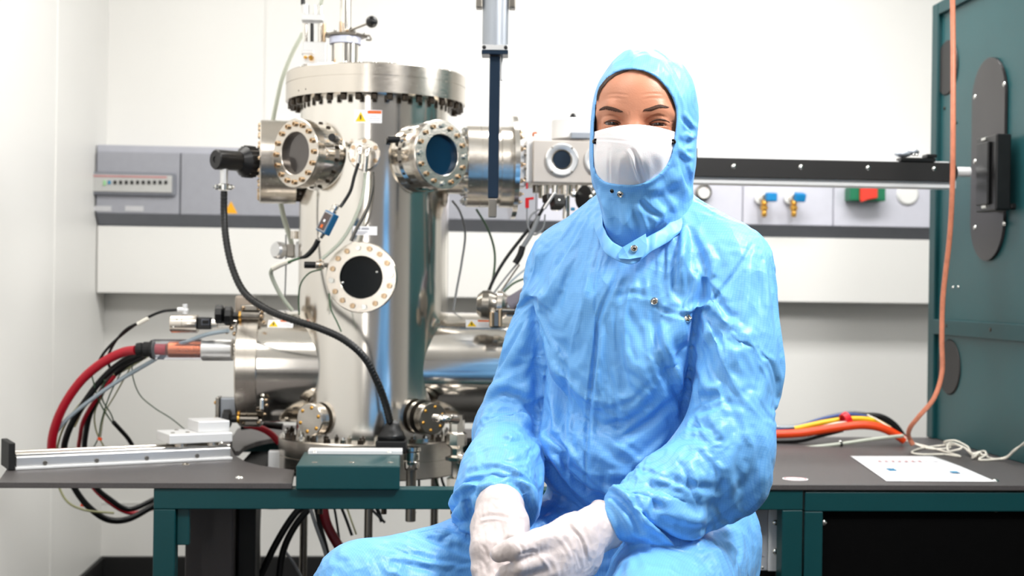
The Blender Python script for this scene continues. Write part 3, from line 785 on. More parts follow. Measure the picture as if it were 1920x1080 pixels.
# small feedthrough flange with two connectors
V5 = PD(683, 289, 3.29); N5 = hdir(4)
f5 = rv(V5, N5, [(0, 0.0), (0.022, 0.0), (0.023, 0.002), (0.036, 0.002), (0.038, 0), (0.038, -0.016), (0.022, -0.016), (0.022, -0.12)], n=48).build('small_flange', STEELB, CH)
bolt_ring(V5 + N5 * 0.002, N5, 0.0305, 6, 0.0052, 0.004, f5, BOLTM, 'socket', 0.5)
for px, py, ex, ey in ((676, 277, 672, 306), (691, 280, 684, 322)):
    p = PD(px, py, 3.25)
    MB().tube([p, p - VD * 0.018, PD((px + ex) / 2, py + 8, 3.215), PD(ex, ey, 3.215)], 0.0058, 12).build('connector_elbow', STEEL, f5)

# horizontal side tubes
def sidetube(sgn, pxf, name):
    zc_ = zc(688)
    R = mr(104, 3.5); RFl = mr(113, 3.5)
    ax = Vector((sgn, 0, 0)); org = Vector((CX, CY, zc_))
    L = abs(PD(pxf, 688, DC).x - CX) if sgn < 0 else 0.60
    rv(org, ax, [(R, 0.05), (R, L)], n=80).build('side_tube', STEEL, CH)
    fl = rv(org, ax, [(R, L), (RFl, L), (RFl, L + 0.023), (RFl - 0.0015, L + 0.023), (RFl - 0.0015, L + 0.025), (RFl, L + 0.025), (RFl, L + 0.048), (RFl - 0.003, L + 0.051), (0, L + 0.051)], n=80).build('side_flange', STEELB, CH)
    return org, ax, R, L, RFl, fl
OL, AL, RL, LL, RLF, FLL = sidetube(-1, 492, 'left')
OR, AR, RR_, LR_, RRF, FLR = sidetube(1, 960, 'right')
warning_label(CH, AX0, (0, 0, 1), RC, 665, 206, 716, 231)
warning_label(CH, OL, AL, RL, 503, 600, 549, 615, False)
warning_label(CH, OR, AR, RR_, 873, 600, 921, 615, False)
# type label, white with small print
ta, ha = cyl_hit(662, 424, AX0, (0, 0, 1), RC); tb, hb = cyl_hit(707, 441, AX0, (0, 0, 1), RC)
tl = patch('type_label', PAPER, CH, AX0, (0, 0, 1), RC, ta, tb, hb, ha)
for a_, b_, c_, d_, mm in ((0.12, 0.3, 0.6, 0.85, INKG), (0.36, 0.66, 0.62, 0.8, INKG), (0.12, 0.6, 0.3, 0.38, INKG), (0.12, 0.52, 0.12, 0.2, INKG)):
    patch('print_line', mm, tl, AX0, (0, 0, 1), RC, ta + (tb - ta) * a_, ta + (tb - ta) * b_, hb + (ha - hb) * c_, hb + (ha - hb) * d_, 0.0012)

# clamps of the left side flange
xf = OL.x - LL - 0.0515
def fl_pt(px, py, x): return PX(px, py, x)
def clamp(px, py, name='clamp'):
    """black knob with shaft on the left flange, axis along the tube"""
    y_ = CY - 0.10
    p = PY(px, py, y_)
    k = MB().lathe([(0, 0), (0.020, 0), (0.024, 0.003), (0.024, 0.016), (0.018, 0.020), (0.010, 0.022), (0.010, 0.034), (0, 0.034)], p, (1, 0, 0), 10, smooth=False).build('clamp_knob', BLACK, CH)
    MB().cyl(p + Vector((0.0345, 0, 0)), p + Vector((0.040, 0, 0)), 0.0115, n=16).build('brass_collar', BRASS, k)
    MB().cyl(p + Vector((0.0405, 0, 0)), Vector((xf + 0.055, p.y, p.z)), 0.0065, n=12).build('clamp_shaft', STEELD, k)
    return p
clamp(421, 592); clamp(404, 589); clamp(418, 785)
for py, pyc in ((577, 590), (790, 783)):
    p = PY(473, py, CY - 0.06)
    cb_ = MB().box(p, (0.052, 0.06, 0.016), None, 0.003).build('clamp_bracket', STEELD, CH)
    for dx in (-0.018, 0.018):
        bolt(p + Vector((dx, -0.03, 0)), (0, -1, 0), 0.005, 0.005, cb_, BOLTM, 'dome', 'screw')
p = PY(491, 758, CY - 0.13)
sb_ = MB().box(p, (0.010, 0.012, 0.030), None, 0.004).build('latch', BOLTS, CH)
for dx, dz in ((0.010, 0.010), (0.012, -0.002), (0.008, -0.024)):
    bolt(p + Vector((dx, -0.002, dz)), (0.6, -1, 0), 0.0045, 0.004, sb_, BOLTM, 'dome', 'screw')
p = PY(487, 593, CY - 0.12)
for dx, dz in ((0.004, 0.0), (0.010, -0.014), (0.006, 0.012)):
    bolt(p + Vector((dx, 0, dz)), (0.3, -1, 0.2), 0.0045, 0.005, CH, BOLTM, 'dome', 'screw')
# hinge bracket lower left
A = PY(404, 745, CY - 0.05); B = PY(445, 797, CY - 0.05)
hb_ = MB().span((A.x, A.y, B.z), (A.x + 0.010, A.y + 0.05, A.z), 0.002).build('hinge_plate', STEELD, CH)
MB().span((A.x + 0.0105, A.y + 0.005, B.z + 0.012), (xf - 0.0005, A.y + 0.045, A.z - 0.002), 0.003).build('hinge_block', GREYP, CH)
for dz in (-0.014, -0.054):
    bolt(Vector((A.x, A.y + 0.012, A.z + dz)), (-0.3, -1, 0), 0.0055, 0.006, hb_, BRASS, 'dome', 'screw')

# small blind flange lower left, facing front-left
V6 = PD(580, 787, 3.32); N6 = hdir(38)
r6 = mr(31, 3.32)
f6 = rv(V6, N6, [(0, 0.0), (r6 - 0.002, 0), (r6, -0.002), (r6, -0.013), (r6 - 0.001, -0.013), (r6 - 0.001, -0.014), (r6, -0.014), (r6, -0.026), (0.026, -0.026), (0.026, -0.040), (r6 + 0.004, -0.040), (r6 + 0.004, -0.052), (0.03, -0.052), (0.03, -0.14)], n=48).build('blind_flange', STEELB, CH)
bolt_ring(V6, N6, r6 * 0.74, 6, 0.0048, 0.004, f6, BRASS, 'dome', 0.3)
V7 = PD(812, 785, 3.31); N7 = hdir(-30)
r7 = mr(30, 3.31)
f7 = rv(V7, N7, [(0, 0.0), (r7 - 0.002, 0), (r7, -0.002), (r7, -0.013), (r7 - 0.001, -0.013), (r7 - 0.001, -0.014), (r7, -0.014), (r7, -0.026), (0.026, -0.026), (0.026, -0.040), (r7 + 0.004, -0.040), (r7 + 0.004, -0.052), (0.03, -0.052), (0.03, -0.14)], n=48).build('blind_flange', STEELD, CH)
bolt_ring(V7, N7, r7 * 0.74, 6, 0.0045, 0.004, f7, BRASS, 'dome', 0.3)

# angle valve at the lower right
P = PD(858, 792, 3.22)
T = thing('angle_valve', 'small polished angle valve right of the chamber base beside the sleeve', 'valve', P - Vector((0, 0, 0.15)))
MB().tube([PD(815, 783, 3.17), PD(832, 786, 3.15), PD(856, 788, 3.20)], 0.009, 14).build('inlet_tube', STEEL, T)
MB().box(PD(838, 782, 3.17), (0.030, 0.016, 0.014), (R0, (FW), ZU), 0.004).build('handle_block', STEELD, T)
MB().lathe([(0, 0.012), (0.015, 0.012), (0.018, 0.0), (0.018, -0.028), (0.024, -0.032), (0.024, -0.058), (0.014, -0.066), (0.014, -0.082), (0.026, -0.086), (0.026, -0.094), (0.012, -0.098), (0.012, -0.130), (0.022, -0.135), (0.022, -0.155), (0, -0.155)], PD(857, 787, 3.22), (0, 0, 1), 8, smooth=False).build('valve_body', STEEL, T)
MB().tube([PD(858, 858, 3.22), PD(872, 862, 3.2), PD(905, 868, 3.2)], 0.010, 14).build('outlet_tube', STEELB, T)
MB().cyl(PD(872, 860, 3.2), PD(886, 864, 3.2), 0.015, n=8, smooth=False).build('nut', STEEL, T)
# gauge stub in front of the base flange
P = PD(771, 880, 3.20)
T = thing('gauge_tube', 'short ribbed steel gauge tube before the base flange, right of the teal block', 'gauge', P)
g = mr(15, 3.2)
MB().lathe([(0, 0), (g - 0.002, 0), (g, 0.006), (g, 0.018), (g - 0.002, 0.020), (g, 0.022), (g, 0.040), (g + 0.003, 0.043), (g + 0.003, 0.052), (0, 0.052)], P, (0, 0, 1), 32).build('tube_body', STEEL, T)
MB().cyl(P - Vector((0, 0, 0.12)), P, 0.012, n=16).build('stem', STEELD, T)

# ---------------------------------------------------------------- top of the chamber
def tp(px, py, d=DC - 0.02): return PD(px, py, d)
zt3 = zt2_ + 0.0005
T = thing('rotary_drive', 'steel rotary feedthrough with a vertical pole and lever on the chamber lid', 'feedthrough', (tp(647, 110).x, tp(647, 110).y, zt3))
c = Vector((tp(647, 110).x, tp(647, 110).y, 0))
dr = c - Vector((CX, CY, 0))
def zz(py): return tp(647, py).z
MB().lathe([(0, zt3), (0.044, zt3), (0.044, zt3 + 0.006), (0.034, zt3 + 0.006), (0.034, zz(84)), (0, zz(84))], c, (0, 0, 1), 40).build('drive_body', STEEL, T)
MB().lathe([(0.038, zz(84) + 0.0003), (0.040, zz(84) + 0.001), (0.040, zz(71)), (0, zz(71))], c, (0, 0, 1), 40).build('collar_ring', mat('lavender_ring', (0.80, 0.82, 0.90), 0.35, 0.2, vary=0.02, vscale=20), T)
pts = [c + Vector((0.056 * math.cos(a), 0.05 * math.sin(a), zz(70))) for a in [2 * PI * k / 6 for k in range(6)]]
pl_ = MB().prism(pts, (0, 0, 0.006), 0.001).build('index_plate', STEELD, T)
for k in range(6):
    a = 2 * PI * k / 6; bolt(c + Vector((0.046 * math.cos(a), 0.040 * math.sin(a), zz(70) + 0.006)), (0, 0, 1), 0.004, 0.006, pl_, BOLTS, 'hex')
MB().tube([c + Vector((0.05, -0.01, zz(70) + 0.004)), c + Vector((0.062, -0.02, zz(70) + 0.001)), c + Vector((0.064, -0.02, zz(76))), c + Vector((0.052, -0.02, zz(76)))], 0.0025, 8).build('hook', STEELD, pl_)
MB().cyl(c + Vector((0, 0, zz(70) + 0.0065)), c + Vector((0, 0, zz(-60))), 0.0145, n=32).build('pole', STEEL, T)
MB().cyl(c + Vector((-0.011, -0.022, zz(70) + 0.0065)), c + Vector((-0.011, -0.022, zz(44))), 0.0035, n=12).build('pin', BOLTM, T)
lv = MB().cyl(tp(656, 57, 3.45), tp(690, 44, 3.43), 0.0028, n=10).build('lever', STEELD, T)
MB().cyl(tp(648, 60, 3.47), tp(658, 56, 3.45), 0.007, n=12).build('lever_hub', STEEL, lv)
MB().sphere(tp(697, 41, 3.43), 0.0148, 24).build('ball_handle', BLACK, lv)

T = thing('pneumatic_cylinder', 'small upright pneumatic cylinder with brass fitting at left on the chamber lid', 'actuator', (tp(585, 120).x, tp(585, 120).y, zt3))
yc_ = tp(590, 110).y
def bx(name, px0, py0, px1, py1, m_, dy=0.02, parent=T, bev=0.002, y0=0):
    A = PY(px0, py0, yc_); B = PY(px1, py1, yc_)
    return MB().span((A.x, yc_ - dy + y0, B.z), (B.x, yc_ + dy + y0, A.z), bev).build(name, m_, parent)
bb = bx('valve_block', 569, 80, 612, 124, ALU)
bx('mid_block', 566, 96, 590, 104, ALU, 0.0225)
MB().cyl(PY(583, 108, yc_ - 0.021), PY(583, 108, yc_ - 0.035), 0.0065, n=12).build('brass_fitting', BRASS, bb)
MB().cyl(PY(574, 107, yc_ - 0.021), PY(572, 107, yc_ - 0.028), 0.004, n=12).build('brass_fitting', BRASS, bb)
for px in (572, 585, 601): MB().cyl(PY(px, 80, yc_), PY(px, 44, yc_), 0.0065 if px != 585 else 0.0045, n=16).build('guide_rod', STEEL if px != 585 else BLACK, T)
MB().cyl(PY(608, 80, yc_ - 0.01), PY(608, 44, yc_ - 0.01), 0.004, n=12).build('tie_rod', BOLTM, T)
bx('head_block', 566, 28, 607, 42, ALU)
for px in (590, 601): MB().cyl(PY(px, 28, yc_ - 0.01), PY(px, 9, yc_ - 0.01), 0.0055, n=14).build('fitting', BOLTS, T)
MB().cyl(PY(573, 27, yc_), PY(573, 9, yc_), 0.010, n=16).build('fitting', ALU, T)
MB().cyl(PY(568, 9, yc_), PY(568, -60, yc_), 0.0055, n=12).build('black_tube', BLACK, T)

# ---------------------------------------------------------------- lamp head and its cable
dL = 3.40
def lp(px, py, d=dL): return PD(px, py, d)
AXK = (lp(392, 298, 3.33) - lp(478, 304, 3.43)).normalized()
pK = lp(482, 304.5, 3.435)
T = thing('viewport_lamp', 'black barrel shaped lamp head screwed to the left chamber port', 'lamp', pK)
MB().lathe([(0, 0), (0.034, 0), (0.034, 0.008), (0, 0.008)], pK, AXK, 32).build('mount_ring', STEEL, T)
k = MB(); nr = 24
prof = []
u, v, w_ = basis(AXK)
kb = MB().lathe([(0, 0.0085), (0.034, 0.0085), (0.0375, 0.012), (0.0375, 0.040), (0.034, 0.044), (0.024, 0.056), (0, 0.056)], pK, AXK, 48).build('knurled_ring', BLACK, T)
for i in range(20):
    t_ = 2 * PI * i / 20; d_ = u * math.cos(t_) + v * math.sin(t_)
    MB().box(pK + AXK * 0.026 + d_ * 0.0378, (0.0045, 0.004, 0.026), (w_.cross(d_), d_, w_), 0.001).build('grip_rib', BLACK, kb)
MB().lathe([(0, 0.0565), (0.0235, 0.0565), (0.0245, 0.060), (0.0245, 0.122), (0.022, 0.125), (0.008, 0.125), (0.008, 0.123), (0, 0.123)], pK, AXK, 40).build('barrel', BLACK, T)
MB().cyl(lp(420, 312, 3.36), lp(420, 345, 3.36), 0.0095, n=20).build('stub_tube', ALU, T)
cl = MB().cyl(lp(420, 345, 3.36), lp(420, 357, 3.36), 0.0145, n=20).build('collar', BOLTS, T)
bolt(lp(410, 351, 3.345), (-1, -0.3, 0), 0.006, 0.009, cl, BOLTS, 'hex', 'thumb_screw')
bolt(lp(430, 351, 3.345), (1, -0.3, 0), 0.006, 0.009, cl, BOLTS, 'hex', 'thumb_screw')
path = [(420, 358, 3.36), (420, 400, 3.36), (424, 450, 3.34), (436, 503, 3.31), (458, 548, 3.27), (500, 580, 3.22), (550, 600, 3.17), (600, 616, 3.15), (645, 637, 3.14), (683, 670, 3.14), (707, 715, 3.15), (722, 755, 3.17), (731, 790, 3.19)]
cp_ = [PD(*q) for q in path]
T = thing('flexible_cable', 'thick ribbed black cable curving from the lamp head down to the black plug', 'cable', cp_[-1])
MB().tube(cp_, 0.0082, 14, 10).build('sheath', RUBBER, T)
sp = spline(cp_, 24); rb_ = MB(); 
acc = 0; 
for i in range(1, len(sp) - 1):
    acc += (sp[i] - sp[i - 1]).length
    if acc > 0.0075:
        acc = 0; d_ = (sp[i + 1] - sp[i - 1]).normalized()
        rb_.lathe([(0.0082, -0.0018), (0.0092, 0), (0.0082, 0.0018)], sp[i], d_, 14, sharp=3)
o = rb_.build('sheath_ribs', RUBBER, T)
# plug
pb_ = PD(734, 822, 3.20)
T = thing('cable_plug', 'black angular plug on the bench where the thick black cable ends', 'plug', pb_)
pd_ = 3.20
def ring4(py, hw, hd, pxc):
    c_ = PD(pxc, py, pd_); return [c_ + R0 * (sx * hw) + Vector((R0.y, -R0.x, 0)) * (sy * hd) for sx, sy in ((-1, -1), (1, -1), (1, 1), (-1, 1))]
rings = [ring4(788, 0.011, 0.010, 736), ring4(797, 0.016, 0.014, 735), ring4(812, 0.026, 0.018, 734.5), ring4(824, 0.034, 0.022, 734)]
vs = [p for r in rings for p in r]; fs = [(0, 1, 2, 3)]
for i in range(3):
    for k in range(4): fs.append((i * 4 + k, i * 4 + (k + 1) % 4, i * 4 + 4 + (k + 1) % 4, i * 4 + 4 + k))
fs.append((12, 13, 14, 15))
bm = bmesh.new(); bv = [bm.verts.new(v) for v in vs]
for f in fs: bm.faces.new([bv[i] for i in f])
bmesh.ops.recalc_face_normals(bm, faces=list(bm.faces)); bmesh.ops.bevel(bm, geom=list(bm.edges), offset=0.003, segments=2, affect='EDGES'); bm.verts.index_update()
MB().bm(bm, smooth=True).build('plug_hood', BLACK, T)
bt_ = PD(734, 825, pd_); bq = PD(734, 848, pd_)
MB().box((bt_ + bq) / 2, (0.070, 0.046, (bt_ - bq).length), (R0, Vector((-R0.y, R0.x, 0)), ZU), 0.003).build('plug_base', BLACKM, T)

# ---------------------------------------------------------------- load-lock side (right)
oR = PD(872, 312, 3.50); axr = Vector((1, 0.02, 0)).normalized()
def ll(px): return (PD(px, 312, 3.52) - PD(872, 312, 3.52)).length
Rg_ = mr(76, 3.5)
g0, g1, g2, g3, g4 = ll(874), ll(899), ll(927), ll(957), ll(966)
T = thing('gate_flange_stack', 'stack of large round steel flanges right of the chamber behind the hanging column', 'flange', oR)
a_ = MB().lathe([(0.07, g0 - 0.09), (0.07, g0), (Rg_, g0), (Rg_, g1 - 0.001), (Rg_ - 0.003, g1 - 0.001), (Rg_ - 0.003, g1 + 0.001), (Rg_, g1 + 0.001), (Rg_, g2), (Rg_ - 0.004, g2)], oR, axr, 64).build('flange_pair', STEELB, T)
bolt_ring(oR + axr * g0, -axr, Rg_ - 0.01, 16, 0.006, 0.009, a_, BOLTS, 'hex')
b_ = MB().lathe([(Rg_ - 0.006, g2), (Rg_ - 0.006, g2 + 0.012), (Rg_, g2 + 0.012), (Rg_, g3), (0.03, g3)], oR, axr, 64).build('spacer_flange', STEELB, T)
c_ = MB().lathe([(0.02, g3), (mr(97, 3.5), g3 + 0.0005), (mr(97, 3.5), g4), (0.02, g4)], oR, axr, 64).build('thin_disc', STEEL, T)
bolt_ring(oR + axr * g4, axr, Rg_ - 0.012, 14, 0.006, 0.011, c_, BOLTM, 'hex')
A = PD(967, 270, 3.47); B = PD(986, 350, 3.47)
MB().span((A.x, A.y, B.z), (B.x, A.y + 0.08, A.z), 0.003).build('adapter_block', ALU, T)
A = PD(987, 262, 3.46); B = PD(999, 342, 3.46)
w__ = MB().span((A.x, A.y, B.z), (B.x, A.y + 0.10, A.z), 0.002).build('adapter_plate', ALUW, T)
for py in (274, 290, 316, 334): bolt(PD(985, py, 3.462), (0, -1, 0), 0.004, 0.004, w__, STEELD, 'dome', 'screw')

T = thing('sputter_box', 'beige metal instrument box with a round porthole, left of the hood', 'instrument', PD(1100, 345, 3.45))
A = PD(1000, 262, 3.44); B = PD(1205, 345, 3.44)
BX = mat('box_satin', (0.80, 0.77, 0.74), 0.38, 0.55, rvary=0.04, vscale=30, bump=(260, 0.06))
MB().span((A.x, A.y, B.z), (B.x, A.y + 0.20, A.z), 0.003).build('box_body', BX, T)
def porthole(px):
    c = PY(px, 300, A.y)
    f = MB().lathe([(mr(17, 3.44), 0.008), (mr(20, 3.44), 0.010), (mr(29, 3.44), 0.010), (mr(31, 3.44), 0.008), (mr(31, 3.44), 0)], c, (0, -1, 0), 40).build('porthole_ring', ALU, T)
    MB().lathe([(0, 0.006), (mr(17.5, 3.44), 0.006)], c, (0, -1, 0), 32).build('porthole_glass', mat('porthole_glass', (0.20, 0.26, 0.33), 0.08, 0.5, vary=0.4, vscale=14, coat=0.3), f)
    MB().lathe([(mr(17, 3.44), 0.0095), (mr(18.5, 3.44), 0.011), (mr(20, 3.44), 0.0095)], c, (0, -1, 0), 40).build('seal_ring', STEELD, f)
    for a in (50, 130, 230, 310):
        bolt(c + Vector((mr(29, 3.44) * math.cos(math.radians(a)), -0.0095, mr(29, 3.44) * math.sin(math.radians(a)))), (0, -1, 0), 0.003, 0.002, f, STEELD, 'dome', 'screw')
porthole(1053); porthole(1126)
ck = PD(1074, 262, 3.53)
zk = PD(1074, 225, 3.53).z
MB().lathe([(0, 0.0), (0.055, 0), (0.055, zk - ck.z - 0.003), (0.052, zk - ck.z), (0, zk - ck.z)], ck, (0, 0, 1), 48).build('drum', ALUW, T)
MB().lathe([(0, 0), (0.008, 0), (0.009, 0.008), (0.005, 0.016), (0, 0.018)], Vector((ck.x, ck.y, zk)), (0, 0, 1), 16).build('black_knob', BLACK, T)
p = PD(1092, 255, 3.46); MB().box(p, (0.06, 0.03, 0.016), None, 0.002).build('side_plate', GREYP, T)
MB().tube([PD(1000, 256, 3.45), PD(1000, 250, 3.45), PD(1007, 249, 3.45)], 0.0025, 8).build('copper_pipe', COPPER, T)
# fittings under the box
for i, (px, r_, y0, y1, mm) in enumerate(((1006, 0.010, 347, 362, STEELD), (1020, 0.014, 347, 372, STEELB), (1042, 0.010, 347, 395, STEEL), (1062, 0.016, 347, 366, STEELB), (1062, 0.009, 367, 410, STEEL), (1088, 0.013, 347, 378, STEELB), (1110, 0.018, 347, 382, STEEL))):
    p0 = PD(px, y0, 3.47); p1 = PD(px, y1, 3.47)
    p1 = Vector((p0.x, p0.y, p1.z)); MB().cyl(p0, p1, r_, n=20).build('fitting', mm, T)
p = PD(1045, 379, 3.42)
bb = MB().box(p, (0.030, 0.03, 0.034), basis((0.3, -1, 0.4)), 0.003).build('black_block', BLACK, T)
bolt(p + Vector((0.002, -0.016, 0.003)), (0, -1, 0), 0.004, 0.002, bb, BOLTS, 'dome', 'screw')
MB().box(PD(1028, 372, 3.43), (0.022, 0.02, 0.026), basis((0.5, -1, 0.2)), 0.003).build('black_block', BLACK, T)
MB().cyl(PD(1040, 362, 3.40), PD(1020, 392, 3.40), 0.004, n=10).build('probe', ALU, T)
MB().sphere(PD(1076, 364, 3.43), 0.009, 16).build('round_nut', BOLTS, T)
MB().lathe([(0, 0), (0.028, 0), (0.030, 0.006), (0.030, 0.016), (0, 0.016)], PD(1103, 372, 3.42), basis((-0.9, -0.6, 0.1))[2], 28).build('black_flange', BLACK, T)
for px, py in ((1108, 369), (1117, 379), (1113, 362)): MB().sphere(PD(px, py, 3.39), 0.0055, 12).build('round_nut', BOLTS, T)
MB().box(PD(1074, 392, 3.44), (0.010, 0.01, 0.008), None, 0.002).build('blue_tag', INKT, T)
# red hook tool
T = thing('red_hook', 'small red hook fitting on a thin rod left of the black sensor block', 'hook', PD(988, 410, 3.46))
MB().prism([PD(985, 371, 3.46), PD(1001, 369, 3.46), PD(1001, 374, 3.46), PD(992, 375, 3.46), PD(992, 390, 3.46), PD(985, 390, 3.46)], (0, 0.006, 0), 0.0005).build('hook', mat('hook_red', (0.80, 0.08, 0.12), 0.4, vary=0.03, vscale=20), T)
MB().cyl(PD(988, 390, 3.463), PD(988, 420, 3.463), 0.0018, n=8).build('rod', GREYW, T)
MB().cyl(PD(988, 343, 3.463), PD(988, 354, 3.463), 0.003, n=8).build('red_tip', INKR, T)

# flanged elbow with clamp and ribbed hose, above the right tube
T = thing('elbow_fitting', 'conical steel elbow with wing clamp above the right horizontal tube', 'fitting', PD(930, 600, 3.36))
axe = (PD(985, 575, 3.34) - PD(905, 570, 3.34)).normalized()
pe = PD(893, 570, 3.36)
MB().lathe([(0, 0), (0.022, 0.002), (0.034, 0.014), (0.036, 0.03), (0.028, 0.045), (0.028, 0.052)], pe, axe, 36).build('dome_cap', STEELD, T)
MB().lathe([(0.028, 0.05), (0.036, 0.05), (0.036, 0.062), (0.026, 0.075), (0.026, 0.095)], pe, axe, 36).build('cone', STEELB, T)
c_ = MB().box(PD(929, 598, 3.33), (0.030, 0.03, 0.045), None, 0.006).build('clamp', STEELD, T)
MB().cyl(PD(922, 612, 3.315), PD(922, 585, 3.315), 0.006, n=10).build('wing_nut', BOLTM, c_)
MB().cyl(PD(938, 612, 3.315), PD(938, 580, 3.315), 0.005, n=10).build('wing_nut', BOLTM, c_)
MB().box(PD(955, 582, 3.33), (0.07, 0.03, 0.006), None, 0.002).build('bridge_bar', STEELD, T)
MB().cyl(PD(966, 588, 3.33), PD(975, 588, 3.33), 0.018, n=20).build('black_knob', BLACK, T)
hp = [PD(955, 574, 3.35), PD(985, 556, 3.35), PD(1015, 540, 3.36), PD(1070, 520, 3.4)]
hs = MB().tube(hp, 0.020, 18, 16)
T = thing('ribbed_hose', 'grey violet ribbed hose running behind the upper sleeve', 'hose', hp[0])
hs.build('hose_wall', mat('hose_violet', (0.44, 0.42, 0.46), 0.5, vary=0.05, vscale=40), T)
rb_ = MB(); sp = spline(hp, 14)
for i in range(1, len(sp) - 1):
    rb_.lathe([(0.0195, -0.0025), (0.0225, 0), (0.0195, 0.0025)], sp[i], (sp[i + 1] - sp[i - 1]).normalized(), 18, sharp=3)
rb_.build('hose_ribs', MATS['hose_violet'], T)

# ---------------------------------------------------------------- hanging column
dH = 3.05
cH = PD(929, 50, dH); cH = Vector((cH.x, cH.y, 0))
def zh(py): return PD(929, py, dH).z
T = thing('hanging_column', 'grey cylinder with a dark flat rail hanging from above in front of the wall', 'linear drive', (cH.x, cH.y, zh(408)))
rH = mr(24.5, dH)
MB().lathe([(0, zh(96)), (rH, zh(96)), (rH, 2.895), (0, 2.895)], cH, (0, 0, 1), 40).build('cylinder_housing', GREYP, T)
HB = mat('column_blue_steel', (0.15, 0.21, 0.28), 0.32, 0.8, rvary=0.05, vscale=30)
bb = MB().box(cH + Vector((0, 0, zh(93))), (rH * 2.02, rH * 2.0, 0.012), (R0, Vector((-R0.y, R0.x, 0)), ZU), 0.001).build('end_block', ALU, T)
for sx in (-1, 1): bolt(cH + R0 * (sx * rH * 0.82) - Vector((-R0.y, R0.x, 0)) * (rH * 1.0) + Vector((0, 0, zh(93))), -Vector((-R0.y, R0.x, 0)), 0.0045, 0.003, bb, BLACK, 'dome', 'screw')
MB().box(cH + Vector((0, 0, zh(102))), (rH * 2.02, rH * 1.9, 0.008), (R0, Vector((-R0.y, R0.x, 0)), ZU), 0.001).build('end_plate', HB, T)
rw = mr(10, dH)
MB().box(cH + Vector((0, 0, (zh(106) + zh(372)) / 2)), (rw * 2, 0.016, zh(106) - zh(372)), (R0, Vector((-R0.y, R0.x, 0)), ZU), 0.002).build('flat_rail', HB, T)
MB().box(cH + Vector((0, 0, (zh(372.5) + zh(408)) / 2)) - R0 * 0.001, (rw * 1.55, 0.014, zh(372.5) - zh(408)), (R0, Vector((-R0.y, R0.x, 0)), ZU), 0.002).build('rail_tip', STEELD, T)
MB().box(cH + R0 * (rw + 0.004) + Vector((0, 0.012, (zh(106) + zh(150)) / 2)), (0.005, 0.008, zh(106) - zh(150)), None, 0.002).build('guide_strip', ALUW, T)
for sx in (-1, 1):
    MB().box(cH + R0 * (sx * (rH + 0.0075)) + Vector((0, 0, (zh(17) + zh(-80)) / 2)), (0.014, 0.03, zh(-80) - zh(17)), (R0, Vector((-R0.y, R0.x, 0)), ZU), 0.002).build('side_bracket', STEELD, T)

# ---------------------------------------------------------------- feedthrough, actuator on the left flange
d5 = 3.42
a5 = (PD(290, 655, d5) - PD(450, 655.5, d5)).normalized()
p5 = PD(455, 655.5, d5)
def l5(px): return (PD(px, 655, d5) - p5).length
T = thing('power_feedthrough', 'copper electrode in a clear tube with aluminium sleeve on the left flange', 'feedthrough', p5)
MB().lathe([(0, 0), (0.016, 0), (0.016, l5(440)), (0, l5(440))], p5, a5, 24).build('threaded_neck', STEELB, T)
MB().lathe([(0, l5(438)), (0.026, l5(438)), (0.028, l5(436)), (0.028, l5(381)), (0.027, l5(380)), (0, l5(380))], p5, a5, 40).build('aluminium_sleeve', ALU, T)
MB().lathe([(0.0165, l5(380)), (0.0165, l5(318)), (0.010, l5(312)), (0, l5(312))], p5, a5, 32).build('copper_rod', COPPER, T)
MB().lathe([(0.0115, l5(312)), (0.0115, l5(292)), (0, l5(292))], p5, a5, 24).build('red_conductor', REDR, T)
MB().lathe([(0.0235, l5(379)), (0.0255, l5(379)), (0.0255, l5(288)), (0.0235, l5(288))], p5, a5, 40).build('clear_tube', CLEARP, T)
MB().lathe([(0, l5(289)), (0.023, l5(289)), (0.023, l5(283)), (0.0185, l5(281)), (0.0185, l5(270)), (0.015, l5(268)), (0.017, l5(266)), (0.0155, l5(256)), (0, l5(256))], p5, a5, 16, smooth=False).build('cable_gland', BLACKM, T)

d6 = 3.40
a6 = (PD(320, 606, d6) - PD(410, 606, d6)).normalized(); p6 = PD(444, 607, d6)
def l6(px): return (PD(px, 606, d6) - p6).length
T = thing('vacuum_gauge', 'brushed cylinder gauge with a black switch block above the clear tube', 'gauge', p6)
MB().lathe([(0, 0), (0.0095, 0), (0.0095, l6(410)), (0.012, l6(409)), (0.012, l6(398)), (0, l6(398))], p6, a6, 20).build('neck', STEEL, T)
bk = MB().box(PD(384, 606, d6), (0.034, 0.028, 0.030), None, 0.003).build('switch_block', BLACK, T)
bw = MB().box(PD(385, 604, d6 - 0.0145), (0.020, 0.002, 0.014), None, 0.001).build('switch_face', mat('switch_rim', (0.35, 0.36, 0.40), 0.3, vary=0.1, vscale=40), bk)
MB().box(PD(385, 604, d6 - 0.016), (0.015, 0.002, 0.009), None, 0.001).build('switch_key', BLACKM, bk)
cy_ = MB().lathe([(0, l6(371)), (0.0215, l6(371)), (0.0225, l6(369)), (0.0225, l6(345)), (0.0218, l6(344.5)), (0.0225, l6(344)), (0.0225, l6(323)), (0.021, l6(321)), (0, l6(321))], p6, a6, 36).build('gauge_body', STEELB, T)
for px, py in ((325, 613), (331, 598)): bolt(PD(px, py, d6 - 0.02), (0, -1, 0), 0.003, 0.003, cy_, BOLTS, 'dome', 'screw')
MB().cyl(PD(347, 589, d6), PD(347, 570, d6), 0.006, n=12).build('elbow_stem', ALUW, T)
MB().tube([PD(352, 583, d6), PD(343, 581, d6), PD(333, 581, d6)], 0.0065, 10).build('elbow_fitting', ALUW, T)
for px, py in ((425, 622), (434, 615), (440, 626)): MB().sphere(PD(px, py, 3.38), 0.006, 12).build('nut', BOLTM, T)
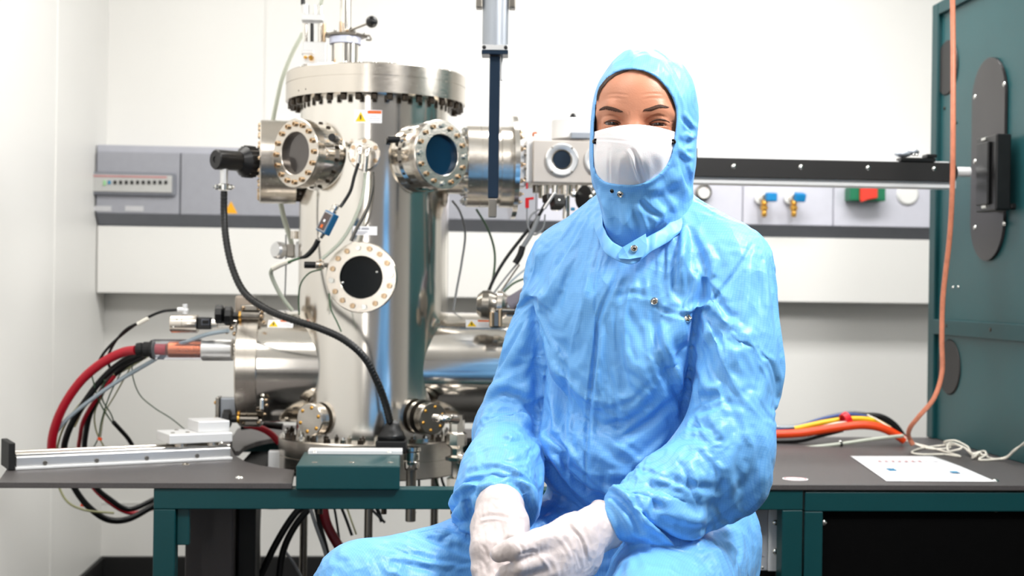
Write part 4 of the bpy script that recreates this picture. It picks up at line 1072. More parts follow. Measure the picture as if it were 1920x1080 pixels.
# clear hose block above the left flange
p = PD(460, 573, 3.45)
tag(MB().box(p, (0.046, 0.05, 0.05), None, 0.006).build('junction_box', mat('smoky_plastic', (0.62, 0.57, 0.52), 0.3, 0.3, vary=0.08, vscale=10)),
    'smoky beige junction box sitting on top of the left side flange', 'junction box')
# ================================================================ CABLES
def C3(pts, d0, d1=None):
    """points given as (px, py) or (px, py, d); depth runs from d0 to d1"""
    d1 = d0 if d1 is None else d1; n = len(pts) - 1
    return [PD(p[0], p[1], p[2] if len(p) > 2 else d0 + (d1 - d0) * i / n) for i, p in enumerate(pts)]
LG = 'cables looping left of the chamber'
cable('power_cable', C3([(256, 656), (232, 660), (192, 680), (152, 714), (118, 764), (100, 812), (97, 850), (104, 886)], 3.42, 3.60), 0.0118, REDR,
      'thick red cable arching from the black gland down behind the rail', group=LG)
cable('power_cable', C3([(262, 662), (236, 674), (196, 706), (152, 764), (127, 812), (120, 850), (136, 908), (166, 950), (202, 974), (238, 974), (292, 946)], 3.44, 3.76), 0.0085, RUBBER,
      'thick black cable just inside the red arching cable', group=LG)
cable('power_cable', C3([(270, 668), (238, 684), (202, 716), (172, 768), (161, 812), (159, 850), (176, 908), (206, 936), (242, 955), (292, 935)], 3.46, 3.80), 0.0072, RUBBER,
      'second black cable, right of the thicker black one', group=LG)
cable('power_cable', C3([(214, 706), (178, 752), (156, 790), (150, 820), (148, 850), (168, 905), (205, 942), (245, 962), (292, 952)], 3.50, 3.84), 0.0055, REDR,
      'thinner dark red cable beside the second black cable', group=LG)
cable('gauge_cable', C3([(332, 581), (304, 584), (268, 600), (228, 628), (196, 660), (182, 684), (172, 700)], 3.40, 3.5), 0.0036, RUBBER, 'black cable from the brushed gauge bending down to the red cable', group=LG)
cable('gauge_cable', C3([(262, 604), (236, 618), (214, 644), (202, 672), (206, 690)], 3.42, 3.5), 0.0034, RUBBER, 'black branch leaving the white sleeve above the red cable', group=LG)
tag(MB().tube(C3([(278, 597), (268, 602), (258, 608)], 3.41), 0.0052, 12).build('cable_sleeve', WHITEW), 'short white sleeve on the black gauge cable', 'cable sleeve')
cable('air_hose', C3([(428, 620), (385, 628), (330, 650), (280, 680), (230, 709), (170, 750), (120, 792), (98, 825), (92, 850)], 3.36, 3.6), 0.0052, TUBEW,
      'pale blue hose slanting from the flange across the cable arch to the rail', 'hose')
thin = [([(250, 672), (248, 700), (262, 740), (290, 765), (320, 784), (350, 808)], GREENW, 0.0015, 'thin green wire hanging free from the cable arch towards the carriage'),
        ([(172, 704), (186, 752), (206, 786), (214, 794)], GREENW, 0.0019, 'thin green wire crossing down to the black sleeve'),
        ([(196, 712), (192, 748), (208, 776), (214, 794)], GREENW, 0.0019, 'thin dark green wire joining the black sleeve from above'),
        ([(232, 688), (206, 740), (190, 790), (184, 822), (170, 848)], GREENW, 0.0017, 'thin green wire running past the upper orange tie'),
        ([(214, 702), (192, 742), (178, 772), (180, 806), (196, 840)], YELLW, 0.0022, 'straw coloured wire curling inside the cable arch'),
        ([(284, 664), (240, 690), (196, 716), (150, 758), (120, 800), (106, 850), (110, 910), (128, 942), (158, 956), (214, 962)], YELLW, 0.0030, 'straw coloured wire following the red cable and looping under the worktop'),
        ([(300, 668), (250, 700), (204, 724), (160, 762), (140, 800)], YELLW, 0.0026, 'short straw coloured wire next to the pale blue hose'),
        ([(244, 690), (216, 740), (196, 776), (188, 820)], YELLW, 0.0018, 'thin straw wire going straight down to the orange tie')]
for i, (p, m_, r_, l) in enumerate(thin):
    cable('thin_wire', C3(p, 3.48 + i * 0.008, 3.62 + i * 0.008), r_, m_, l, 'wire', 'thin wires inside the cable arch', n=8)
cable('cable_sleeve', C3([(213, 792), (226, 806), (240, 822), (252, 842)], 3.56, 3.66), 0.0058, RUBBER, 'thick black sleeve where the green wires join, above the rail', 'cable sleeve')
for px, py, d, l in ((187, 823, 3.60, 'small orange tie on the thin wires above the rail'), (159, 847, 3.66, 'small orange tie at the black cable touching the rail edge'), (155, 947, 3.70, 'small orange tie on the straw wire under the worktop')):
    tag(MB().lathe([(0.0045, -0.003), (0.006, -0.003), (0.006, 0.003), (0.0045, 0.003), (0.0045, -0.003)], PD(px, py, d), (0.2, 0, 1), 12).build('cable_tie', mat('tie_orange', (0.92, 0.30, 0.10), 0.4, vary=0.02, vscale=20)), l, 'cable tie')

# sensor string at the front of the chamber
cable('sensor_lead', C3([(672, 306), (664, 332), (657, 358), (644, 380), (638, 388)], 3.215, 3.20), 0.0040, RUBBER, 'short black lead from the small flange down to the blue sensor box', 'cable')
pb = PD(614, 418, 3.19); ay = (PD(627, 392, 3.19) - PD(601, 444, 3.19)).normalized(); an = -VD; ax_ = ay.cross(an).normalized(); an = ax_.cross(ay)
T = thing('sensor_box', 'small tilted blue sensor box with dark front wired before the chamber', 'sensor', pb)
# turned so its side shows
ax2 = (ax_ * 0.60 - an * 0.80).normalized(); an2 = ax2.cross(ay)
MB().box(pb, (0.020, 0.052, 0.030), (ax2, ay, an2), 0.002).build('housing', mat('sensor_blue', (0.12, 0.40, 0.58), 0.35, 0.3, vary=0.04, vscale=30), T)
fc = MB().box(pb - ax2 * 0.0110, (0.002, 0.047, 0.026), (ax2, ay, an2), 0.0005).build('front_cover', GREYP, T)
MB().box(pb - ax2 * 0.0126, (0.0015, 0.040, 0.020), (ax2, ay, an2), 0.0005).build('display', mat('sensor_display', (0.33, 0.28, 0.27), 0.2, vary=0.1, vscale=60), fc)
MB().box(pb - ax2 * 0.0138 - ay * 0.012, (0.0008, 0.008, 0.006), (ax2, ay, an2)).build('orange_mark', INKO, fc)
MB().box(pb - ax2 * 0.0138 + ay * 0.002, (0.0008, 0.006, 0.005), (ax2, ay, an2)).build('white_mark', PAPER, fc)
MB().lathe([(0, 0), (0.0085, 0), (0.0085, 0.006), (0.006, 0.008), (0.008, 0.011), (0.008, 0.018), (0.005, 0.022), (0, 0.022)], pb + ay * 0.0262, ay, 16).build('connector', STEEL, T)
MB().lathe([(0, 0), (0.008, 0), (0.007, 0.006), (0.0055, 0.012), (0, 0.012)], pb - ay * 0.0262, -ay, 16).build('connector', STEEL, T)
cable('sensor_lead', C3([(597, 450), (588, 466), (574, 480), (562, 484)], 3.19, 3.2), 0.0065, RUBBER, 'tapered black lead below the blue sensor box', 'cable', rs=[(0, 1), (0.6, 0.9), (1, 0.4)])
cable('sensor_lead', C3([(562, 484), (550, 488), (540, 492)], 3.2), 0.0030, GREENW, 'thin dark lead between the tapered lead and the white wrap', 'cable')
cable('cable_wrap', C3([(546, 488), (528, 495), (512, 503)], 3.22, 3.24), 0.0068, WHITEW, 'white wrap bundling the leads left of the chamber', 'cable sleeve')
cable('air_hose', C3([(512, 503), (508, 512), (518, 538), (532, 562), (548, 582)], 3.24, 3.3), 0.0050, TUBEG, 'milky hose kinked below the white wrap', 'hose')
cable('air_hose', C3([(526, 380), (534, 415), (545, 450), (550, 484)], 3.58), 0.0068, TUBEG, 'milky green hose below the left port flanges', 'hose')
cable('thin_wire', C3([(536, 440), (536, 500), (534, 560)], 3.56), 0.0020, GREYW, 'thin grey wire hanging straight beside the milky hose', 'wire')
cable('air_hose', C3([(568, 62), (548, 100), (530, 145), (519, 190), (512, 226), (508, 262)], 3.62), 0.0056, TUBEG, 'milky hose curving down left of the chamber lid', 'hose')
cable('air_hose', C3([(601, 9), (606, -6), (620, -30)], 3.46), 0.0046, TUBEG, 'milky hose leaving the top of the pneumatic cylinder', 'hose')
cable('strap_hose', C3([(685, 324), (683, 350), (676, 382), (660, 420), (640, 452), (604, 486)], 3.23, 3.22), 0.0042, TUBEG, 'beige hose from the small flange passing right of the sensor box', 'hose')
cable('strap_hose', C3([(698, 322), (698, 352), (688, 392), (668, 430), (658, 452)], 3.245), 0.0042, STEELD, 'grey braided hose right of the beige hose on the chamber front', 'hose')
cable('thin_wire', C3([(603, 505), (580, 512), (564, 532), (560, 560), (561, 590)], 3.24, 3.3), 0.0019, GREENW, 'thin dark wire bending left of the round lower viewport', 'wire')
cable('thin_wire', C3([(617, 550), (620, 578), (632, 604), (640, 622)], 3.24), 0.0019, GREENW, 'thin dark wire below the left rim of the round lower viewport', 'wire')
p = PD(527, 470, 3.52)
T = thing('leak_valve', 'round silver valve between the milky hoses left of the chamber', 'valve', p)
MB().lathe([(0, 0.02), (0.018, 0.02), (0.022, 0.014), (0.022, 0)], p, (-0.7, -0.7, 0.1), 28).build('cap', ALU, T)
MB().box(p + Vector((0.024, 0.0, 0)), (0.022, 0.02, 0.034), None, 0.003).build('block', STEELD, T)
MB().box(p + Vector((0.042, 0.0, 0.004)), (0.010, 0.02, 0.040), None, 0.003).build('end_plate', ALUW, T)
MB().lathe([(0, 0), (0.010, 0), (0.010, 0.02), (0, 0.02)], PD(552, 448, 3.5), (0, 0, 1), 16).build('nut', STEELB, T)

# right of the chamber
RG = 'leads hanging between chamber and sleeve'
right = [([(848, 376), (862, 396), (872, 436), (866, 490), (856, 545), (850, 582)], GREYW, 0.0030, 3.6, 'grey lead hanging nearest the chamber wall'),
         ([(893, 392), (914, 428), (927, 470), (926, 512), (914, 560)], GREENW, 0.0030, 3.62, 'dark green lead under the round gate flanges'),
         ([(1024, 380), (1004, 414), (975, 450), (945, 490), (925, 525), (912, 556)], RUBBER, 0.0042, 3.45, 'thick black lead slanting from the black block to the elbow'),
         ([(1010, 405), (998, 434), (976, 470)], GREYW, 0.0060, 3.42, 'short grey sleeve slanting left of the shoulder'),
         ([(970, 494), (950, 518), (924, 552)], GREYW, 0.0022, 3.42, 'thin grey lead below the black connector, left strand'),
         ([(974, 496), (960, 516), (934, 554)], STEELD, 0.0022, 3.43, 'thin dark lead below the black connector, right strand'),
         ([(1020, 482), (985, 505), (958, 528), (936, 552)], TUBEW, 0.0024, 3.48, 'pale blue thin hose slanting in front of the white boxing'),
         ([(1012, 516), (985, 522), (962, 532), (940, 552)], GREENW, 0.0026, 3.47, 'dark green lead just above the ribbed hose'),
         ([(1016, 572), (980, 576), (958, 572)], RUBBER, 0.0030, 3.38, 'black lead just beneath the ribbed hose'),
         ([(1012, 392), (996, 404), (990, 424), (1002, 440), (1018, 428), (1022, 402)], GREYW, 0.0022, 3.42, 'looped grey lead under the instrument box'),
         ([(1022, 430), (1026, 450), (1032, 462)], RUBBER, 0.0034, 3.46, 'short black lead at the shoulder line')]
for p, m_, r_, d_, l in right: cable('sensor_lead', C3(p, d_), r_, m_, l, 'cable', RG, n=8)
cable('cable_connector', C3([(980, 462), (975, 478), (966, 494)], 3.41), 0.0082, BLACKM, 'black connector on the grey sleeve left of the shoulder', 'connector')

# under the bench
UG = 'cables hanging under the bench'
under = [([(574, 940), (548, 970), (516, 1022), (484, 1090)], RUBBER, 0.0085, 3.30, 'thick black cable under the bench, leftmost of the hanging cables'),
         ([(592, 940), (556, 982), (532, 1030), (522, 1090)], RUBBER, 0.0085, 3.34, 'second thick black cable under the bench, next to the leftmost one'),
         ([(604, 935), (612, 980), (634, 1022), (660, 1060)], mat('dark_red_rubber', (0.36, 0.05, 0.09), 0.4, vary=0.05, vscale=30), 0.0120, 3.32, 'thick dark red cable under the teal bench'),
         ([(590, 940), (600, 985), (612, 1030), (622, 1080)], RUBBER, 0.0060, 3.36, 'black cable left of the dark red cable under the bench'),
         ([(578, 940), (592, 985), (608, 1030), (620, 1075)], GREYW, 0.0045, 3.28, 'grey cable crossing left of the dark red cable under the bench'),
         ([(624, 938), (630, 970), (636, 1010)], RUBBER, 0.0030, 3.36, 'thin black cable right of the dark red cable under the bench'),
         ([(634, 938), (646, 966), (660, 1004)], RUBBER, 0.0036, 3.34, 'thin black cable beside the straw coloured one under the bench'),
         ([(646, 938), (656, 968), (668, 1002)], YELLW, 0.0022, 3.34, 'straw coloured cable under the bench'),
         ([(684, 936), (698, 956), (722, 980)], RUBBER, 0.0032, 3.30, 'thin black cable just left of the knee under the bench'),
         ([(692, 936), (706, 952), (716, 978)], RUBBER, 0.0048, 3.33, 'black cable above the knee under the bench'),
         ([(740, 936), (758, 952), (780, 962)], RUBBER, 0.0026, 3.30, 'thin black cable touching the thigh outline under the bench'),
         ([(528, 1025), (548, 1052), (570, 1090)], GREYW, 0.0036, 3.40, 'short grey cable near the floor under the bench'),
         ([(488, 945), (486, 1000), (487, 1085)], STEELD, 0.0030, 3.55, 'thin steel rod left of the black cables under the bench')]
for p, m_, r_, d_, l in under: cable('bench_cable', C3(p, d_), r_, m_, l, 'cable', UG, n=10)
cable('power_cable', C3([(458, 796), (486, 802), (506, 812), (524, 830)], 3.62), 0.0085, REDR, 'dark red cable end behind the black clamp knob', 'cable')
cable('power_cable', C3([(452, 800), (490, 796), (530, 800)], 3.68), 0.0095, RUBBER, 'thick black cable behind the clamp knob', 'cable')
for pts, d_, l in (([(795, 875), (812, 890), (822, 912)], 3.5, 'blue green lead behind the bench gap'),
                   ([(785, 878), (786, 920)], 3.45, 'dark vertical lead in the bench gap beside the gauge tube'),
                   ([(832, 868), (828, 895), (836, 920)], 3.5, 'dark curved lead in the bench gap left of the valve')):
    cable('sensor_lead', C3(pts, d_), 0.0034, GREENW if 'blue' in l else RUBBER, l, 'cable', 'leads in the bench gap')
# white bracket and dark coil seen in the worktop cutout
A = PD(503, 846, 3.42); B = PD(524, 888, 3.42)
tag(MB().span((A.x, A.y, 0.62), (B.x, A.y + 0.03, A.z), 0.002).build('support_bracket', ALUW), 'white bracket standing in the dark worktop cutout', 'bracket')

# cable bundle on the right worktop
BG = 'cables bundled on the right worktop'
dB = 3.80
bund = [([(1380, 812), (1440, 814), (1500, 812), (1560, 803), (1620, 797), (1655, 803), (1685, 818), (1696, 826)], ORANGE, 0.0118, 3.78, 'thick orange cable on the right worktop'),
        ([(1380, 826), (1440, 828), (1500, 826), (1540, 816), (1580, 806)], RUBBER, 0.0065, 3.80, 'black cable beneath the thick orange cable'),
        ([(1490, 804), (1550, 791), (1600, 785), (1640, 789), (1668, 804)], YELLOW, 0.0074, 3.83, 'yellow cable above the thick orange cable'),
        ([(1430, 806), (1490, 801), (1540, 786), (1590, 777), (1630, 782)], BLUEW, 0.0050, 3.87, 'blue cable rising behind the yellow cable'),
        ([(1430, 802), (1500, 797), (1560, 778), (1604, 773), (1648, 784), (1682, 812)], GREYW, 0.0042, 3.92, 'grey cable at the top of the bundle'),
        ([(1430, 798), (1480, 801), (1530, 792), (1580, 783)], TUBEW, 0.0030, 3.84, 'pale cable between the blue and yellow cables'),
        ([(1560, 784), (1610, 780), (1650, 781), (1676, 796), (1696, 822)], RUBBER, 0.0088, 3.90, 'thick black cable ending the bundle at the right'),
        ([(1540, 800), (1580, 792), (1630, 795), (1668, 808)], WHITEW, 0.0030, 3.79, 'thin white cable resting on the orange cable'),
        ([(1380, 838), (1440, 839), (1500, 840), (1570, 833), (1640, 823), (1694, 817)], TUBEG, 0.0050, 3.74, 'milky white cable lying in front of the orange cable')]
for p, m_, r_, d_, l in bund: cable('bundled_cable', C3(p, d_), r_, m_, l, 'cable', BG)
p = PD(1586, 786, 3.80)
tag(MB().lathe([(0.015, -0.008), (0.019, -0.008), (0.019, 0.008), (0.015, 0.008), (0.015, -0.008)], p, (1, 0.3, 0.5), 20).build('cable_strap', mat('strap_red', (0.85, 0.08, 0.16), 0.45, vary=0.02, vscale=20)), 'red strap around the cable bundle on the right worktop', 'strap')
p = PD(1577, 833, 3.74)
T = thing('cable_tie', 'small black tie on the milky cable before the orange cable', 'cable tie', p)
MB().lathe([(0.0052, -0.003), (0.0072, -0.003), (0.0072, 0.003), (0.0052, 0.003), (0.0052, -0.003)], p, (1, 0, 0), 12).build('loop', BLACK, T)
MB().box(p - Vector((0, 0.006, 0.006)), (0.004, 0.004, 0.012)).build('tail', BLACK, T)
# white cord with its knot
def T2(px, py, h=0.004): return PZ(px, py, ZT + h)
cc = [PD(1626, 778, 3.86), PD(1650, 790, 3.84), PD(1672, 806, 3.8), T2(1700, 826, 0.012), T2(1740, 838), T2(1776, 848), T2(1800, 856), T2(1770, 852), T2(1730, 852), T2(1712, 850), T2(1722, 842),
      T2(1760, 836), T2(1790, 834, 0.02), T2(1800, 842, 0.03), T2(1780, 846, 0.02), T2(1784, 830, 0.03), T2(1806, 838, 0.02), T2(1830, 856), T2(1850, 852, 0.012), T2(1836, 862), T2(1858, 862), PX(1884, 858, 1.503), PX(1904, 842, 1.503), PX(1932, 828, 1.503)]
cable('white_cord', cc, 0.0026, WHITEW, 'white cord lying tangled on the right worktop before the teal cabinet', 'cord', 'white cords on the right worktop', n=8)
cc2 = [PD(1640, 784, 3.82), PD(1676, 806, 3.78), T2(1716, 832, 0.008), T2(1752, 842), T2(1784, 838, 0.01), T2(1770, 830, 0.02), T2(1790, 826, 0.03), T2(1812, 836, 0.02), T2(1824, 850, 0.012), T2(1846, 846, 0.015), T2(1852, 857), PX(1884, 860, 1.495), PX(1902, 846, 1.495), PX(1932, 820, 1.495)]
cable('white_cord', cc2, 0.0023, WHITEW, 'second white cord, crossing the tangle towards the frame edge', 'cord', 'white cords on the right worktop', n=8)
T = thing('cord_knot', 'tight knot in the white cord near the teal cabinet foot', 'knot', T2(1832, 856))
nb = MB(); kp = [T2(1832, 854, 0.010) + Vector((0.014 * math.cos(t * 1.9), 0.012 * math.sin(t * 2.3), 0.006 * math.sin(t * 3.1))) for t in np.linspace(0, 2 * PI, 22)]
nb.tube(kp, 0.0027, 8, 6).build('knot_loop', WHITEW, T)
# ================================================================ PERSON : implicit surfaces
from mathutils.bvhtree import BVHTree
def bvh(V, Fc): return BVHTree.FromPolygons([tuple(v) for v in V], [tuple(int(i) for i in f) for f in Fc])
def hit(tree, px, py, lift=0.0):
    r = ray(px, py).normalized(); loc, n, i, d = tree.ray_cast(CAM, r)
    if loc is None: return None, None
    if n.dot(r) > 0: n = -n
    return loc + n * lift, n
def npv(v): return np.array(v, dtype=np.float32)
def seg(P, a, b, ra, rb, e=None, s=1.0):
    """tapered capsule; e,s : squash factor s along unit direction e"""
    a = npv(a); b = npv(b); ab = b - a; L2 = float(ab @ ab) + 1e-12
    t = np.clip(((P - a) @ ab) / L2, 0, 1)
    V = P - a - t[:, None] * ab
    if e is not None:
        e = npv(e); V = V + (V @ e)[:, None] * e * (1 / s - 1)
        d = np.sqrt((V * V).sum(1)) - (ra + (rb - ra) * t)
        return d * min(1.0, s)
    return np.sqrt((V * V).sum(1)) - (ra + (rb - ra) * t)
def chain(P, pts, rs, k=0.01, e=None, s=1.0):
    d = None
    for i in range(len(pts) - 1):
        q = seg(P, pts[i], pts[i + 1], rs[i], rs[i + 1], e, s)
        d = q if d is None else smin(d, q, k)
    return d
def ell(P, c, r, ax=None):
    V = P - npv(c)
    if ax is not None: V = V @ np.array([list(a) for a in ax], dtype=np.float32).T
    r = npv(r); k0 = np.sqrt(((V / r) ** 2).sum(1)); k1 = np.sqrt(((V / (r * r)) ** 2).sum(1)) + 1e-9
    return k0 * (k0 - 1) / k1
def smin(a, b, k):
    h = np.clip(0.5 + 0.5 * (b - a) / k, 0, 1)
    return b + (a - b) * h - k * h * (1 - h)
def smax(a, b, k): return -smin(-a, -b, k)

def sdf_mesh(f, lo, hi, h, coarse=4):
    lo = npv(lo); hi = npv(hi); H = h * coarse
    nc = np.ceil((hi - lo) / H).astype(int) + 1
    ax = [lo[i] + H * np.arange(nc[i]) for i in range(3)]
    G = np.stack(np.meshgrid(*ax, indexing='ij'), -1).reshape(-1, 3).astype(np.float32)
    D = np.concatenate([f(G[i:i + 400000]) for i in range(0, len(G), 400000)]).reshape(nc)
    # coarse cells near the surface
    act = np.zeros(nc - 1, bool); mn = np.full(nc - 1, 1e9, np.float32)
    for dx in (0, 1):
        for dy in (0, 1):
            for dz in (0, 1):
                mn = np.minimum(mn, np.abs(D[dx:nc[0] - 1 + dx, dy:nc[1] - 1 + dy, dz:nc[2] - 1 + dz]))
    act = mn < H * 1.3
    nf = (nc - 1) * coarse + 1
    F = np.repeat(np.repeat(np.repeat(D, coarse, 0), coarse, 1), coarse, 2)[:nf[0], :nf[1], :nf[2]].astype(np.float32)
    F = np.where(F > 0, np.float32(1), np.float32(-1))
    m = np.zeros(nf, bool); ci = np.argwhere(act)
    for i in range(coarse + 1):
        for j in range(coarse + 1):
            for k in range(coarse + 1):
                m[ci[:, 0] * coarse + i, ci[:, 1] * coarse + j, ci[:, 2] * coarse + k] = True
    idx = np.argwhere(m)
    vals = np.empty(len(idx), np.float32)
    for i in range(0, len(idx), 400000):
        vals[i:i + 400000] = f((lo + idx[i:i + 400000] * h).astype(np.float32))
    F[m] = vals
    sg = F < 0
    n = np.array(F.shape)
    # active cells
    cnt = np.zeros(n - 1, np.int8)
    for dx in (0, 1):
        for dy in (0, 1):
            for dz in (0, 1):
                cnt += sg[dx:n[0] - 1 + dx, dy:n[1] - 1 + dy, dz:n[2] - 1 + dz]
    ac = (cnt > 0) & (cnt < 8)
    cid = np.full(n - 1, -1, np.int64); cells = np.argwhere(ac); cid[ac] = np.arange(len(cells))
    acc = np.zeros((len(cells), 3)); w = np.zeros(len(cells))
    cor = [(i, j, k) for i in (0, 1) for j in (0, 1) for k in (0, 1)]
    for a in range(8):
        for b in range(a + 1, 8):
            A = np.array(cor[a]); B = np.array(cor[b])
            if np.abs(A - B).sum() != 1: continue
            va = F[tuple((cells + A).T)]; vb = F[tuple((cells + B).T)]
            s = (va < 0) != (vb < 0)
            t = np.where(s, va / np.where(s, va - vb, 1), 0)
            p = cells + A + (B - A) * t[:, None]
            acc[s] += p[s]; w[s] += 1
    V = lo + h * acc / w[:, None]
    faces = []
    for axis in range(3):
        d = [0, 0, 0]; d[axis] = 1
        s0 = sg[:n[0] - d[0], :n[1] - d[1], :n[2] - d[2]]; s1 = sg[d[0]:, d[1]:, d[2]:]
        u, v = (axis + 1) % 3, (axis + 2) % 3
        e = np.argwhere(s0 != s1); ok = (e[:, u] > 0) & (e[:, v] > 0) & (e[:, u] < n[u] - 1) & (e[:, v] < n[v] - 1)
        e = e[ok]; st = s0[tuple(e.T)]
        U = np.zeros(3, int); U[u] = 1; W_ = np.zeros(3, int); W_[v] = 1
        q = [cid[tuple((e - U - W_).T)], cid[tuple((e - W_).T)], cid[tuple(e.T)], cid[tuple((e - U).T)]]
        Q = np.stack(q, 1); Q[~st] = Q[~st][:, ::-1]
        faces.append(Q)
    Fc = np.concatenate(faces); Fc = Fc[(Fc >= 0).all(1)]
    return V.astype(np.float64), Fc

def np_normals(V, Fc):
    a = V[Fc[:, 2]] - V[Fc[:, 0]]; b = V[Fc[:, 3]] - V[Fc[:, 1]]
    n = np.cross(a, b); N = np.zeros_like(V)
    for i in range(4): np.add.at(N, Fc[:, i], n)
    return N / (np.linalg.norm(N, axis=1)[:, None] + 1e-12)
def np_smooth(V, Fc, it=2, lam=0.5):
    E = np.concatenate([Fc[:, [0, 1]], Fc[:, [1, 2]], Fc[:, [2, 3]], Fc[:, [3, 0]]])
    deg = np.bincount(E[:, 0], minlength=len(V)) + np.bincount(E[:, 1], minlength=len(V))
    for _ in range(it):
        S = np.stack([np.bincount(E[:, 0], V[E[:, 1], k], len(V)) + np.bincount(E[:, 1], V[E[:, 0], k], len(V)) for k in range(3)], 1)
        V = V + lam * (S / deg[:, None] - V)
    return V
_R = np.array(RT); _U = np.array(UP); _F = np.array(FW); _C = np.array(CAM)
def proj(V):
    W_ = V - _C; d = W_ @ _F
    return 960 + FPX * (W_ @ _R) / d, 540 - FPX * (W_ @ _U) / d, d
def np_obj(name, V, Fc, m, parent=None, smooth=True):
    me = bpy.data.meshes.new(name)
    me.vertices.add(len(V)); me.vertices.foreach_set('co', V.astype(np.float32).ravel())
    me.loops.add(Fc.size); me.loops.foreach_set('vertex_index', Fc.astype(np.int32).ravel())
    me.polygons.add(len(Fc)); me.polygons.foreach_set('loop_start', np.arange(0, Fc.size, 4, dtype=np.int32))
    me.polygons.foreach_set('loop_total', np.full(len(Fc), 4, np.int32))
    me.polygons.foreach_set('use_smooth', np.full(len(Fc), smooth))
    me.update(calc_edges=True); me.validate()
    me.materials.append(m)
    o = bpy.data.objects.new(name, me); COL.objects.link(o)
    if parent is not None: attach(o, parent)
    return o
def sstep(a, b, x):
    t = np.clip((x - a) / (b - a), 0, 1); return t * t * (3 - 2 * t)
def poly_dist(X, Y, pts):
    """distance (px), signed side and parameter along a smoothed polyline"""
    P = [Vector((p[0], p[1], 0)) for p in pts]; P = spline(P, 5) if len(P) > 2 else P
    best = np.full(len(X), 1e9); side = np.zeros(len(X)); par = np.zeros(len(X)); L = [0]
    for i in range(1, len(P)): L.append(L[-1] + (P[i] - P[i - 1]).length)
    for i in range(len(P) - 1):
        ax_, ay_ = P[i].x, P[i].y; bx_, by_ = P[i + 1].x - ax_, P[i + 1].y - ay_
        l2 = bx_ * bx_ + by_ * by_ + 1e-9
        t = np.clip(((X - ax_) * bx_ + (Y - ay_) * by_) / l2, 0, 1)
        dx, dy = X - ax_ - t * bx_, Y - ay_ - t * by_
        d = np.hypot(dx, dy); m_ = d < best
        best[m_] = d[m_]; side[m_] = np.sign(bx_ * dy - by_ * dx)[m_]; par[m_] = (L[i] + t * (L[i + 1] - L[i]))[m_] / L[-1]
    return best, side, par
def stroke(V, X, Y, pts, w, depth, asym=0.0):
    """signed relief (metres) of one fold: depth<0 valley, >0 ridge; w half width in px; asym steepens one side"""
    xs_ = [p[0] for p in pts]; ys_ = [p[1] for p in pts]; m_ = 3.2 * w
    sel = (X > min(xs_) - m_) & (X < max(xs_) + m_) & (Y > min(ys_) - m_) & (Y < max(ys_) + m_)
    out = np.zeros(len(X))
    if not sel.any(): return out
    d, s, t = poly_dist(X[sel], Y[sel], pts)
    ww = w * (1 - asym * s)
    taper = np.sin(np.clip(t, 0.0, 1) * PI) ** 0.6
    taper = 0.12 * (t > 0) + 0.88 * taper
    g = np.exp(-(d / ww) ** 2) - 0.45 * np.exp(-((d - 1.9 * ww) / (0.9 * ww)) ** 2)
    out[sel] = depth * taper * g
    return out

# ---------------------------------------------------------------- joints
HD = 2.10
SR, SL = PD(1060, 492, 2.255), PD(1377, 499, 2.10)
ER, WR = PD(950, 800, 2.23), PD(936, 925, 2.07)
EL, WL = PD(1372, 838, 2.03), PD(1150, 985, 1.95)
NB = PD(1205, 420, 2.19)
tf_ang = math.radians(24)
TF = (R0 * -math.sin(tf_ang) + Vector((-R0.y, R0.x, 0)) * -1 * math.cos(tf_ang)).normalized()   # where the chest faces
TF = TF if TF.dot(FW) < 0 else -TF
TS = Vector((-TF.y, TF.x, 0)); TS = TS if TS.dot(RT) > 0 else -TS                                 # towards her left
CHc, WAc, HIc = PD(1192, 575, 2.21), PD(1165, 780, 2.24), PD(1210, 985, 2.29)
HPR, KNR = PD(1110, 1035, 2.27), PD(680, 1098, 2.03)
HPL, KNL = PD(1300, 1040, 2.22), PD(1205, 1190, 1.82)
ANR = KNR + Vector((0.03, 0.10, -0.40)); ANL = KNL + Vector((0.0, 0.12, -0.38))

def g_torso(P):
    d = seg(P, CHc, WAc, 0.140, 0.138, TF, 0.84)
    d = smin(d, ell(P, PD(1185, 600, 2.145), (0.15, 0.085, 0.13), (TS, TF, ZU)), 0.05)
    d = smin(d, seg(P, SR + (SL - SR) * 0.14, SL - (SL - SR) * 0.14, 0.070, 0.070), 0.06)
    d = smin(d, seg(P, NB + Vector((0, 0.01, -0.05)), NB, 0.085, 0.060), 0.05)
    d = smin(d, seg(P, SR + (SL - SR) * 0.10 + ZU * 0.018, NB + ZU * 0.012 - TS * 0.03, 0.045, 0.045), 0.05)
    d = smin(d, seg(P, SL - (SL - SR) * 0.10 + ZU * 0.018, NB + ZU * 0.012 + TS * 0.03, 0.045, 0.048), 0.05)
    d = smin(d, ell(P, PD(1150, 830, 2.20), (0.142, 0.12, 0.075), (TS, TF, ZU)), 0.05)
    return d
def g_hips(P):
    d = ell(P, HIc, (0.185, 0.155, 0.12), (TS, TF, ZU))
    d = smin(d, ell(P, PD(1330, 1010, 2.25), (0.075, 0.10, 0.085), (TS, TF, ZU)), 0.04)
    return d
def g_armR(P):
    d = chain(P, [SR, SR + (ER - SR) * 0.5, ER], [0.062, 0.054, 0.052], 0.02)
    d = smin(d, chain(P, [ER, ER + (WR - ER) * 0.6, WR + ZU * 0.01], [0.054, 0.058, 0.056], 0.02), 0.03)
    return d
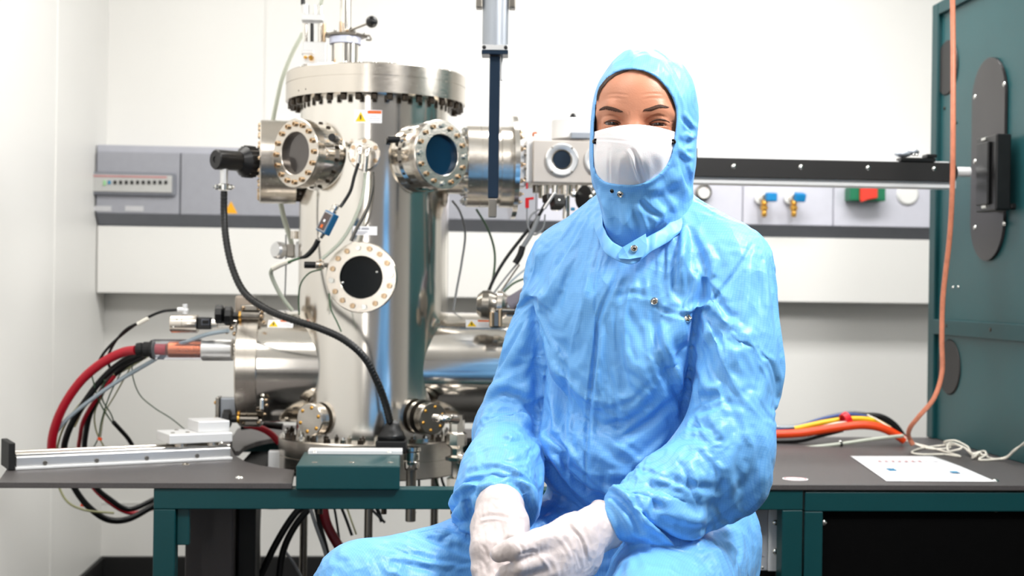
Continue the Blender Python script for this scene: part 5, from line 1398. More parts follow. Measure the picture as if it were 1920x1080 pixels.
def g_cuffR(P):
    d = chain(P, [PD(932, 885, 2.13), PD(928, 915, 2.08), PD(905, 950, 2.08)], [0.062, 0.052, 0.030], 0.03)
    d = smin(d, chain(P, [PD(905, 895, 2.10), PD(872, 920, 2.09), PD(892, 960, 2.09)], [0.036, 0.020, 0.014], 0.02), 0.03)
    return smin(d, chain(P, [PD(960, 900, 2.10), PD(986, 935, 2.09), PD(975, 975, 2.09)], [0.036, 0.016, 0.012], 0.02), 0.03)
def g_armL(P):
    d = chain(P, [SL, SL + (EL - SL) * 0.45 + TS * 0.008, EL], [0.066, 0.064, 0.064], 0.02)
    d = smin(d, chain(P, [EL, EL + (WL - EL) * 0.5, WL + (EL - WL) * 0.20], [0.064, 0.058, 0.050], 0.02), 0.035)
    return d
def g_legR(P):
    d = chain(P, [HPR, HPR + (KNR - HPR) * 0.5, KNR], [0.105, 0.090, 0.069], 0.03)
    return smin(d, seg(P, KNR, ANR, 0.069, 0.052), 0.03)
def g_legL(P):
    d = chain(P, [HPL, HPL + (KNL - HPL) * 0.5, KNL], [0.110, 0.095, 0.074], 0.03)
    return smin(d, seg(P, KNL, ANL, 0.070, 0.052), 0.03)
def cutcyl(P, c, n, ):   # positive in front of plane
    return (P - npv(c)) @ npv(Vector(n).normalized())
def g_all(P):
    t = g_torso(P); 
    a = g_armR(P); a = smin(a, g_cuffR(P), 0.02)
    b = g_armL(P)
    l = smin(g_legR(P), g_hips(P), 0.04); l = smin(l, g_legL(P), 0.03)
    d = smin(t, l, 0.025)
    # shoulders blend widely, the rest of the sleeve stays a separate fold against the body
    kR = 0.005 + 0.05 * sstep(0.11, 0.02, np.linalg.norm(P - npv(SR), axis=1))
    kL = 0.005 + 0.05 * sstep(0.12, 0.02, np.linalg.norm(P - npv(SL), axis=1))
    d = smin(d, a, kR); d = smin(d, b, kL)
    # neck opening
    return d
LABEL = {'T': g_torso, 'R': lambda P: np.minimum(g_armR(P), g_cuffR(P)), 'L': g_armL, 'G': lambda P: np.minimum(np.minimum(g_legR(P), g_legL(P)), g_hips(P))}
# ---------------------------------------------------------------- coverall material
def crumple(nt, vec, b, scale, strength, dist, stretch, fine, fstr):
    """facets with sharp little ridges, as in thin crumpled fabric"""
    mp = nt.nodes.new('ShaderNodeMapping'); mp.inputs['Scale'].default_value = stretch; mp.inputs['Rotation'].default_value = (0.3, 0.5, 0.2)
    nt.links.new(vec, mp.inputs['Vector'])
    nz = nt.nodes.new('ShaderNodeTexNoise'); nz.inputs['Scale'].default_value = 7; nz.inputs['Detail'].default_value = 3
    nt.links.new(mp.outputs['Vector'], nz.inputs['Vector'])
    vm = nt.nodes.new('ShaderNodeVectorMath'); vm.operation = 'MULTIPLY_ADD'; vm.inputs[1].default_value = (0.10, 0.10, 0.10)
    nt.links.new(nz.outputs['Color'], vm.inputs[0]); nt.links.new(mp.outputs['Vector'], vm.inputs[2])
    hs_ = []
    for k, s_ in enumerate((scale, scale * 2.3)):
        v = nt.nodes.new('ShaderNodeTexVoronoi'); v.feature = 'F1'; v.inputs['Scale'].default_value = s_
        nt.links.new(vm.outputs['Vector'], v.inputs['Vector']); hs_.append(v.outputs['Distance'])
    ad = nt.nodes.new('ShaderNodeMath'); ad.operation = 'MULTIPLY_ADD'; ad.inputs[1].default_value = 0.4
    nt.links.new(hs_[1], ad.inputs[0]); nt.links.new(hs_[0], ad.inputs[2])
    bp = nt.nodes.new('ShaderNodeBump'); bp.inputs['Strength'].default_value = strength; bp.inputs['Distance'].default_value = dist
    nt.links.new(ad.outputs[0], bp.inputs['Height'])
    n2 = nt.nodes.new('ShaderNodeTexNoise'); n2.inputs['Scale'].default_value = fine; n2.inputs['Detail'].default_value = 4
    nt.links.new(vec, n2.inputs['Vector'])
    b2 = nt.nodes.new('ShaderNodeBump'); b2.inputs['Strength'].default_value = fstr; b2.inputs['Distance'].default_value = 0.004
    nt.links.new(n2.outputs['Fac'], b2.inputs['Height']); nt.links.new(bp.outputs['Normal'], b2.inputs['Normal'])
    nt.links.new(b2.outputs['Normal'], b.inputs['Normal'])
def suit_material():
    m = bpy.data.materials.new('coverall_fabric'); m.use_nodes = True; nt = m.node_tree; b = nt.nodes['Principled BSDF']
    base = s2l((0.455, 0.71, 0.945)); dark = s2l((0.40, 0.67, 0.93))
    tc = nt.nodes.new('ShaderNodeTexCoord'); sx = nt.nodes.new('ShaderNodeSeparateXYZ'); at = nt.nodes.new('ShaderNodeAttribute'); at.attribute_name = 'weave'
    nt.links.new(at.outputs['Vector'], sx.inputs[0])
    # woven anti static grid: fine lines 4 mm apart
    def line(sock, mul):
        a = nt.nodes.new('ShaderNodeMath'); a.operation = 'MULTIPLY'; a.inputs[1].default_value = mul; nt.links.new(sock, a.inputs[0])
        c = nt.nodes.new('ShaderNodeMath'); c.operation = 'FRACT'; nt.links.new(a.outputs[0], c.inputs[0])
        d = nt.nodes.new('ShaderNodeMath'); d.operation = 'LESS_THAN'; d.inputs[1].default_value = 0.2; nt.links.new(c.outputs[0], d.inputs[0])
        return d.outputs[0]
    nz = nt.nodes.new('ShaderNodeTexNoise'); nz.inputs['Scale'].default_value = 6; nz.inputs['Detail'].default_value = 2
    nt.links.new(tc.outputs['Object'], nz.inputs['Vector'])
    wob = nt.nodes.new('ShaderNodeMath'); wob.operation = 'MULTIPLY_ADD'; wob.inputs[1].default_value = 0.03
    nt.links.new(nz.outputs['Fac'], wob.inputs[0]); nt.links.new(sx.outputs['X'], wob.inputs[2])
    wo2 = nt.nodes.new('ShaderNodeMath'); wo2.operation = 'MULTIPLY_ADD'; wo2.inputs[1].default_value = 0.03
    nt.links.new(nz.outputs['Fac'], wo2.inputs[0]); nt.links.new(sx.outputs['Y'], wo2.inputs[2])
    mx = nt.nodes.new('ShaderNodeMath'); mx.operation = 'MAXIMUM'
    nt.links.new(line(wob.outputs[0], 300), mx.inputs[0]); nt.links.new(line(wo2.outputs[0], 300), mx.inputs[1])
    mix = nt.nodes.new('ShaderNodeMix'); mix.data_type = 'RGBA'
    mix.inputs[6].default_value = (*base, 1); mix.inputs[7].default_value = (*dark, 1)
    nt.links.new(mx.outputs[0], mix.inputs[0]); nt.links.new(mix.outputs[2], b.inputs['Base Color'])
    b.inputs['Roughness'].default_value = 0.44
    b.inputs['Specular IOR Level'].default_value = 0.45
    b.inputs['Sheen Weight'].default_value = 0.12; b.inputs['Sheen Roughness'].default_value = 0.3
    crumple(nt, tc.outputs['Object'], b, 12, 0.6, 0.015, (1, 1, 0.6), 70, 0.15)
    return m
SUIT = suit_material()
GLOVE = mat('nitrile_glove', (0.83, 0.785, 0.78), 0.42, vary=0.015, vscale=30)
_gn = GLOVE.node_tree; _tc = _gn.nodes.new('ShaderNodeTexCoord'); crumple(_gn, _tc.outputs['Object'], _gn.nodes['Principled BSDF'], 42, 0.35, 0.004, (1, 1, 1), 160, 0.10)
SKIN = mat('skin', (0.76, 0.52, 0.41), 0.42, vary=0.05, vscale=22, bump=(420, 0.10))
SKIN.node_tree.nodes['Principled BSDF'].inputs['Subsurface Weight'].default_value = 0.15
SKIN.node_tree.nodes['Principled BSDF'].inputs['Subsurface Radius'].default_value = (0.012, 0.005, 0.003)

PER = thing('person', 'person in a light blue hooded coverall, white mask and gloves, seated before the bench', 'person', (HIc.x, HIc.y, 0))

# crop coordinates of the folds -> photograph frame
def c2(*pts): return [(840 + x / 1.542, 380 + y / 1.542) for x, y in pts]
def c6(*pts): return [(480 + x / 3.0, 720 + y / 3.0) for x, y in pts]
MMt = 0.001
FOLDS = [
 # torso
 ('T', c2((500, 178), (472, 240), (434, 330), (424, 440), (410, 560), (398, 700), (398, 835)), 5.6, -4.6, 0.35),
 ('T', c2((512, 200), (484, 262), (446, 345), (436, 440), (422, 560), (412, 700)), 7, 3.0, 0),
 ('T', c2((380, 290), (350, 400), (342, 560), (340, 700), (345, 850)), 8, -3.4, -0.4),
 ('T', c2((668, 55), (662, 120), (658, 180), (657, 245)), 6, -7, 0.2),
 ('T', c2((684, 60), (682, 150), (676, 240)), 10, 4, 0),
 ('T', c2((690, 70), (730, 150), (748, 220), (742, 300)), 10, -7, 0),
 ('T', c2((588, 310), (604, 400), (632, 480), (664, 560), (680, 610)), 9, -7, 0.3),
 ('T', c2((610, 320), (630, 410), (662, 500), (690, 570)), 12, 4, 0),
 ('T', c2((330, 120), (300, 190), (270, 270), (258, 340)), 13, 5, 0),
 ('T', c2((400, 150), (350, 230), (310, 320)), 13, -4, 0),
 ('T', c2((430, 190), (390, 270), (350, 350)), 12, 4, 0),
 ('T', c2((290, 330), (280, 450), (268, 560), (252, 700)), 14, -4, 0),
 ('T', c2((320, 350), (310, 470), (300, 600), (280, 720)), 14, 4, 0),
 ('T', c2((455, 440), (475, 540), (492, 640)), 7, -4, 0.2),
 ('T', c2((430, 640), (500, 690), (570, 740)), 8, -4, 0),
 ('T', c2((440, 600), (520, 580), (610, 500)), 7, -3.2, 0),
 ('T', c2((480, 680), (560, 620), (650, 560)), 8, 3.5, 0),
 ('T', c2((500, 480), (560, 520), (640, 600)), 8, -3.5, 0),
 ('T', c2((520, 760), (590, 700), (660, 640)), 9, -5, 0),
 ('T', c2((500, 330), (540, 400), (560, 480)), 12, 3, 0),
 ('T', c2((470, 280), (520, 260), (580, 270)), 8, -3, 0),
 ('T', c2((600, 300), (640, 318), (700, 330)), 5, -3.0, 0),
 ('T', c2((250, 735), (300, 770), (340, 840)), 10, -8, 0),
 ('T', c2((258, 660), (300, 700), (330, 760)), 10, 5, 0),
 ('T', c2((420, 740), (450, 790), (440, 850)), 9, -4, 0),
 ('T', c2((460, 780), (520, 790), (560, 780)), 9, 4, 0),
 ('T', c2((360, 560), (380, 640), (372, 720)), 9, 2.5, 0),
 ('T', c2((745, 190), (722, 300), (708, 400), (692, 500), (678, 610)), 9, -10, 0),
 ('L', c2((745, 190), (722, 300), (708, 400), (692, 500), (678, 610)), 9, -8, 0),
 ('T', c2((262, 300), (266, 420), (262, 540), (250, 720)), 9, -9, 0),
 ('R', c2((258, 300), (262, 420), (258, 540), (246, 720)), 9, -7, 0),
 # her left sleeve (image right)
 ('L', c2((885, 110), (850, 170), (800, 240), (750, 310), (720, 400)), 5, -2.6, 0.3),
 ('L', c2((900, 140), (870, 250), (850, 350), (790, 470), (720, 560)), 20, 5, 0),
 ('L', c2((850, 280), (800, 360), (730, 450), (700, 520)), 14, -5, 0),
 ('L', c2((930, 300), (905, 420), (880, 520), (830, 600)), 18, -4, 0),
 ('L', c2((690, 600), (740, 570), (800, 555)), 11, -8, 0.3),
 ('L', c2((680, 640), (740, 620), (810, 600), (850, 620)), 12, 6, 0),
 ('L', c2((650, 690), (720, 680), (760, 720), (770, 790)), 9, -5, 0),
 ('L', c2((800, 560), (840, 640), (855, 740)), 10, -5, 0),
 ('L', c2((700, 700), (740, 770), (745, 810)), 8, 4, 0),
 ('L', c2((560, 770), (620, 790), (700, 820), (790, 830)), 10, -6, 0.2),
 ('L', c2((500, 830), (600, 850), (700, 860), (820, 840)), 14, 5, 0),
 ('L', c2((880, 640), (900, 720), (880, 790), (820, 850)), 12, -5, 0),
 ('L', c2((430, 850), (470, 840), (530, 900), (560, 960)), 9, -7, 0),
 ('L', c2((450, 880), (480, 930), (500, 980)), 8, 5, 0),
 ('L', c2((600, 900), (680, 940), (760, 940), (830, 890)), 10, -4, 0),
 ('L', c2((520, 970), (600, 1000), (700, 985)), 8, -4, 0),
 ('L', c2((560, 790), (580, 850), (570, 930)), 9, 4, 0),
 # her right sleeve (image left)
 ('R', c2((230, 290), (215, 400), (180, 480), (150, 540)), 13, 4, 0),
 ('R', c2((250, 300), (250, 420), (240, 520)), 11, -4, 0),
 ('R', c2((110, 575), (160, 552), (215, 570), (250, 620)), 10, -8, 0.2),
 ('R', c2((100, 600), (150, 590), (210, 605), (245, 650)), 9, 6, 0),
 ('R', c2((110, 640), (170, 632), (240, 655)), 7, -5, 0),
 ('R', c2((150, 680), (195, 690), (240, 680)), 7, -5, 0),
 ('R', c2((170, 720), (210, 700), (245, 712)), 7, 4, 0),
 ('R', c2((90, 700), (110, 740), (160, 760)), 9, -4, 0),
 ('R', c2((60, 790), (120, 765), (180, 780), (240, 820)), 8, -7, 0),
 ('R', c2((30, 830), (70, 790), (120, 790)), 8, 6, 0),
 ('R', c2((50, 850), (70, 900), (95, 930)), 9, -8, 0),
 ('R', c2((120, 800), (90, 830), (80, 880)), 8, 7, 0),
 ('R', c2((180, 800), (220, 840), (225, 890)), 8, -7, 0),
 ('R', c2((200, 790), (245, 830), (250, 880)), 8, 6, 0),
 # legs and lap
 ('G', c6((640, 800), (800, 810), (1000, 880), (1220, 970)), 9, -7, 0.2),
 ('G', c6((660, 770), (860, 780), (1060, 840), (1240, 910)), 12, 6, 0),
 ('G', c6((600, 900), (760, 920), (950, 980), (1200, 1010)), 8, -5, 0.2),
 ('G', c6((700, 970), (860, 990), (1050, 1020), (1180, 1030)), 8, 4, 0),
 ('G', c6((1000, 700), (1120, 740), (1250, 850)), 10, -6, 0),
 ('G', c6((880, 730), (1010, 790), (1150, 880)), 9, 4, 0),
 ('G', c6((1060, 1060), (1140, 1020), (1230, 1000)), 6, -3, 0),
 ('G', c6((440, 900), (520, 980), (560, 1060)), 14, 4, 0),
 ('G', c6((520, 880), (640, 950), (700, 1060)), 12, -4, 0),
 ('G', c2((820, 870), (870, 900), (890, 950)), 9, -7, 0),
 ('G', c2((760, 960), (830, 950), (880, 1000)), 10, 5, 0),
 ('G', c2((700, 1010), (780, 990), (850, 1030)), 8, -5, 0),
 ('G', c2((800, 960), (840, 1000), (830, 1060)), 5, -2.5, 0),
 ('G', c2((400, 1060), (500, 1040), (640, 1030)), 10, 4, 0),
 ('G', c2((230, 930), (290, 890), (380, 870)), 9, -5, 0),
 ('G', c2((210, 960), (280, 925), (300, 900)), 9, 5, 0),
]
def ridged(V, N, axis_fn, scale, stretch, amp, seed):
    """anisotropic crumple noise, long folds across the pull direction"""
    out = np.empty(len(V)); A = axis_fn(V)
    for i in range(len(V)):
        p = Vector(V[i]); a = Vector(A[i]); p = p - a * (p.dot(a) * (1 - 1 / stretch))
        n = noise.noise(p * scale + Vector((seed, 0, 0)))
        n2 = noise.noise(p * scale * 2.1 + Vector((0, seed, 3)))
        out[i] = (0.5 - abs(n) * 1.6) + 0.4 * (0.5 - abs(n2) * 1.6)
    return out * amp


def region_uv(V, lab):
    """weave coordinates along and across each panel"""
    A = {0: (TS, ZU), 1: (TS, (ER - SR).normalized()), 2: (TS, (EL - SL).normalized()), 3: ((KNR - HPR).normalized(), TS)}
    uv = np.zeros((len(V), 3), np.float32)
    for k, (a, b) in A.items():
        m_ = lab == k; uv[m_, 0] = V[m_] @ npv(a); uv[m_, 1] = V[m_] @ npv(b)
    # forearms and her left thigh run another way
    for k, (a, b, c, d) in {1: (ER, WR, TS, 0), 2: (EL, WL, ZU, 0), 3: (HPL, KNL, TS, 0)}.items():
        ax_ = (b - a).normalized(); q = V - npv(a)
        t = q @ npv(ax_); off = np.linalg.norm(q - t[:, None] * npv(ax_), axis=1)
        m_ = (lab == k) & (t > 0.02) & (off < 0.10)
        pr = (c - ax_ * c.dot(ax_)).normalized()
        uv[m_, 0] = t[m_]; uv[m_, 1] = q[m_] @ npv(pr)
    return uv
def set_uv(o, uv):
    a = o.data.attributes.new('weave', 'FLOAT_VECTOR', 'POINT'); a.data.foreach_set('vector', uv.astype(np.float32).ravel())

def cloth_drape(V, Fc, ZCUT):
    VB, FB = sdf_mesh(lambda P: g_all(P) + 0.013, V.min(0) - 0.03, V.max(0) + 0.03, 0.013, 2)
    col = np_obj('collider', VB, FB, SUIT); col.modifiers.new('c', 'COLLISION')
    col.collision.thickness_outer = 0.003; col.collision.cloth_friction = 10
    g = np_obj('drape', V, Fc, SUIT); vg = g.vertex_groups.new(name='pin')
    w = np.full(len(V), 0.012)
    w = np.maximum(w, 1 - sstep(0.075, 0.115, np.linalg.norm(V - np.array(NB), axis=1)))
    w = np.maximum(w, 1 - sstep(0.035, 0.065, np.linalg.norm(V - np.array(WR), axis=1)))
    w = np.maximum(w, 1 - sstep(0.035, 0.065, np.linalg.norm(V - np.array(WL), axis=1)))
    w = np.maximum(w, sstep(ZCUT + 0.035, ZCUT + 0.01, V[:, 2]))
    Vf = V.astype(np.float32); dt = g_torso(Vf)
    for fn, S_ in ((LABEL['R'], SR), (g_armL, SL)):
        da = fn(Vf); near = sstep(0.014, 0.004, np.abs(da - dt)) * sstep(0.07, 0.12, np.linalg.norm(V - np.array(S_), axis=1)) * (np.maximum(da, dt) < 0.02)
        w = np.maximum(w, 0.75 * near)
    q = np.round(w, 2)
    for val in np.unique(q): vg.add([int(i) for i in np.nonzero(q == val)[0]], float(max(val, 0.012)), 'REPLACE')
    c = g.modifiers.new('cloth', 'CLOTH'); s = c.settings
    s.quality = 5; s.mass = 0.22; s.tension_stiffness = 25; s.compression_stiffness = 25; s.shear_stiffness = 8; s.bending_stiffness = 0.03
    s.tension_damping = 3; s.compression_damping = 3; s.shear_damping = 3; s.air_damping = 2
    s.vertex_group_mass = 'pin'; s.pin_stiffness = 1.0; s.shrink_min = -0.085
    s.effector_weights.gravity = 0.6
    c.collision_settings.collision_quality = 2; c.collision_settings.distance_min = 0.003
    c.collision_settings.use_self_collision = False
    c.point_cache.frame_start = 1; c.point_cache.frame_end = 60
    for f in range(1, NFR + 1): sc.frame_set(f)
    me = bpy.data.meshes.new_from_object(g.evaluated_get(bpy.context.evaluated_depsgraph_get()))
    V2 = np.empty(len(me.vertices) * 3, np.float32); me.vertices.foreach_get('co', V2); V2 = V2.reshape(-1, 3).astype(np.float64)
    bpy.data.objects.remove(g); bpy.data.objects.remove(col); sc.frame_set(1)
    if len(V2) != len(V) or not np.isfinite(V2).all() or np.abs(V2 - V).max() > 0.25: return V
    return V2
NFR = 24
def make_garment():
    ZCUT = 0.60
    lo = np.array([min(p[i] for p in (SR, SL, ER, KNR, KNL, HPR, EL)) for i in range(3)]) - 0.16; lo[2] = ZCUT
    hi = np.array([max(p[i] for p in (SR, SL, ER, KNR, KNL, HIc, NB, EL)) for i in range(3)]) + 0.2
    V, Fc = sdf_mesh(g_all, lo, hi, 0.0060, 3)
    V = np_smooth(V, Fc, 2)
    N = np_normals(V, Fc); X, Y, D = proj(V)
    lab = np.stack([LABEL[k](V.astype(np.float32)) for k in 'TRLG'], 1).argmin(1)
    face = np.clip(-(N @ _F) * 1.6 + 0.25, 0, 1)
    rel = np.zeros(len(V))
    for L, pts, w_, dm, asym in FOLDS:
        if w_ >= 6: rel += stroke(V, X, Y, pts, w_ * 1.1, dm * MMt * 1.25, asym) * (lab == 'TRLG'.index(L)) * face
    uv = region_uv(V, lab)
    V = V + N * rel[:, None]
    axes = {0: -ZU, 1: (ER - SR).normalized(), 2: (EL - SL).normalized(), 3: (KNR - HPR).normalized()}
    Ax = np.array([list((axes[i] * 0.8 + Vector((0.25, 0, 0.1))).normalized()) for i in range(4)])[lab]
    V = V + N * ridged(V, N, lambda q: Ax, 20, 2.5, 0.0022, 3.1)[:, None]
    if NFR: V = cloth_drape(V, Fc, ZCUT)
    # refine once, then set the sharp seams
    g = np_obj('refine', V, Fc, SUIT); set_uv(g, np.concatenate([uv[:, :2], lab[:, None]], 1))
    g.modifiers.new('s', 'SUBSURF').levels = 1
    me = bpy.data.meshes.new_from_object(g.evaluated_get(bpy.context.evaluated_depsgraph_get()))
    n = len(me.vertices); V = np.empty(n * 3, np.float32); me.vertices.foreach_get('co', V); V = V.reshape(-1, 3).astype(np.float64)
    Fc = np.empty(len(me.loops), np.int32); me.loops.foreach_get('vertex_index', Fc); Fc = Fc.reshape(-1, 4).astype(np.int64)
    a = np.empty(n * 3, np.float32); me.attributes['weave'].data.foreach_get('vector', a); a = a.reshape(-1, 3)
    bpy.data.objects.remove(g)
    N = np_normals(V, Fc); X, Y, D = proj(V); face = np.clip(-(N @ _F) * 1.6 + 0.25, 0, 1); lab = np.round(a[:, 2]).astype(int)
    rel = np.zeros(n)
    for L, pts, w_, dm, asym in FOLDS:
        k = 1.0 if w_ < 6 else 0.55
        rel += stroke(V, X, Y, pts, w_ * (0.8 if w_ < 6 else 0.7), dm * MMt * k, asym) * (lab == 'TRLG'.index(L)) * face
    V = V + N * rel[:, None]
    return V, Fc, lab, a
GV, GF, GL, GUV = make_garment()
cov = np_obj('coverall', GV, GF, SUIT, PER)
GUV[:, 2] = 0; set_uv(cov, GUV)
TREE_G = bvh(GV, GF)
# trouser legs below the thighs
for nm, k, an in (('r', KNR, ANR), ('l', KNL, ANL)):
    d_ = (an - k).normalized(); rr = [(0.0, 0.0)]
    MB().lathe([(0.070, 0.10), (0.068, 0.16), (0.060, 0.28), (0.056, 0.38), (0.050, 0.385)], k, d_, 28).build('trouser_leg', SUIT, PER)
    sh = MB(); ft = an + Vector((0, 0, -0.05)); fw_ = (k - an); fw_.z = 0; fw_ = (TF if nm == 'r' else (KNL - HPL)); fw_ = Vector((fw_.x, fw_.y, 0)).normalized()
    sh.sphere(an + fw_ * 0.04 + Vector((0, 0, -0.05)), 0.05, 20, (0.85, 2.1, 0.75), (Vector((fw_.y, -fw_.x, 0)), fw_, ZU)); sh.build('shoe', WHITEP, PER)
# ---------------------------------------------------------------- head
HE = PD(1189, 231, 2.045)                          # between the eyes, on the skin
vd = (HE - CAM).normalized(); vd.z = 0; vd.normalize()
lf = Vector((-vd.y, vd.x, 0))
hf = (-vd * math.cos(math.radians(7)) + lf * math.sin(math.radians(7)) - ZU * 0.03).normalized()
hu = (ZU + R0 * 0.045 + hf * 0.03).normalized(); hs = hu.cross(hf).normalized(); hs = hs if hs.dot(R0) > 0 else -hs
hu = hf.cross(hs).normalized(); hu = hu if hu.z > 0 else -hu
AXH = (hs, hf, hu)
def H(s, f, u): return HE + hs * s + hf * f + hu * u
EYE = [H(-0.0340, -0.0165, 0.000), H(0.0345, -0.0165, 0.001)]
def g_head(P):
    d = ell(P, H(0, -0.088, 0.022), (0.0695, 0.091, 0.090), AXH)
    d = smin(d, ell(P, H(0, -0.058, -0.030), (0.058, 0.060, 0.085), AXH), 0.03)
    d = smin(d, ell(P, H(0, -0.048, 0.040), (0.060, 0.046, 0.048), AXH), 0.02)
    d = smin(d, ell(P, H(0, -0.040, -0.085), (0.036, 0.040, 0.030), AXH), 0.03)
    for sg_ in (-1, 1):
        d = smax(d, -ell(P, H(sg_ * 0.031, 0.010, -0.002), (0.019, 0.018, 0.0125), AXH), 0.012)
        d = smin(d, ell(P, H(sg_ * 0.034, -0.025, -0.028), (0.022, 0.022, 0.018), AXH), 0.014)
        d = smin(d, chain(P, [H(sg_ * 0.012, -0.008, 0.0155), H(sg_ * 0.034, -0.011, 0.0215), H(sg_ * 0.054, -0.028, 0.015)], [0.006, 0.0075, 0.006], 0.01), 0.012)
    d = smin(d, chain(P, [H(0, -0.009, 0.012), H(0, 0.004, -0.012), H(0, 0.016, -0.036)], [0.0085, 0.0075, 0.011], 0.01), 0.010)
    d = smin(d, chain(P, [H(-0.012, 0.000, -0.038), H(0.012, 0.000, -0.038)], [0.009, 0.009]), 0.008)
    d = smin(d, chain(P, [H(-0.020, -0.006, -0.066), H(0, 0.000, -0.064), H(0.020, -0.006, -0.066)], [0.006, 0.0075, 0.006]), 0.008)
    d = smax(d, -chain(P, [H(-0.022, -0.002, -0.0655), H(0, 0.008, -0.0645), H(0.022, -0.002, -0.0655)], [0.0012, 0.0014, 0.0012]), 0.002)
    for i, e in enumerate(EYE):
        d = smin(d, ell(P, e, (0.0150, 0.0143, 0.0132), AXH), 0.006)
        d = smax(d, -ell(P, e + hf * 0.012 + hu * -0.0012, (0.0135, 0.012, 0.0021), AXH), 0.0015)
    # ears
    for sg_ in (-1, 1):
        d = smin(d, ell(P, H(sg_ * 0.068, -0.092, -0.012), (0.006, 0.014, 0.026), AXH), 0.006)
    # neck
    d = smin(d, seg(P, H(0, -0.095, -0.08), NB + Vector((0, 0, 0.0)), 0.054, 0.058), 0.02)
    return d
HANDS = []   # filled by the hand builder
def g_bodyskin(P):
    d = g_head(P)
    t = smin(g_torso(P), smin(g_legR(P), smin(g_hips(P), g_legL(P), 0.03), 0.04), 0.03) + 0.022
    t = smin(t, g_armR(P) + 0.020, 0.02); t = smin(t, g_armL(P) + 0.022, 0.02)
    return smin(d, t, 0.02)
V, Fc = sdf_mesh(g_head, H(0, 0, 0) - Vector((0.13, 0.13, 0.16)) + hf * -0.06, H(0, 0, 0) + Vector((0.13, 0.22, 0.13)), 0.0019, 6)
V = np_smooth(V, Fc, 1)
N = np_normals(V, Fc); X, Y, D = proj(V)
def c4(*p): return [(1100 + x / 6.355, 120 + y / 6.355) for x, y in p]
fr = np.clip(-(N @ _F), 0, 1); rel = np.zeros(len(V))
for pts, w_, dm in ((c4((230, 365), (360, 355), (500, 372)), 1.6, -0.6), (c4((640, 372), (760, 352), (900, 356)), 1.6, -0.6),
                    (c4((200, 420), (330, 405), (470, 420)), 1.8, -0.35), (c4((660, 425), (780, 405), (920, 415)), 1.8, -0.3),
                    (c4((160, 655), (230, 620), (330, 622), (440, 690)), 1.7, -1.3), (c4((690, 700), (760, 640), (860, 612), (960, 640)), 1.7, -1.3),
                    (c4((960, 690), (1010, 688), (1060, 690)), 1.2, -0.9), (c4((930, 725), (990, 745), (1050, 790)), 1.3, -1.1), (c4((940, 705), (1000, 722), (1060, 745)), 1.1, -0.8),
                    (c4((110, 712), (150, 708), (190, 712)), 1.2, -0.9), (c4((120, 745), (160, 740), (200, 735)), 1.2, -0.7),
                    (c4((495, 560), (505, 600), (500, 640)), 1.6, -0.6), (c4((625, 560), (618, 600), (622, 640)), 1.6, -0.6)):
    rel += stroke(V, X, Y, pts, w_, dm * MMt)
V = V + N * (rel * fr)[:, None]
HV, HF_ = V, Fc
TREE_H = bvh(HV, HF_)
# torso, arms and legs of the same body below the neck
def g_lower(P):
    t = smin(g_torso(P), smin(g_legR(P), smin(g_hips(P), g_legL(P), 0.03), 0.04), 0.03) + 0.024
    t = smin(t, g_armR(P) + 0.022, 0.02); t = smin(t, g_armL(P) + 0.024, 0.02)
    t = smin(t, seg(P, H(0, -0.095, -0.08), NB, 0.054, 0.058), 0.02)
    return t
LV, LF_ = sdf_mesh(g_lower, np.array([min(p[i] for p in (SR, SL, ER, KNR, KNL, HPR, EL)) for i in range(3)]) - 0.14, np.array([max(p[i] for p in (SR, SL, ER, KNR, KNL, HIc, NB, EL)) for i in range(3)]) + 0.2, 0.010, 2)
body = np_obj('body', np.concatenate([HV, LV]), np.concatenate([HF_, LF_ + len(HV)]), SKIN, PER)

# eyes
EW = mat('eye_white', (0.50, 0.44, 0.42), 0.15, vary=0.02, vscale=60, coat=0.4)
IR = mat('iris_brown', (0.20, 0.11, 0.07), 0.12, vary=0.3, vscale=300, coat=0.6)
PU = mat('pupil', (0.01, 0.01, 0.01), 0.08, vary=0.02, vscale=30, coat=0.6)
for e in EYE:
    look = (CAM - e).normalized()
    eb = MB().lathe([(0.0128 * math.sin(a), 0.0128 * math.cos(a)) for a in np.linspace(PI, 0.44, 20)], e, look, 28, sharp=3).build('eyeball', EW, PER)
    MB().lathe([(0.0129 * math.sin(a), 0.0129 * math.cos(a)) for a in np.linspace(0.60, 0.18, 8)], e, look, 28, sharp=3).build('iris', IR, eb)
    MB().lathe([(0.0130 * math.sin(a), 0.0130 * math.cos(a)) for a in np.linspace(0.22, 0.0, 5)], e, look, 20, sharp=3).build('pupil', PU, eb)
BROWM = mat('eyebrow_hair', (0.33, 0.22, 0.17), 0.5, vary=0.2, vscale=200)
HAIRM = mat('dark_brown_hair', (0.27, 0.18, 0.14), 0.45, vary=0.25, vscale=200)
HAIRL = mat('light_brown_hair', (0.50, 0.34, 0.22), 0.45, vary=0.25, vscale=200)
rnd = random.Random(11)
def strands(name, rows, n, r, m_, jitter, lift=0.0008, parent=PER):
    """hairs between neighbouring guide lines given in photo pixels, laid on the skin"""
    mb = MB()
    for k in range(n):
        t = rnd.random(); g = rows[0]; G2 = rows[1]
        pts = []
        for (a, b) in zip(g, G2):
            px = a[0] + (b[0] - a[0]) * t + rnd.uniform(-jitter, jitter); py = a[1] + (b[1] - a[1]) * t + rnd.uniform(-jitter, jitter)
            p, n_ = hit(TREE_H, px, py, lift + rnd.random() * 0.0006)
            if p is not None: pts.append(p)
        if len(pts) >= 2: mb.tube(pts, r, 4, 3, rs=[(0, 0.9), (0.6, 1.0), (1, 0.2)])
    return mb.build(name, m_, parent) if mb.v else None
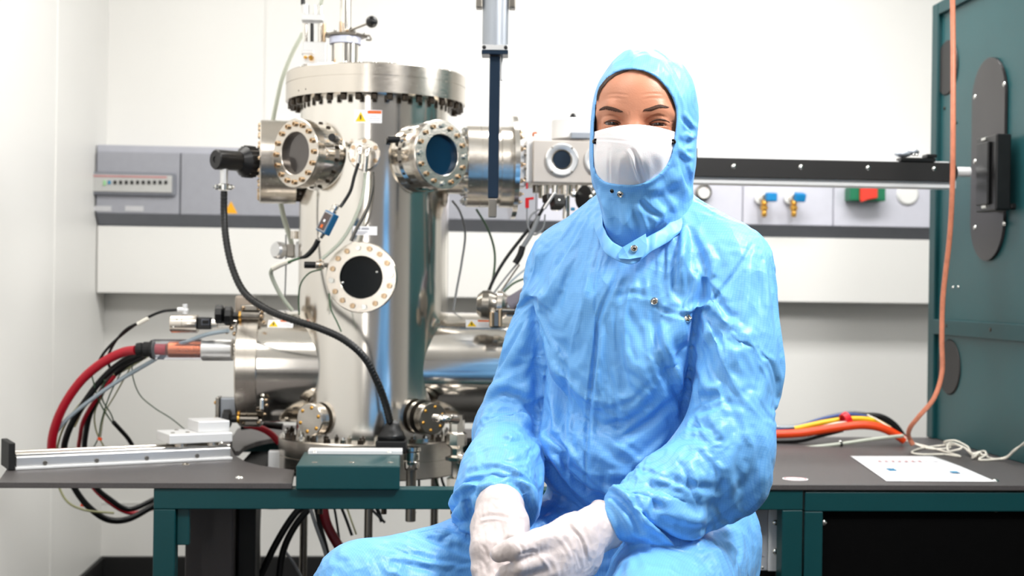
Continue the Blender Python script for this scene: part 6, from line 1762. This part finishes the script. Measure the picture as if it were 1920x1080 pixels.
# eyebrows : short hairs between a lower and an upper line, leaning outwards
def brow(low, up, n, m_):
    mb = MB()
    L = spline([Vector((p[0], p[1], 0)) for p in low], 8); U_ = spline([Vector((p[0], p[1], 0)) for p in up], 8)
    for k in range(n):
        t = rnd.random(); i = min(int(t * (len(L) - 3)), len(L) - 4)
        s = rnd.uniform(0, 0.7); a = L[i] * (1 - s) + U_[i] * s; b = L[i + 3] * (0.55 - s * 0.5) + U_[i + 3] * (0.45 + s * 0.5)
        p, _ = hit(TREE_H, a.x, a.y, 0.0002); q, _ = hit(TREE_H, (a.x + b.x) / 2, (a.y + b.y) / 2, 0.0011); r_, _ = hit(TREE_H, b.x, b.y, 0.0008)
        if p and q and r_: mb.tube([p, q, r_], 0.00042, 4, 3, rs=[(0, 1), (1, 0.35)])
    return mb.build('eyebrow', m_, PER)
brow(c4((150, 555), (230, 545), (330, 568), (440, 580)), c4((160, 535), (230, 492), (330, 505), (430, 558)), 300, BROWM)
brow(c4((670, 562), (760, 562), (860, 528), (980, 520)), c4((690, 535), (770, 500), (870, 472), (985, 515)), 300, BROWM)
def lash(pts, r):
    P = [hit(TREE_H, x, y, 0.0006)[0] for x, y in pts]; P = [p for p in P if p is not None]
    return MB().tube(P, r, 6, 5, rs=[(0, 0.3), (0.3, 1), (0.75, 1), (1, 0.25)]).build('eyelashes', HAIRM, PER)
lash(c4((215, 694), (250, 682), (300, 672), (360, 682), (410, 712)), 0.0011)
lash(c4((745, 708), (800, 676), (860, 660), (920, 668), (985, 694)), 0.0012)
# hair at the hairline, swept back under the hood
A1 = c4((570, 30), (470, 60), (370, 95), (280, 150), (200, 230), (150, 320), (130, 420))
B1 = c4((560, 52), (480, 86), (384, 116), (294, 172), (216, 250), (158, 342), (138, 440))
strands('hair', (A1, B1), 46, 0.0004, HAIRM, 1.8)
A2 = c4((590, 30), (690, 50), (800, 95), (900, 170), (985, 270), (1040, 390), (1080, 520))
B2 = c4((600, 62), (690, 112), (790, 150), (870, 215), (945, 310), (1000, 420), (1050, 560))
strands('hair', (A2, B2), 80, 0.0004, HAIRM, 2.4)
strands('hair_highlight', (c4((640, 70), (740, 110), (830, 160), (910, 230), (980, 310)), c4((660, 100), (750, 140), (840, 190), (900, 260), (960, 330))), 34, 0.0005, HAIRL, 2.0, 0.0016)

# ---------------------------------------------------------------- hood
OPEN = [(1186, 129), (1160, 133), (1139, 146), (1125, 166), (1117, 192), (1114, 220), (1112, 250), (1111, 280), (1112, 308), (1119, 330), (1134, 342), (1160, 347), (1190, 348), (1218, 340), (1242, 322), (1257, 300), (1264, 275), (1268, 245), (1270, 215), (1264, 188), (1250, 164), (1232, 145), (1210, 133)]
OP = [Vector((p[0], p[1], 0)) for p in OPEN]
OPs = [(p.x, p.y) for p in spline(OP + [OP[0]], 4)][:-1]
def open_sd(P):
    """signed distance (metres at the face) to the opening, negative inside"""
    X, Y, D = proj(P.astype(np.float64))
    best = np.full(len(X), 1e9); ins = np.zeros(len(X), bool)
    n = len(OPs)
    for i in range(n):
        ax_, ay_ = OPs[i]; bx_, by_ = OPs[(i + 1) % n]; ex, ey = bx_ - ax_, by_ - ay_
        t = np.clip(((X - ax_) * ex + (Y - ay_) * ey) / (ex * ex + ey * ey + 1e-9), 0, 1)
        best = np.minimum(best, np.hypot(X - ax_ - t * ex, Y - ay_ - t * ey))
        c = ((ay_ > Y) != (by_ > Y)) & (X < (bx_ - ax_) * (Y - ay_) / (by_ - ay_ + 1e-12) + ax_)
        ins ^= c
    return np.where(ins, -best, best) * 2.05 / FPX
HCc = PD(1208, 214, 2.135)
def g_hood_out(P):
    d = ell(P, HCc, (0.0790, 0.106, 0.1015), AXH)
    d = smin(d, ell(P, PD(1193, 292, 2.105), (0.0655, 0.082, 0.078), AXH), 0.035)
    d = smin(d, ell(P, PD(1225, 265, 2.15), (0.060, 0.075, 0.10), AXH), 0.03)
    d = smin(d, chain(P, [PD(1206, 330, 2.13), PD(1214, 385, 2.14), PD(1212, 450, 2.165)], [0.073, 0.064, 0.058], 0.02), 0.03)
    d = smin(d, ell(P, PD(1190, 400, 2.095), (0.045, 0.035, 0.05), AXH), 0.03)
    return d
def g_hood(P):
    o = g_hood_out(P)
    sh = np.maximum(o, -(o + 0.0045))
    front = (P - npv(HCc)) @ npv(hf)
    op = np.full(len(P), 1.0, np.float32)
    sel = (front > -0.005) & (np.abs(o) < 0.05)
    if sel.any(): op[sel] = open_sd(P[sel])
    d = smax(sh, -op, 0.002)
    hem = np.sqrt(np.minimum(1, (o + 0.002) ** 2 + (op - 0.002) ** 2)) - 0.0032
    d = smin(d, hem, 0.003)
    return d
V, Fc = sdf_mesh(g_hood, HCc - Vector((0.13, 0.15, 0.27)), HCc + Vector((0.13, 0.16, 0.13)), 0.0024, 4)
V = np_smooth(V, Fc, 1)
N = np_normals(V, Fc); X, Y, D = proj(V); fr = np.clip(-(N @ _F) * 1.5 + 0.3, 0, 1)
def ch(*p): return [(1060 + x / 2.51, 70 + y / 2.51) for x, y in p]
rel = np.zeros(len(V))
for pts, w_, dm in ((ch((120, 210), (150, 140), (240, 80), (330, 60)), 10, 2.0), (ch((200, 90), (190, 140), (160, 190)), 7, -2.0),
                    (ch((470, 90), (520, 170), (560, 260), (590, 380)), 6, -2.0), (ch((520, 100), (580, 190), (610, 300)), 8, 2.5),
                    (ch((540, 370), (570, 410), (600, 440)), 3, -2.5), (ch((555, 350), (590, 400), (620, 430)), 4, 1.5),
                    (ch((520, 470), (560, 500), (600, 500)), 5, -3), (ch((530, 520), (570, 560), (600, 570)), 5, 3), (ch((540, 560), (560, 620), (590, 720)), 6, -3),
                    (ch((560, 450), (590, 470), (610, 460)), 4, 2.5),
                    (ch((350, 770), (400, 820), (450, 850)), 5, -2.6), (ch((330, 790), (370, 860), (380, 920)), 5, 2.2), (ch((430, 740), (480, 800), (500, 860)), 7, -2.5),
                    (ch((500, 620), (540, 700), (590, 760)), 12, 3), (ch((220, 760), (230, 840), (240, 930)), 8, -3), (ch((280, 780), (290, 860), (320, 950)), 8, 2.0),
                    (ch((150, 720), (190, 790), (220, 860)), 7, 2.5), (ch((400, 960), (470, 880), (560, 800)), 9, -3), (ch((380, 720), (470, 700), (540, 640)), 9, 2.2),
                    (ch((260, 60), (340, 45), (420, 55)), 4, -1.2), (ch((300, 100), (380, 95), (460, 130)), 14, 1.6)):
    rel += stroke(V, X, Y, pts, w_, dm * MMt * 1.4)
c = ridged(V, N, lambda q: np.tile(np.array((0.2, 0, 1.0)), (len(q), 1)), 26, 2.2, 0.0021, 7.7)
fade = sstep(0.001, 0.012, np.abs(open_sd(V)))
V = V + N * (np.clip(rel * fr, -0.0026, 0.006) + c)[:, None] * fade[:, None]
hood = np_obj('hood', V, Fc, SUIT, PER); set_uv(hood, np.stack([V @ npv(TS), V[:, 2], V[:, 2] * 0], 1))
TREE_HO = bvh(V, Fc)

# ---------------------------------------------------------------- mask
MASKM = mat('mask_fabric', (0.93, 0.92, 0.93), 0.62, vary=0.01, vscale=60, bump=(500, 0.12), sheen=0.2)
MASKM.node_tree.nodes['Principled BSDF'].inputs['Subsurface Weight'].default_value = 0.5; MASKM.node_tree.nodes['Principled BSDF'].inputs['Subsurface Radius'].default_value = (0.02, 0.014, 0.014)
nu, nv = 76, 64
Vh, Fh = sdf_mesh(g_hood_out, HCc - Vector((0.13, 0.15, 0.20)), HCc + Vector((0.13, 0.05, 0.06)), 0.006, 2)
TREE_O = bvh(Vh, Fh)
BOT = [(1108, 300), (1112, 312), (1119, 332), (1134, 345), (1160, 351), (1190, 352), (1218, 344), (1242, 326), (1257, 304), (1266, 278), (1270, 266)]
vs = []; fs = []
def surf_d(tree, px, py, default):
    r = ray(px, py); rn = r.normalized(); loc = tree.ray_cast(CAM, rn)[0]
    return (loc - CAM).dot(FW) if loc is not None else default
for j in range(nv + 1):
    v = j / nv
    for i in range(nu + 1):
        u = -1 + 2 * i / nu; px = 1189.5 + u * 78.5
        top = 233 + 15 * abs(u) ** 1.8; bot = np.interp(px, [b[0] for b in BOT], [b[1] for b in BOT]); bot = max(bot, top + 16)
        py = top + (bot - top) * v
        dh = surf_d(TREE_O, px, py, 2.10) + 0.004
        eu = sstep(0, 0.42, 1 - abs(u)); ev = sstep(0, 0.5, 1 - v)
        ctr = math.exp(-(u / 0.55) ** 2) * sstep(0, 0.45, v + 0.12)
        d = dh - 0.010 * eu * ev - 0.008 * ctr * ev
        hd = surf_d(TREE_H, px, py, 2.2)
        d = min(d, hd - 0.0025) if (1 - v) > 0.02 else d
        vs.append((px, py, d, hd))
DD = np.array([q[2] for q in vs]).reshape(nv + 1, nu + 1)
for _ in range(10):
    Dn = DD.copy(); Dn[1:-1, 1:-1] = (DD[:-2, 1:-1] + DD[2:, 1:-1] + DD[1:-1, :-2] + DD[1:-1, 2:]) / 4; Dn[0, 1:-1] = (DD[0, :-2] + DD[0, 2:]) / 2; DD = Dn
DD = np.minimum(DD, np.array([q[3] for q in vs]).reshape(DD.shape) - 0.0015)
vs = [PD(q[0], q[1], float(d)) for q, d in zip(vs, DD.ravel())]
for j in range(nv):
    for i in range(nu):
        a = j * (nu + 1) + i; fs.append((a, a + nu + 1, a + nu + 2, a + 1))
V = np.array([list(p) for p in vs]); Fc = np.array(fs)
N = np_normals(V, Fc)
if (N @ _F).mean() > 0: Fc = Fc[:, ::-1]; N = -N
X, Y, D = proj(V); rel = np.zeros(len(V))
for pts, w_, dm, a_ in (([(1176, 281), (1183, 292), (1188, 310), (1201, 348)], 3.0, 2.6, 0.3), ([(1184, 280), (1192, 294), (1196, 312), (1207, 346)], 3.6, -2.2, 0), ([(1171, 285), (1165, 300), (1160, 330)], 6, 0.8, 0),
                        ([(1143, 278), (1142, 310), (1142, 346)], 2.2, -1.0, 0), ([(1114, 262), (1140, 262), (1186, 266)], 1.8, -0.6, 0), ([(1188, 266), (1225, 262), (1262, 262)], 1.8, -0.6, 0),
                        ([(1215, 285), (1228, 310), (1226, 334)], 8, -0.8, 0), ([(1124, 285), (1128, 310), (1134, 335)], 8, -0.8, 0)):
    rel += stroke(V, X, Y, pts, w_, dm * MMt, a_)
V = V + N * rel[:, None]
V = np_smooth(V, Fc, 1, 0.3)
mk = np_obj('face_mask', V, Fc, MASKM, PER)
so = mk.modifiers.new('thick', 'SOLIDIFY'); so.thickness = 0.0008

# ---------------------------------------------------------------- collar, snaps
def strip(name, up, lo, m_, thick=0.0013, closed=True):
    U_ = spline([PD(*p) for p in up] + ([PD(*up[0])] if closed else []), 8); L = spline([PD(*p) for p in lo] + ([PD(*lo[0])] if closed else []), 8)
    vs = []; fs = []; n = len(U_); k = 5
    for i in range(n):
        for j in range(k + 1):
            t = j / k; p = U_[i].lerp(L[i], t)
            out = (p - NB); out.z = 0; out.normalize()
            vs.append(p + out * (0.0012 * math.sin(t * PI) + 0.0016 * math.sin(i * 0.55 + t) + 0.0010 * math.sin(i * 1.3 + t * 2)))
    for i in range(n - 1):
        for j in range(k): a = i * (k + 1) + j; fs.append((a, a + 1, a + k + 2, a + k + 1))
    o = MB().add(vs, fs, True).build(name, m_, PER)
    s_ = o.modifiers.new('t', 'SOLIDIFY'); s_.thickness = thick; s_.offset = 0
    s_ = o.modifiers.new('s', 'SUBSURF'); s_.levels = s_.render_levels = 1
    return o
strip('collar', [(1131, 400, 2.135), (1133, 430, 2.085), (1152, 455, 2.055), (1180, 466, 2.045), (1212, 445, 2.055), (1248, 424, 2.075), (1282, 388, 2.11), (1296, 362, 2.155), (1272, 352, 2.215), (1215, 348, 2.238), (1165, 362, 2.215), (1140, 382, 2.175)],
      [(1114, 424, 2.145), (1124, 456, 2.085), (1144, 482, 2.052), (1186, 496, 2.042), (1222, 472, 2.050), (1262, 448, 2.070), (1304, 408, 2.11), (1314, 392, 2.16), (1284, 378, 2.228), (1215, 374, 2.252), (1152, 386, 2.226), (1122, 406, 2.185)], SUIT)
tabp = [PD(1168, 463, 2.040), PD(1211, 438, 2.046), PD(1214, 460, 2.042), PD(1206, 482, 2.038), PD(1180, 486, 2.036), PD(1160, 485, 2.040), PD(1158, 474, 2.042)]
MB().prism(tabp, Vector(FW) * 0.003, 0.0008).build('collar_tab', SUIT, PER)
SNAPM = mat('snap_metal', (0.85, 0.83, 0.80), 0.2, 1.0, rvary=0.05, vscale=60)
SNAPD = mat('snap_dark', (0.35, 0.33, 0.32), 0.25, 1.0, rvary=0.05, vscale=60)
def snap(p, n, r=0.0052, m_=None, name='snap_button'):
    m_ = m_ or SNAPM
    o = MB().lathe([(r * 0.30, 0.0006), (r * 0.42, 0.0016), (r * 0.60, 0.0010), (r * 0.80, 0.0022), (r, 0.0012), (r, -0.002)], p, n, 24, sharp=1.2).build(name, m_, PER)
    MB().lathe([(0, 0.0004), (r * 0.38, 0.0004)], p, n, 16).build('snap_socket', SNAPD, o)
snap(PD(1189, 466, 2.038), -FW, 0.0055)
for px, py, r, m_ in ((1148, 358, 0.0032, SNAPD), (1163, 364, 0.0052, SNAPM)):
    p, n = hit(TREE_HO, px, py, 0.0)
    if p is not None: snap(p, n, r, m_)
for px, py, sx in ((1116, 265, 1), (1262, 266, -1)):
    d = surf_d(TREE_O, px, py, 2.08) + 0.001
    snap(PD(px, py, d), (-FW + R0 * (0.25 * sx)).normalized(), 0.0042, SNAPD)

# chest snaps sit on the draped fabric
for px, py in ((1227, 565), (1290, 597)):
    p, n = hit(TREE_G, px, py, 0.0005)
    if p is not None: snap(p, n, 0.0062)
# ---------------------------------------------------------------- hands in gloves
def fing(P, pts, rs, k=0.004): return chain(P, [PD(*p) for p in pts], rs, k)
# her left hand (image right), back up, thumb and fingers closing over the right hand
LH = dict(cut=True,
    palm=[((1118, 995, 1.955), (1080, 1012, 1.925), 0.030, 0.033), ((1080, 1012, 1.925), (1040, 1030, 1.90), 0.034, 0.033), ((1070, 1035, 1.915), (1025, 1062, 1.885), 0.032, 0.027), ((1085, 1052, 1.93), (1045, 1092, 1.90), 0.028, 0.024)],
    thumb=[(1062, 1000, 1.915), (1010, 1014, 1.882), (966, 1028, 1.858), (936, 1038, 1.868)],
    fingers=[[(1015, 1050, 1.872), (975, 1064, 1.858), (948, 1073, 1.880), (940, 1080, 1.90)],
             [(1018, 1078, 1.880), (972, 1090, 1.866), (944, 1098, 1.888), (936, 1102, 1.905)],
             [(1026, 1102, 1.892), (978, 1114, 1.878), (950, 1120, 1.900), (944, 1122, 1.915)],
             [(1040, 1122, 1.908), (996, 1134, 1.894), (968, 1138, 1.910), (962, 1139, 1.92)]],
    cuff=((1136, 982, 1.965), (1096, 1001, 1.940)))
RH = dict(
    palm=[((936, 955, 2.015), (934, 990, 1.985), 0.030, 0.033), ((922, 985, 1.985), (912, 1030, 1.955), 0.027, 0.024), ((945, 985, 1.985), (938, 1035, 1.950), 0.027, 0.025), ((955, 980, 1.99), (962, 1020, 1.965), 0.024, 0.020)],
    thumb=[(958, 985, 1.975), (972, 1020, 1.945), (978, 1052, 1.935), (974, 1078, 1.935)],
    fingers=[[(946, 1038, 1.942), (944, 1078, 1.930), (950, 1108, 1.938), (958, 1126, 1.952)],
             [(928, 1040, 1.945), (924, 1086, 1.930), (930, 1118, 1.938), (940, 1136, 1.952)],
             [(912, 1038, 1.950), (906, 1082, 1.938), (912, 1112, 1.945), (922, 1130, 1.958)],
             [(900, 1032, 1.958), (895, 1068, 1.948), (900, 1094, 1.952), (908, 1110, 1.96)]],
    cuff=((937, 953, 2.010), (938, 990, 1.990)))
FR = [0.0098, 0.0094, 0.0086, 0.0074]
def hand_sdf(Hd, shrink=0.0):
    def f(P):
        d = None
        for a, b, ra, rb in Hd['palm']:
            q = seg(P, PD(*a), PD(*b), ra - shrink, rb - shrink, FW, 0.62)
            d = q if d is None else smin(d, q, 0.014)
        for i, fg in enumerate(Hd['fingers']):
            s = (1.0, 1.03, 0.97, 0.88)[i]
            d2 = fing(P, fg, [r * s * 1.12 - shrink for r in FR], 0.003)
            d = smin(d, d2, 0.006)
        t = fing(P, Hd['thumb'], [0.0180 - shrink, 0.0165 - shrink, 0.0150 - shrink, 0.0122 - shrink], 0.004)
        d = smin(d, t, 0.007)
        a, b = Hd['cuff']
        c = chain(P, [PD(*a), PD(*a).lerp(PD(*b), 0.5), PD(*b)], [0.0350 - shrink, 0.0312 - shrink, 0.0285 - shrink], 0.004)
        d = smin(d, c, 0.010)
        if Hd.get('cut'):
            ax_ = (PD(*a) - PD(*b)).normalized(); pl_ = (P - npv(PD(*a))) @ npv(ax_)
            d = smax(d, pl_ - 0.001, 0.002)
        return d
    return f
def glove(Hd, lab_, seed, lines):
    pts = [PD(*p) for q in Hd['fingers'] for p in q] + [PD(*Hd['cuff'][0]), PD(*Hd['cuff'][1])] + [PD(*p) for p in Hd['thumb']]
    lo = np.array([min(p[i] for p in pts) for i in range(3)]) - 0.05; hi = np.array([max(p[i] for p in pts) for i in range(3)]) + 0.05
    V, Fc = sdf_mesh(hand_sdf(Hd), lo, hi, 0.0019, 5)
    V = np_smooth(V, Fc, 1)
    N = np_normals(V, Fc); X, Y, D = proj(V); fr = np.clip(-(N @ _F) * 1.5 + 0.2, 0, 1)
    rel = np.zeros(len(V))
    for p, w_, dm in lines: rel += stroke(V, X, Y, p, w_ * 0.7, dm * MMt * 0.75, 0.2)
    c = np.array([noise.noise(Vector(v) * 55 + Vector((seed, 0, 0))) for v in V]); c2_ = np.array([noise.noise(Vector((v[0] * 140, v[1] * 60, v[2] * 60)) + Vector((seed, 5, 0))) for v in V])
    V = V + N * (rel * fr + 0.0006 * (0.4 - np.abs(c) * 2) + 0.0005 * (0.4 - np.abs(c2_) * 2))[:, None]
    o = np_obj('glove', V, Fc, GLOVE, PER); o['label'] = lab_
    return o
def h3(*p): return [(820 + x / 4.571, 880 + y / 4.571) for x, y in p]
glove(LH, 'white glove on the left hand, thumb laid over the other hand', 2.0,
      [(h3((1110, 440), (1160, 520), (1230, 600), (1270, 760)), 4, -2.2), (h3((1130, 440), (1200, 520), (1260, 620), (1300, 760)), 5, 1.8),
       (h3((820, 660), (900, 760), (960, 860)), 5, 1.2), (h3((860, 700), (940, 780), (1000, 880)), 6, -1.2), (h3((1090, 600), (1150, 690), (1180, 800)), 5, -1.4),
       (h3((680, 620), (730, 690), (740, 740)), 4, -1.6), (h3((700, 740), (780, 710), (860, 700)), 4, -2.0), (h3((1000, 560), (1080, 640), (1140, 760)), 5, 1.2),
       (h3((1170, 690), (1200, 740), (1230, 850)), 4, -1.5), (h3((590, 800), (600, 860), (580, 900)), 3, -1.0)])
glove(RH, 'white glove on the right hand hanging down under the other hand', 9.0,
      [(h3((360, 420), (460, 400), (600, 420), (720, 440)), 5, -1.8), (h3((350, 470), (400, 440), (520, 425)), 4, 1.2), (h3((520, 640), (600, 600), (700, 580)), 4, -1.5),
       (h3((360, 640), (420, 700), (430, 800)), 4, -1.4), (h3((440, 480), (430, 600), (440, 740)), 7, 1.2), (h3((340, 760), (400, 800), (420, 900)), 5, -1.2),
       (h3((560, 560), (540, 600), (520, 660)), 4, -1.6), (h3((520, 760), (500, 820), (520, 900)), 5, -1.4)])
# rolled glove rims
def rim(c, axis, r, sq, name='glove_rim'):
    u, v, w_ = basis(axis); pts = []
    for k in range(25):
        a = 2 * PI * k / 24; rr = r * (1 + 0.03 * math.sin(3 * a))
        pts.append(Vector(c) + u * rr * math.cos(a) + v * rr * math.sin(a) + w_ * 0.002 * math.sin(2 * a))
    return MB().tube(pts, 0.0016, 8, 3, cap=False).build(name, GLOVE, PER)
a, b = [PD(*p) for p in LH['cuff']]; rim(a, a - b, 0.0348, 1)

# ---------------------------------------------------------------- stool
SX, SY = HIc.x, HIc.y + 0.02
zs = HIc.z - 0.150
ST = thing('lab_stool', 'round black lab stool under the seated person', 'stool', (SX, SY, 0))
MB().lathe([(0, zs - 0.06), (0.16, zs - 0.06), (0.18, zs - 0.045), (0.185, zs - 0.02), (0.17, zs), (0, zs + 0.002)], (SX, SY, 0), (0, 0, 1), 40).build('seat', BLACK, ST)
MB().cyl((SX, SY, 0.09), (SX, SY, zs - 0.061), 0.026, n=24).build('column', STEEL, ST)
MB().lathe([(0.19, 0.29), (0.2, 0.30), (0.21, 0.29), (0.2, 0.28), (0.19, 0.29)], (SX, SY, 0), (0, 0, 1), 48).build('footrest', STEEL, ST)
for k in range(5):
    a = 2 * PI * k / 5 + 0.3; d_ = Vector((math.cos(a), math.sin(a), 0)); c = Vector((SX, SY, 0))
    lg = MB().tube([c + Vector((0, 0, 0.10)), c + d_ * 0.14 + Vector((0, 0, 0.085)), c + d_ * 0.27 + Vector((0, 0, 0.062))], 0.014, 10).build('base_arm', BLACK, ST)
    MB().lathe([(0, -0.012), (0.022, -0.012), (0.025, -0.006), (0.025, 0.006), (0.022, 0.012), (0, 0.012)], c + d_ * 0.27 + Vector((0, 0, 0.0255)), Vector((-d_.y, d_.x, 0)), 20).build('caster', BLACK, lg)
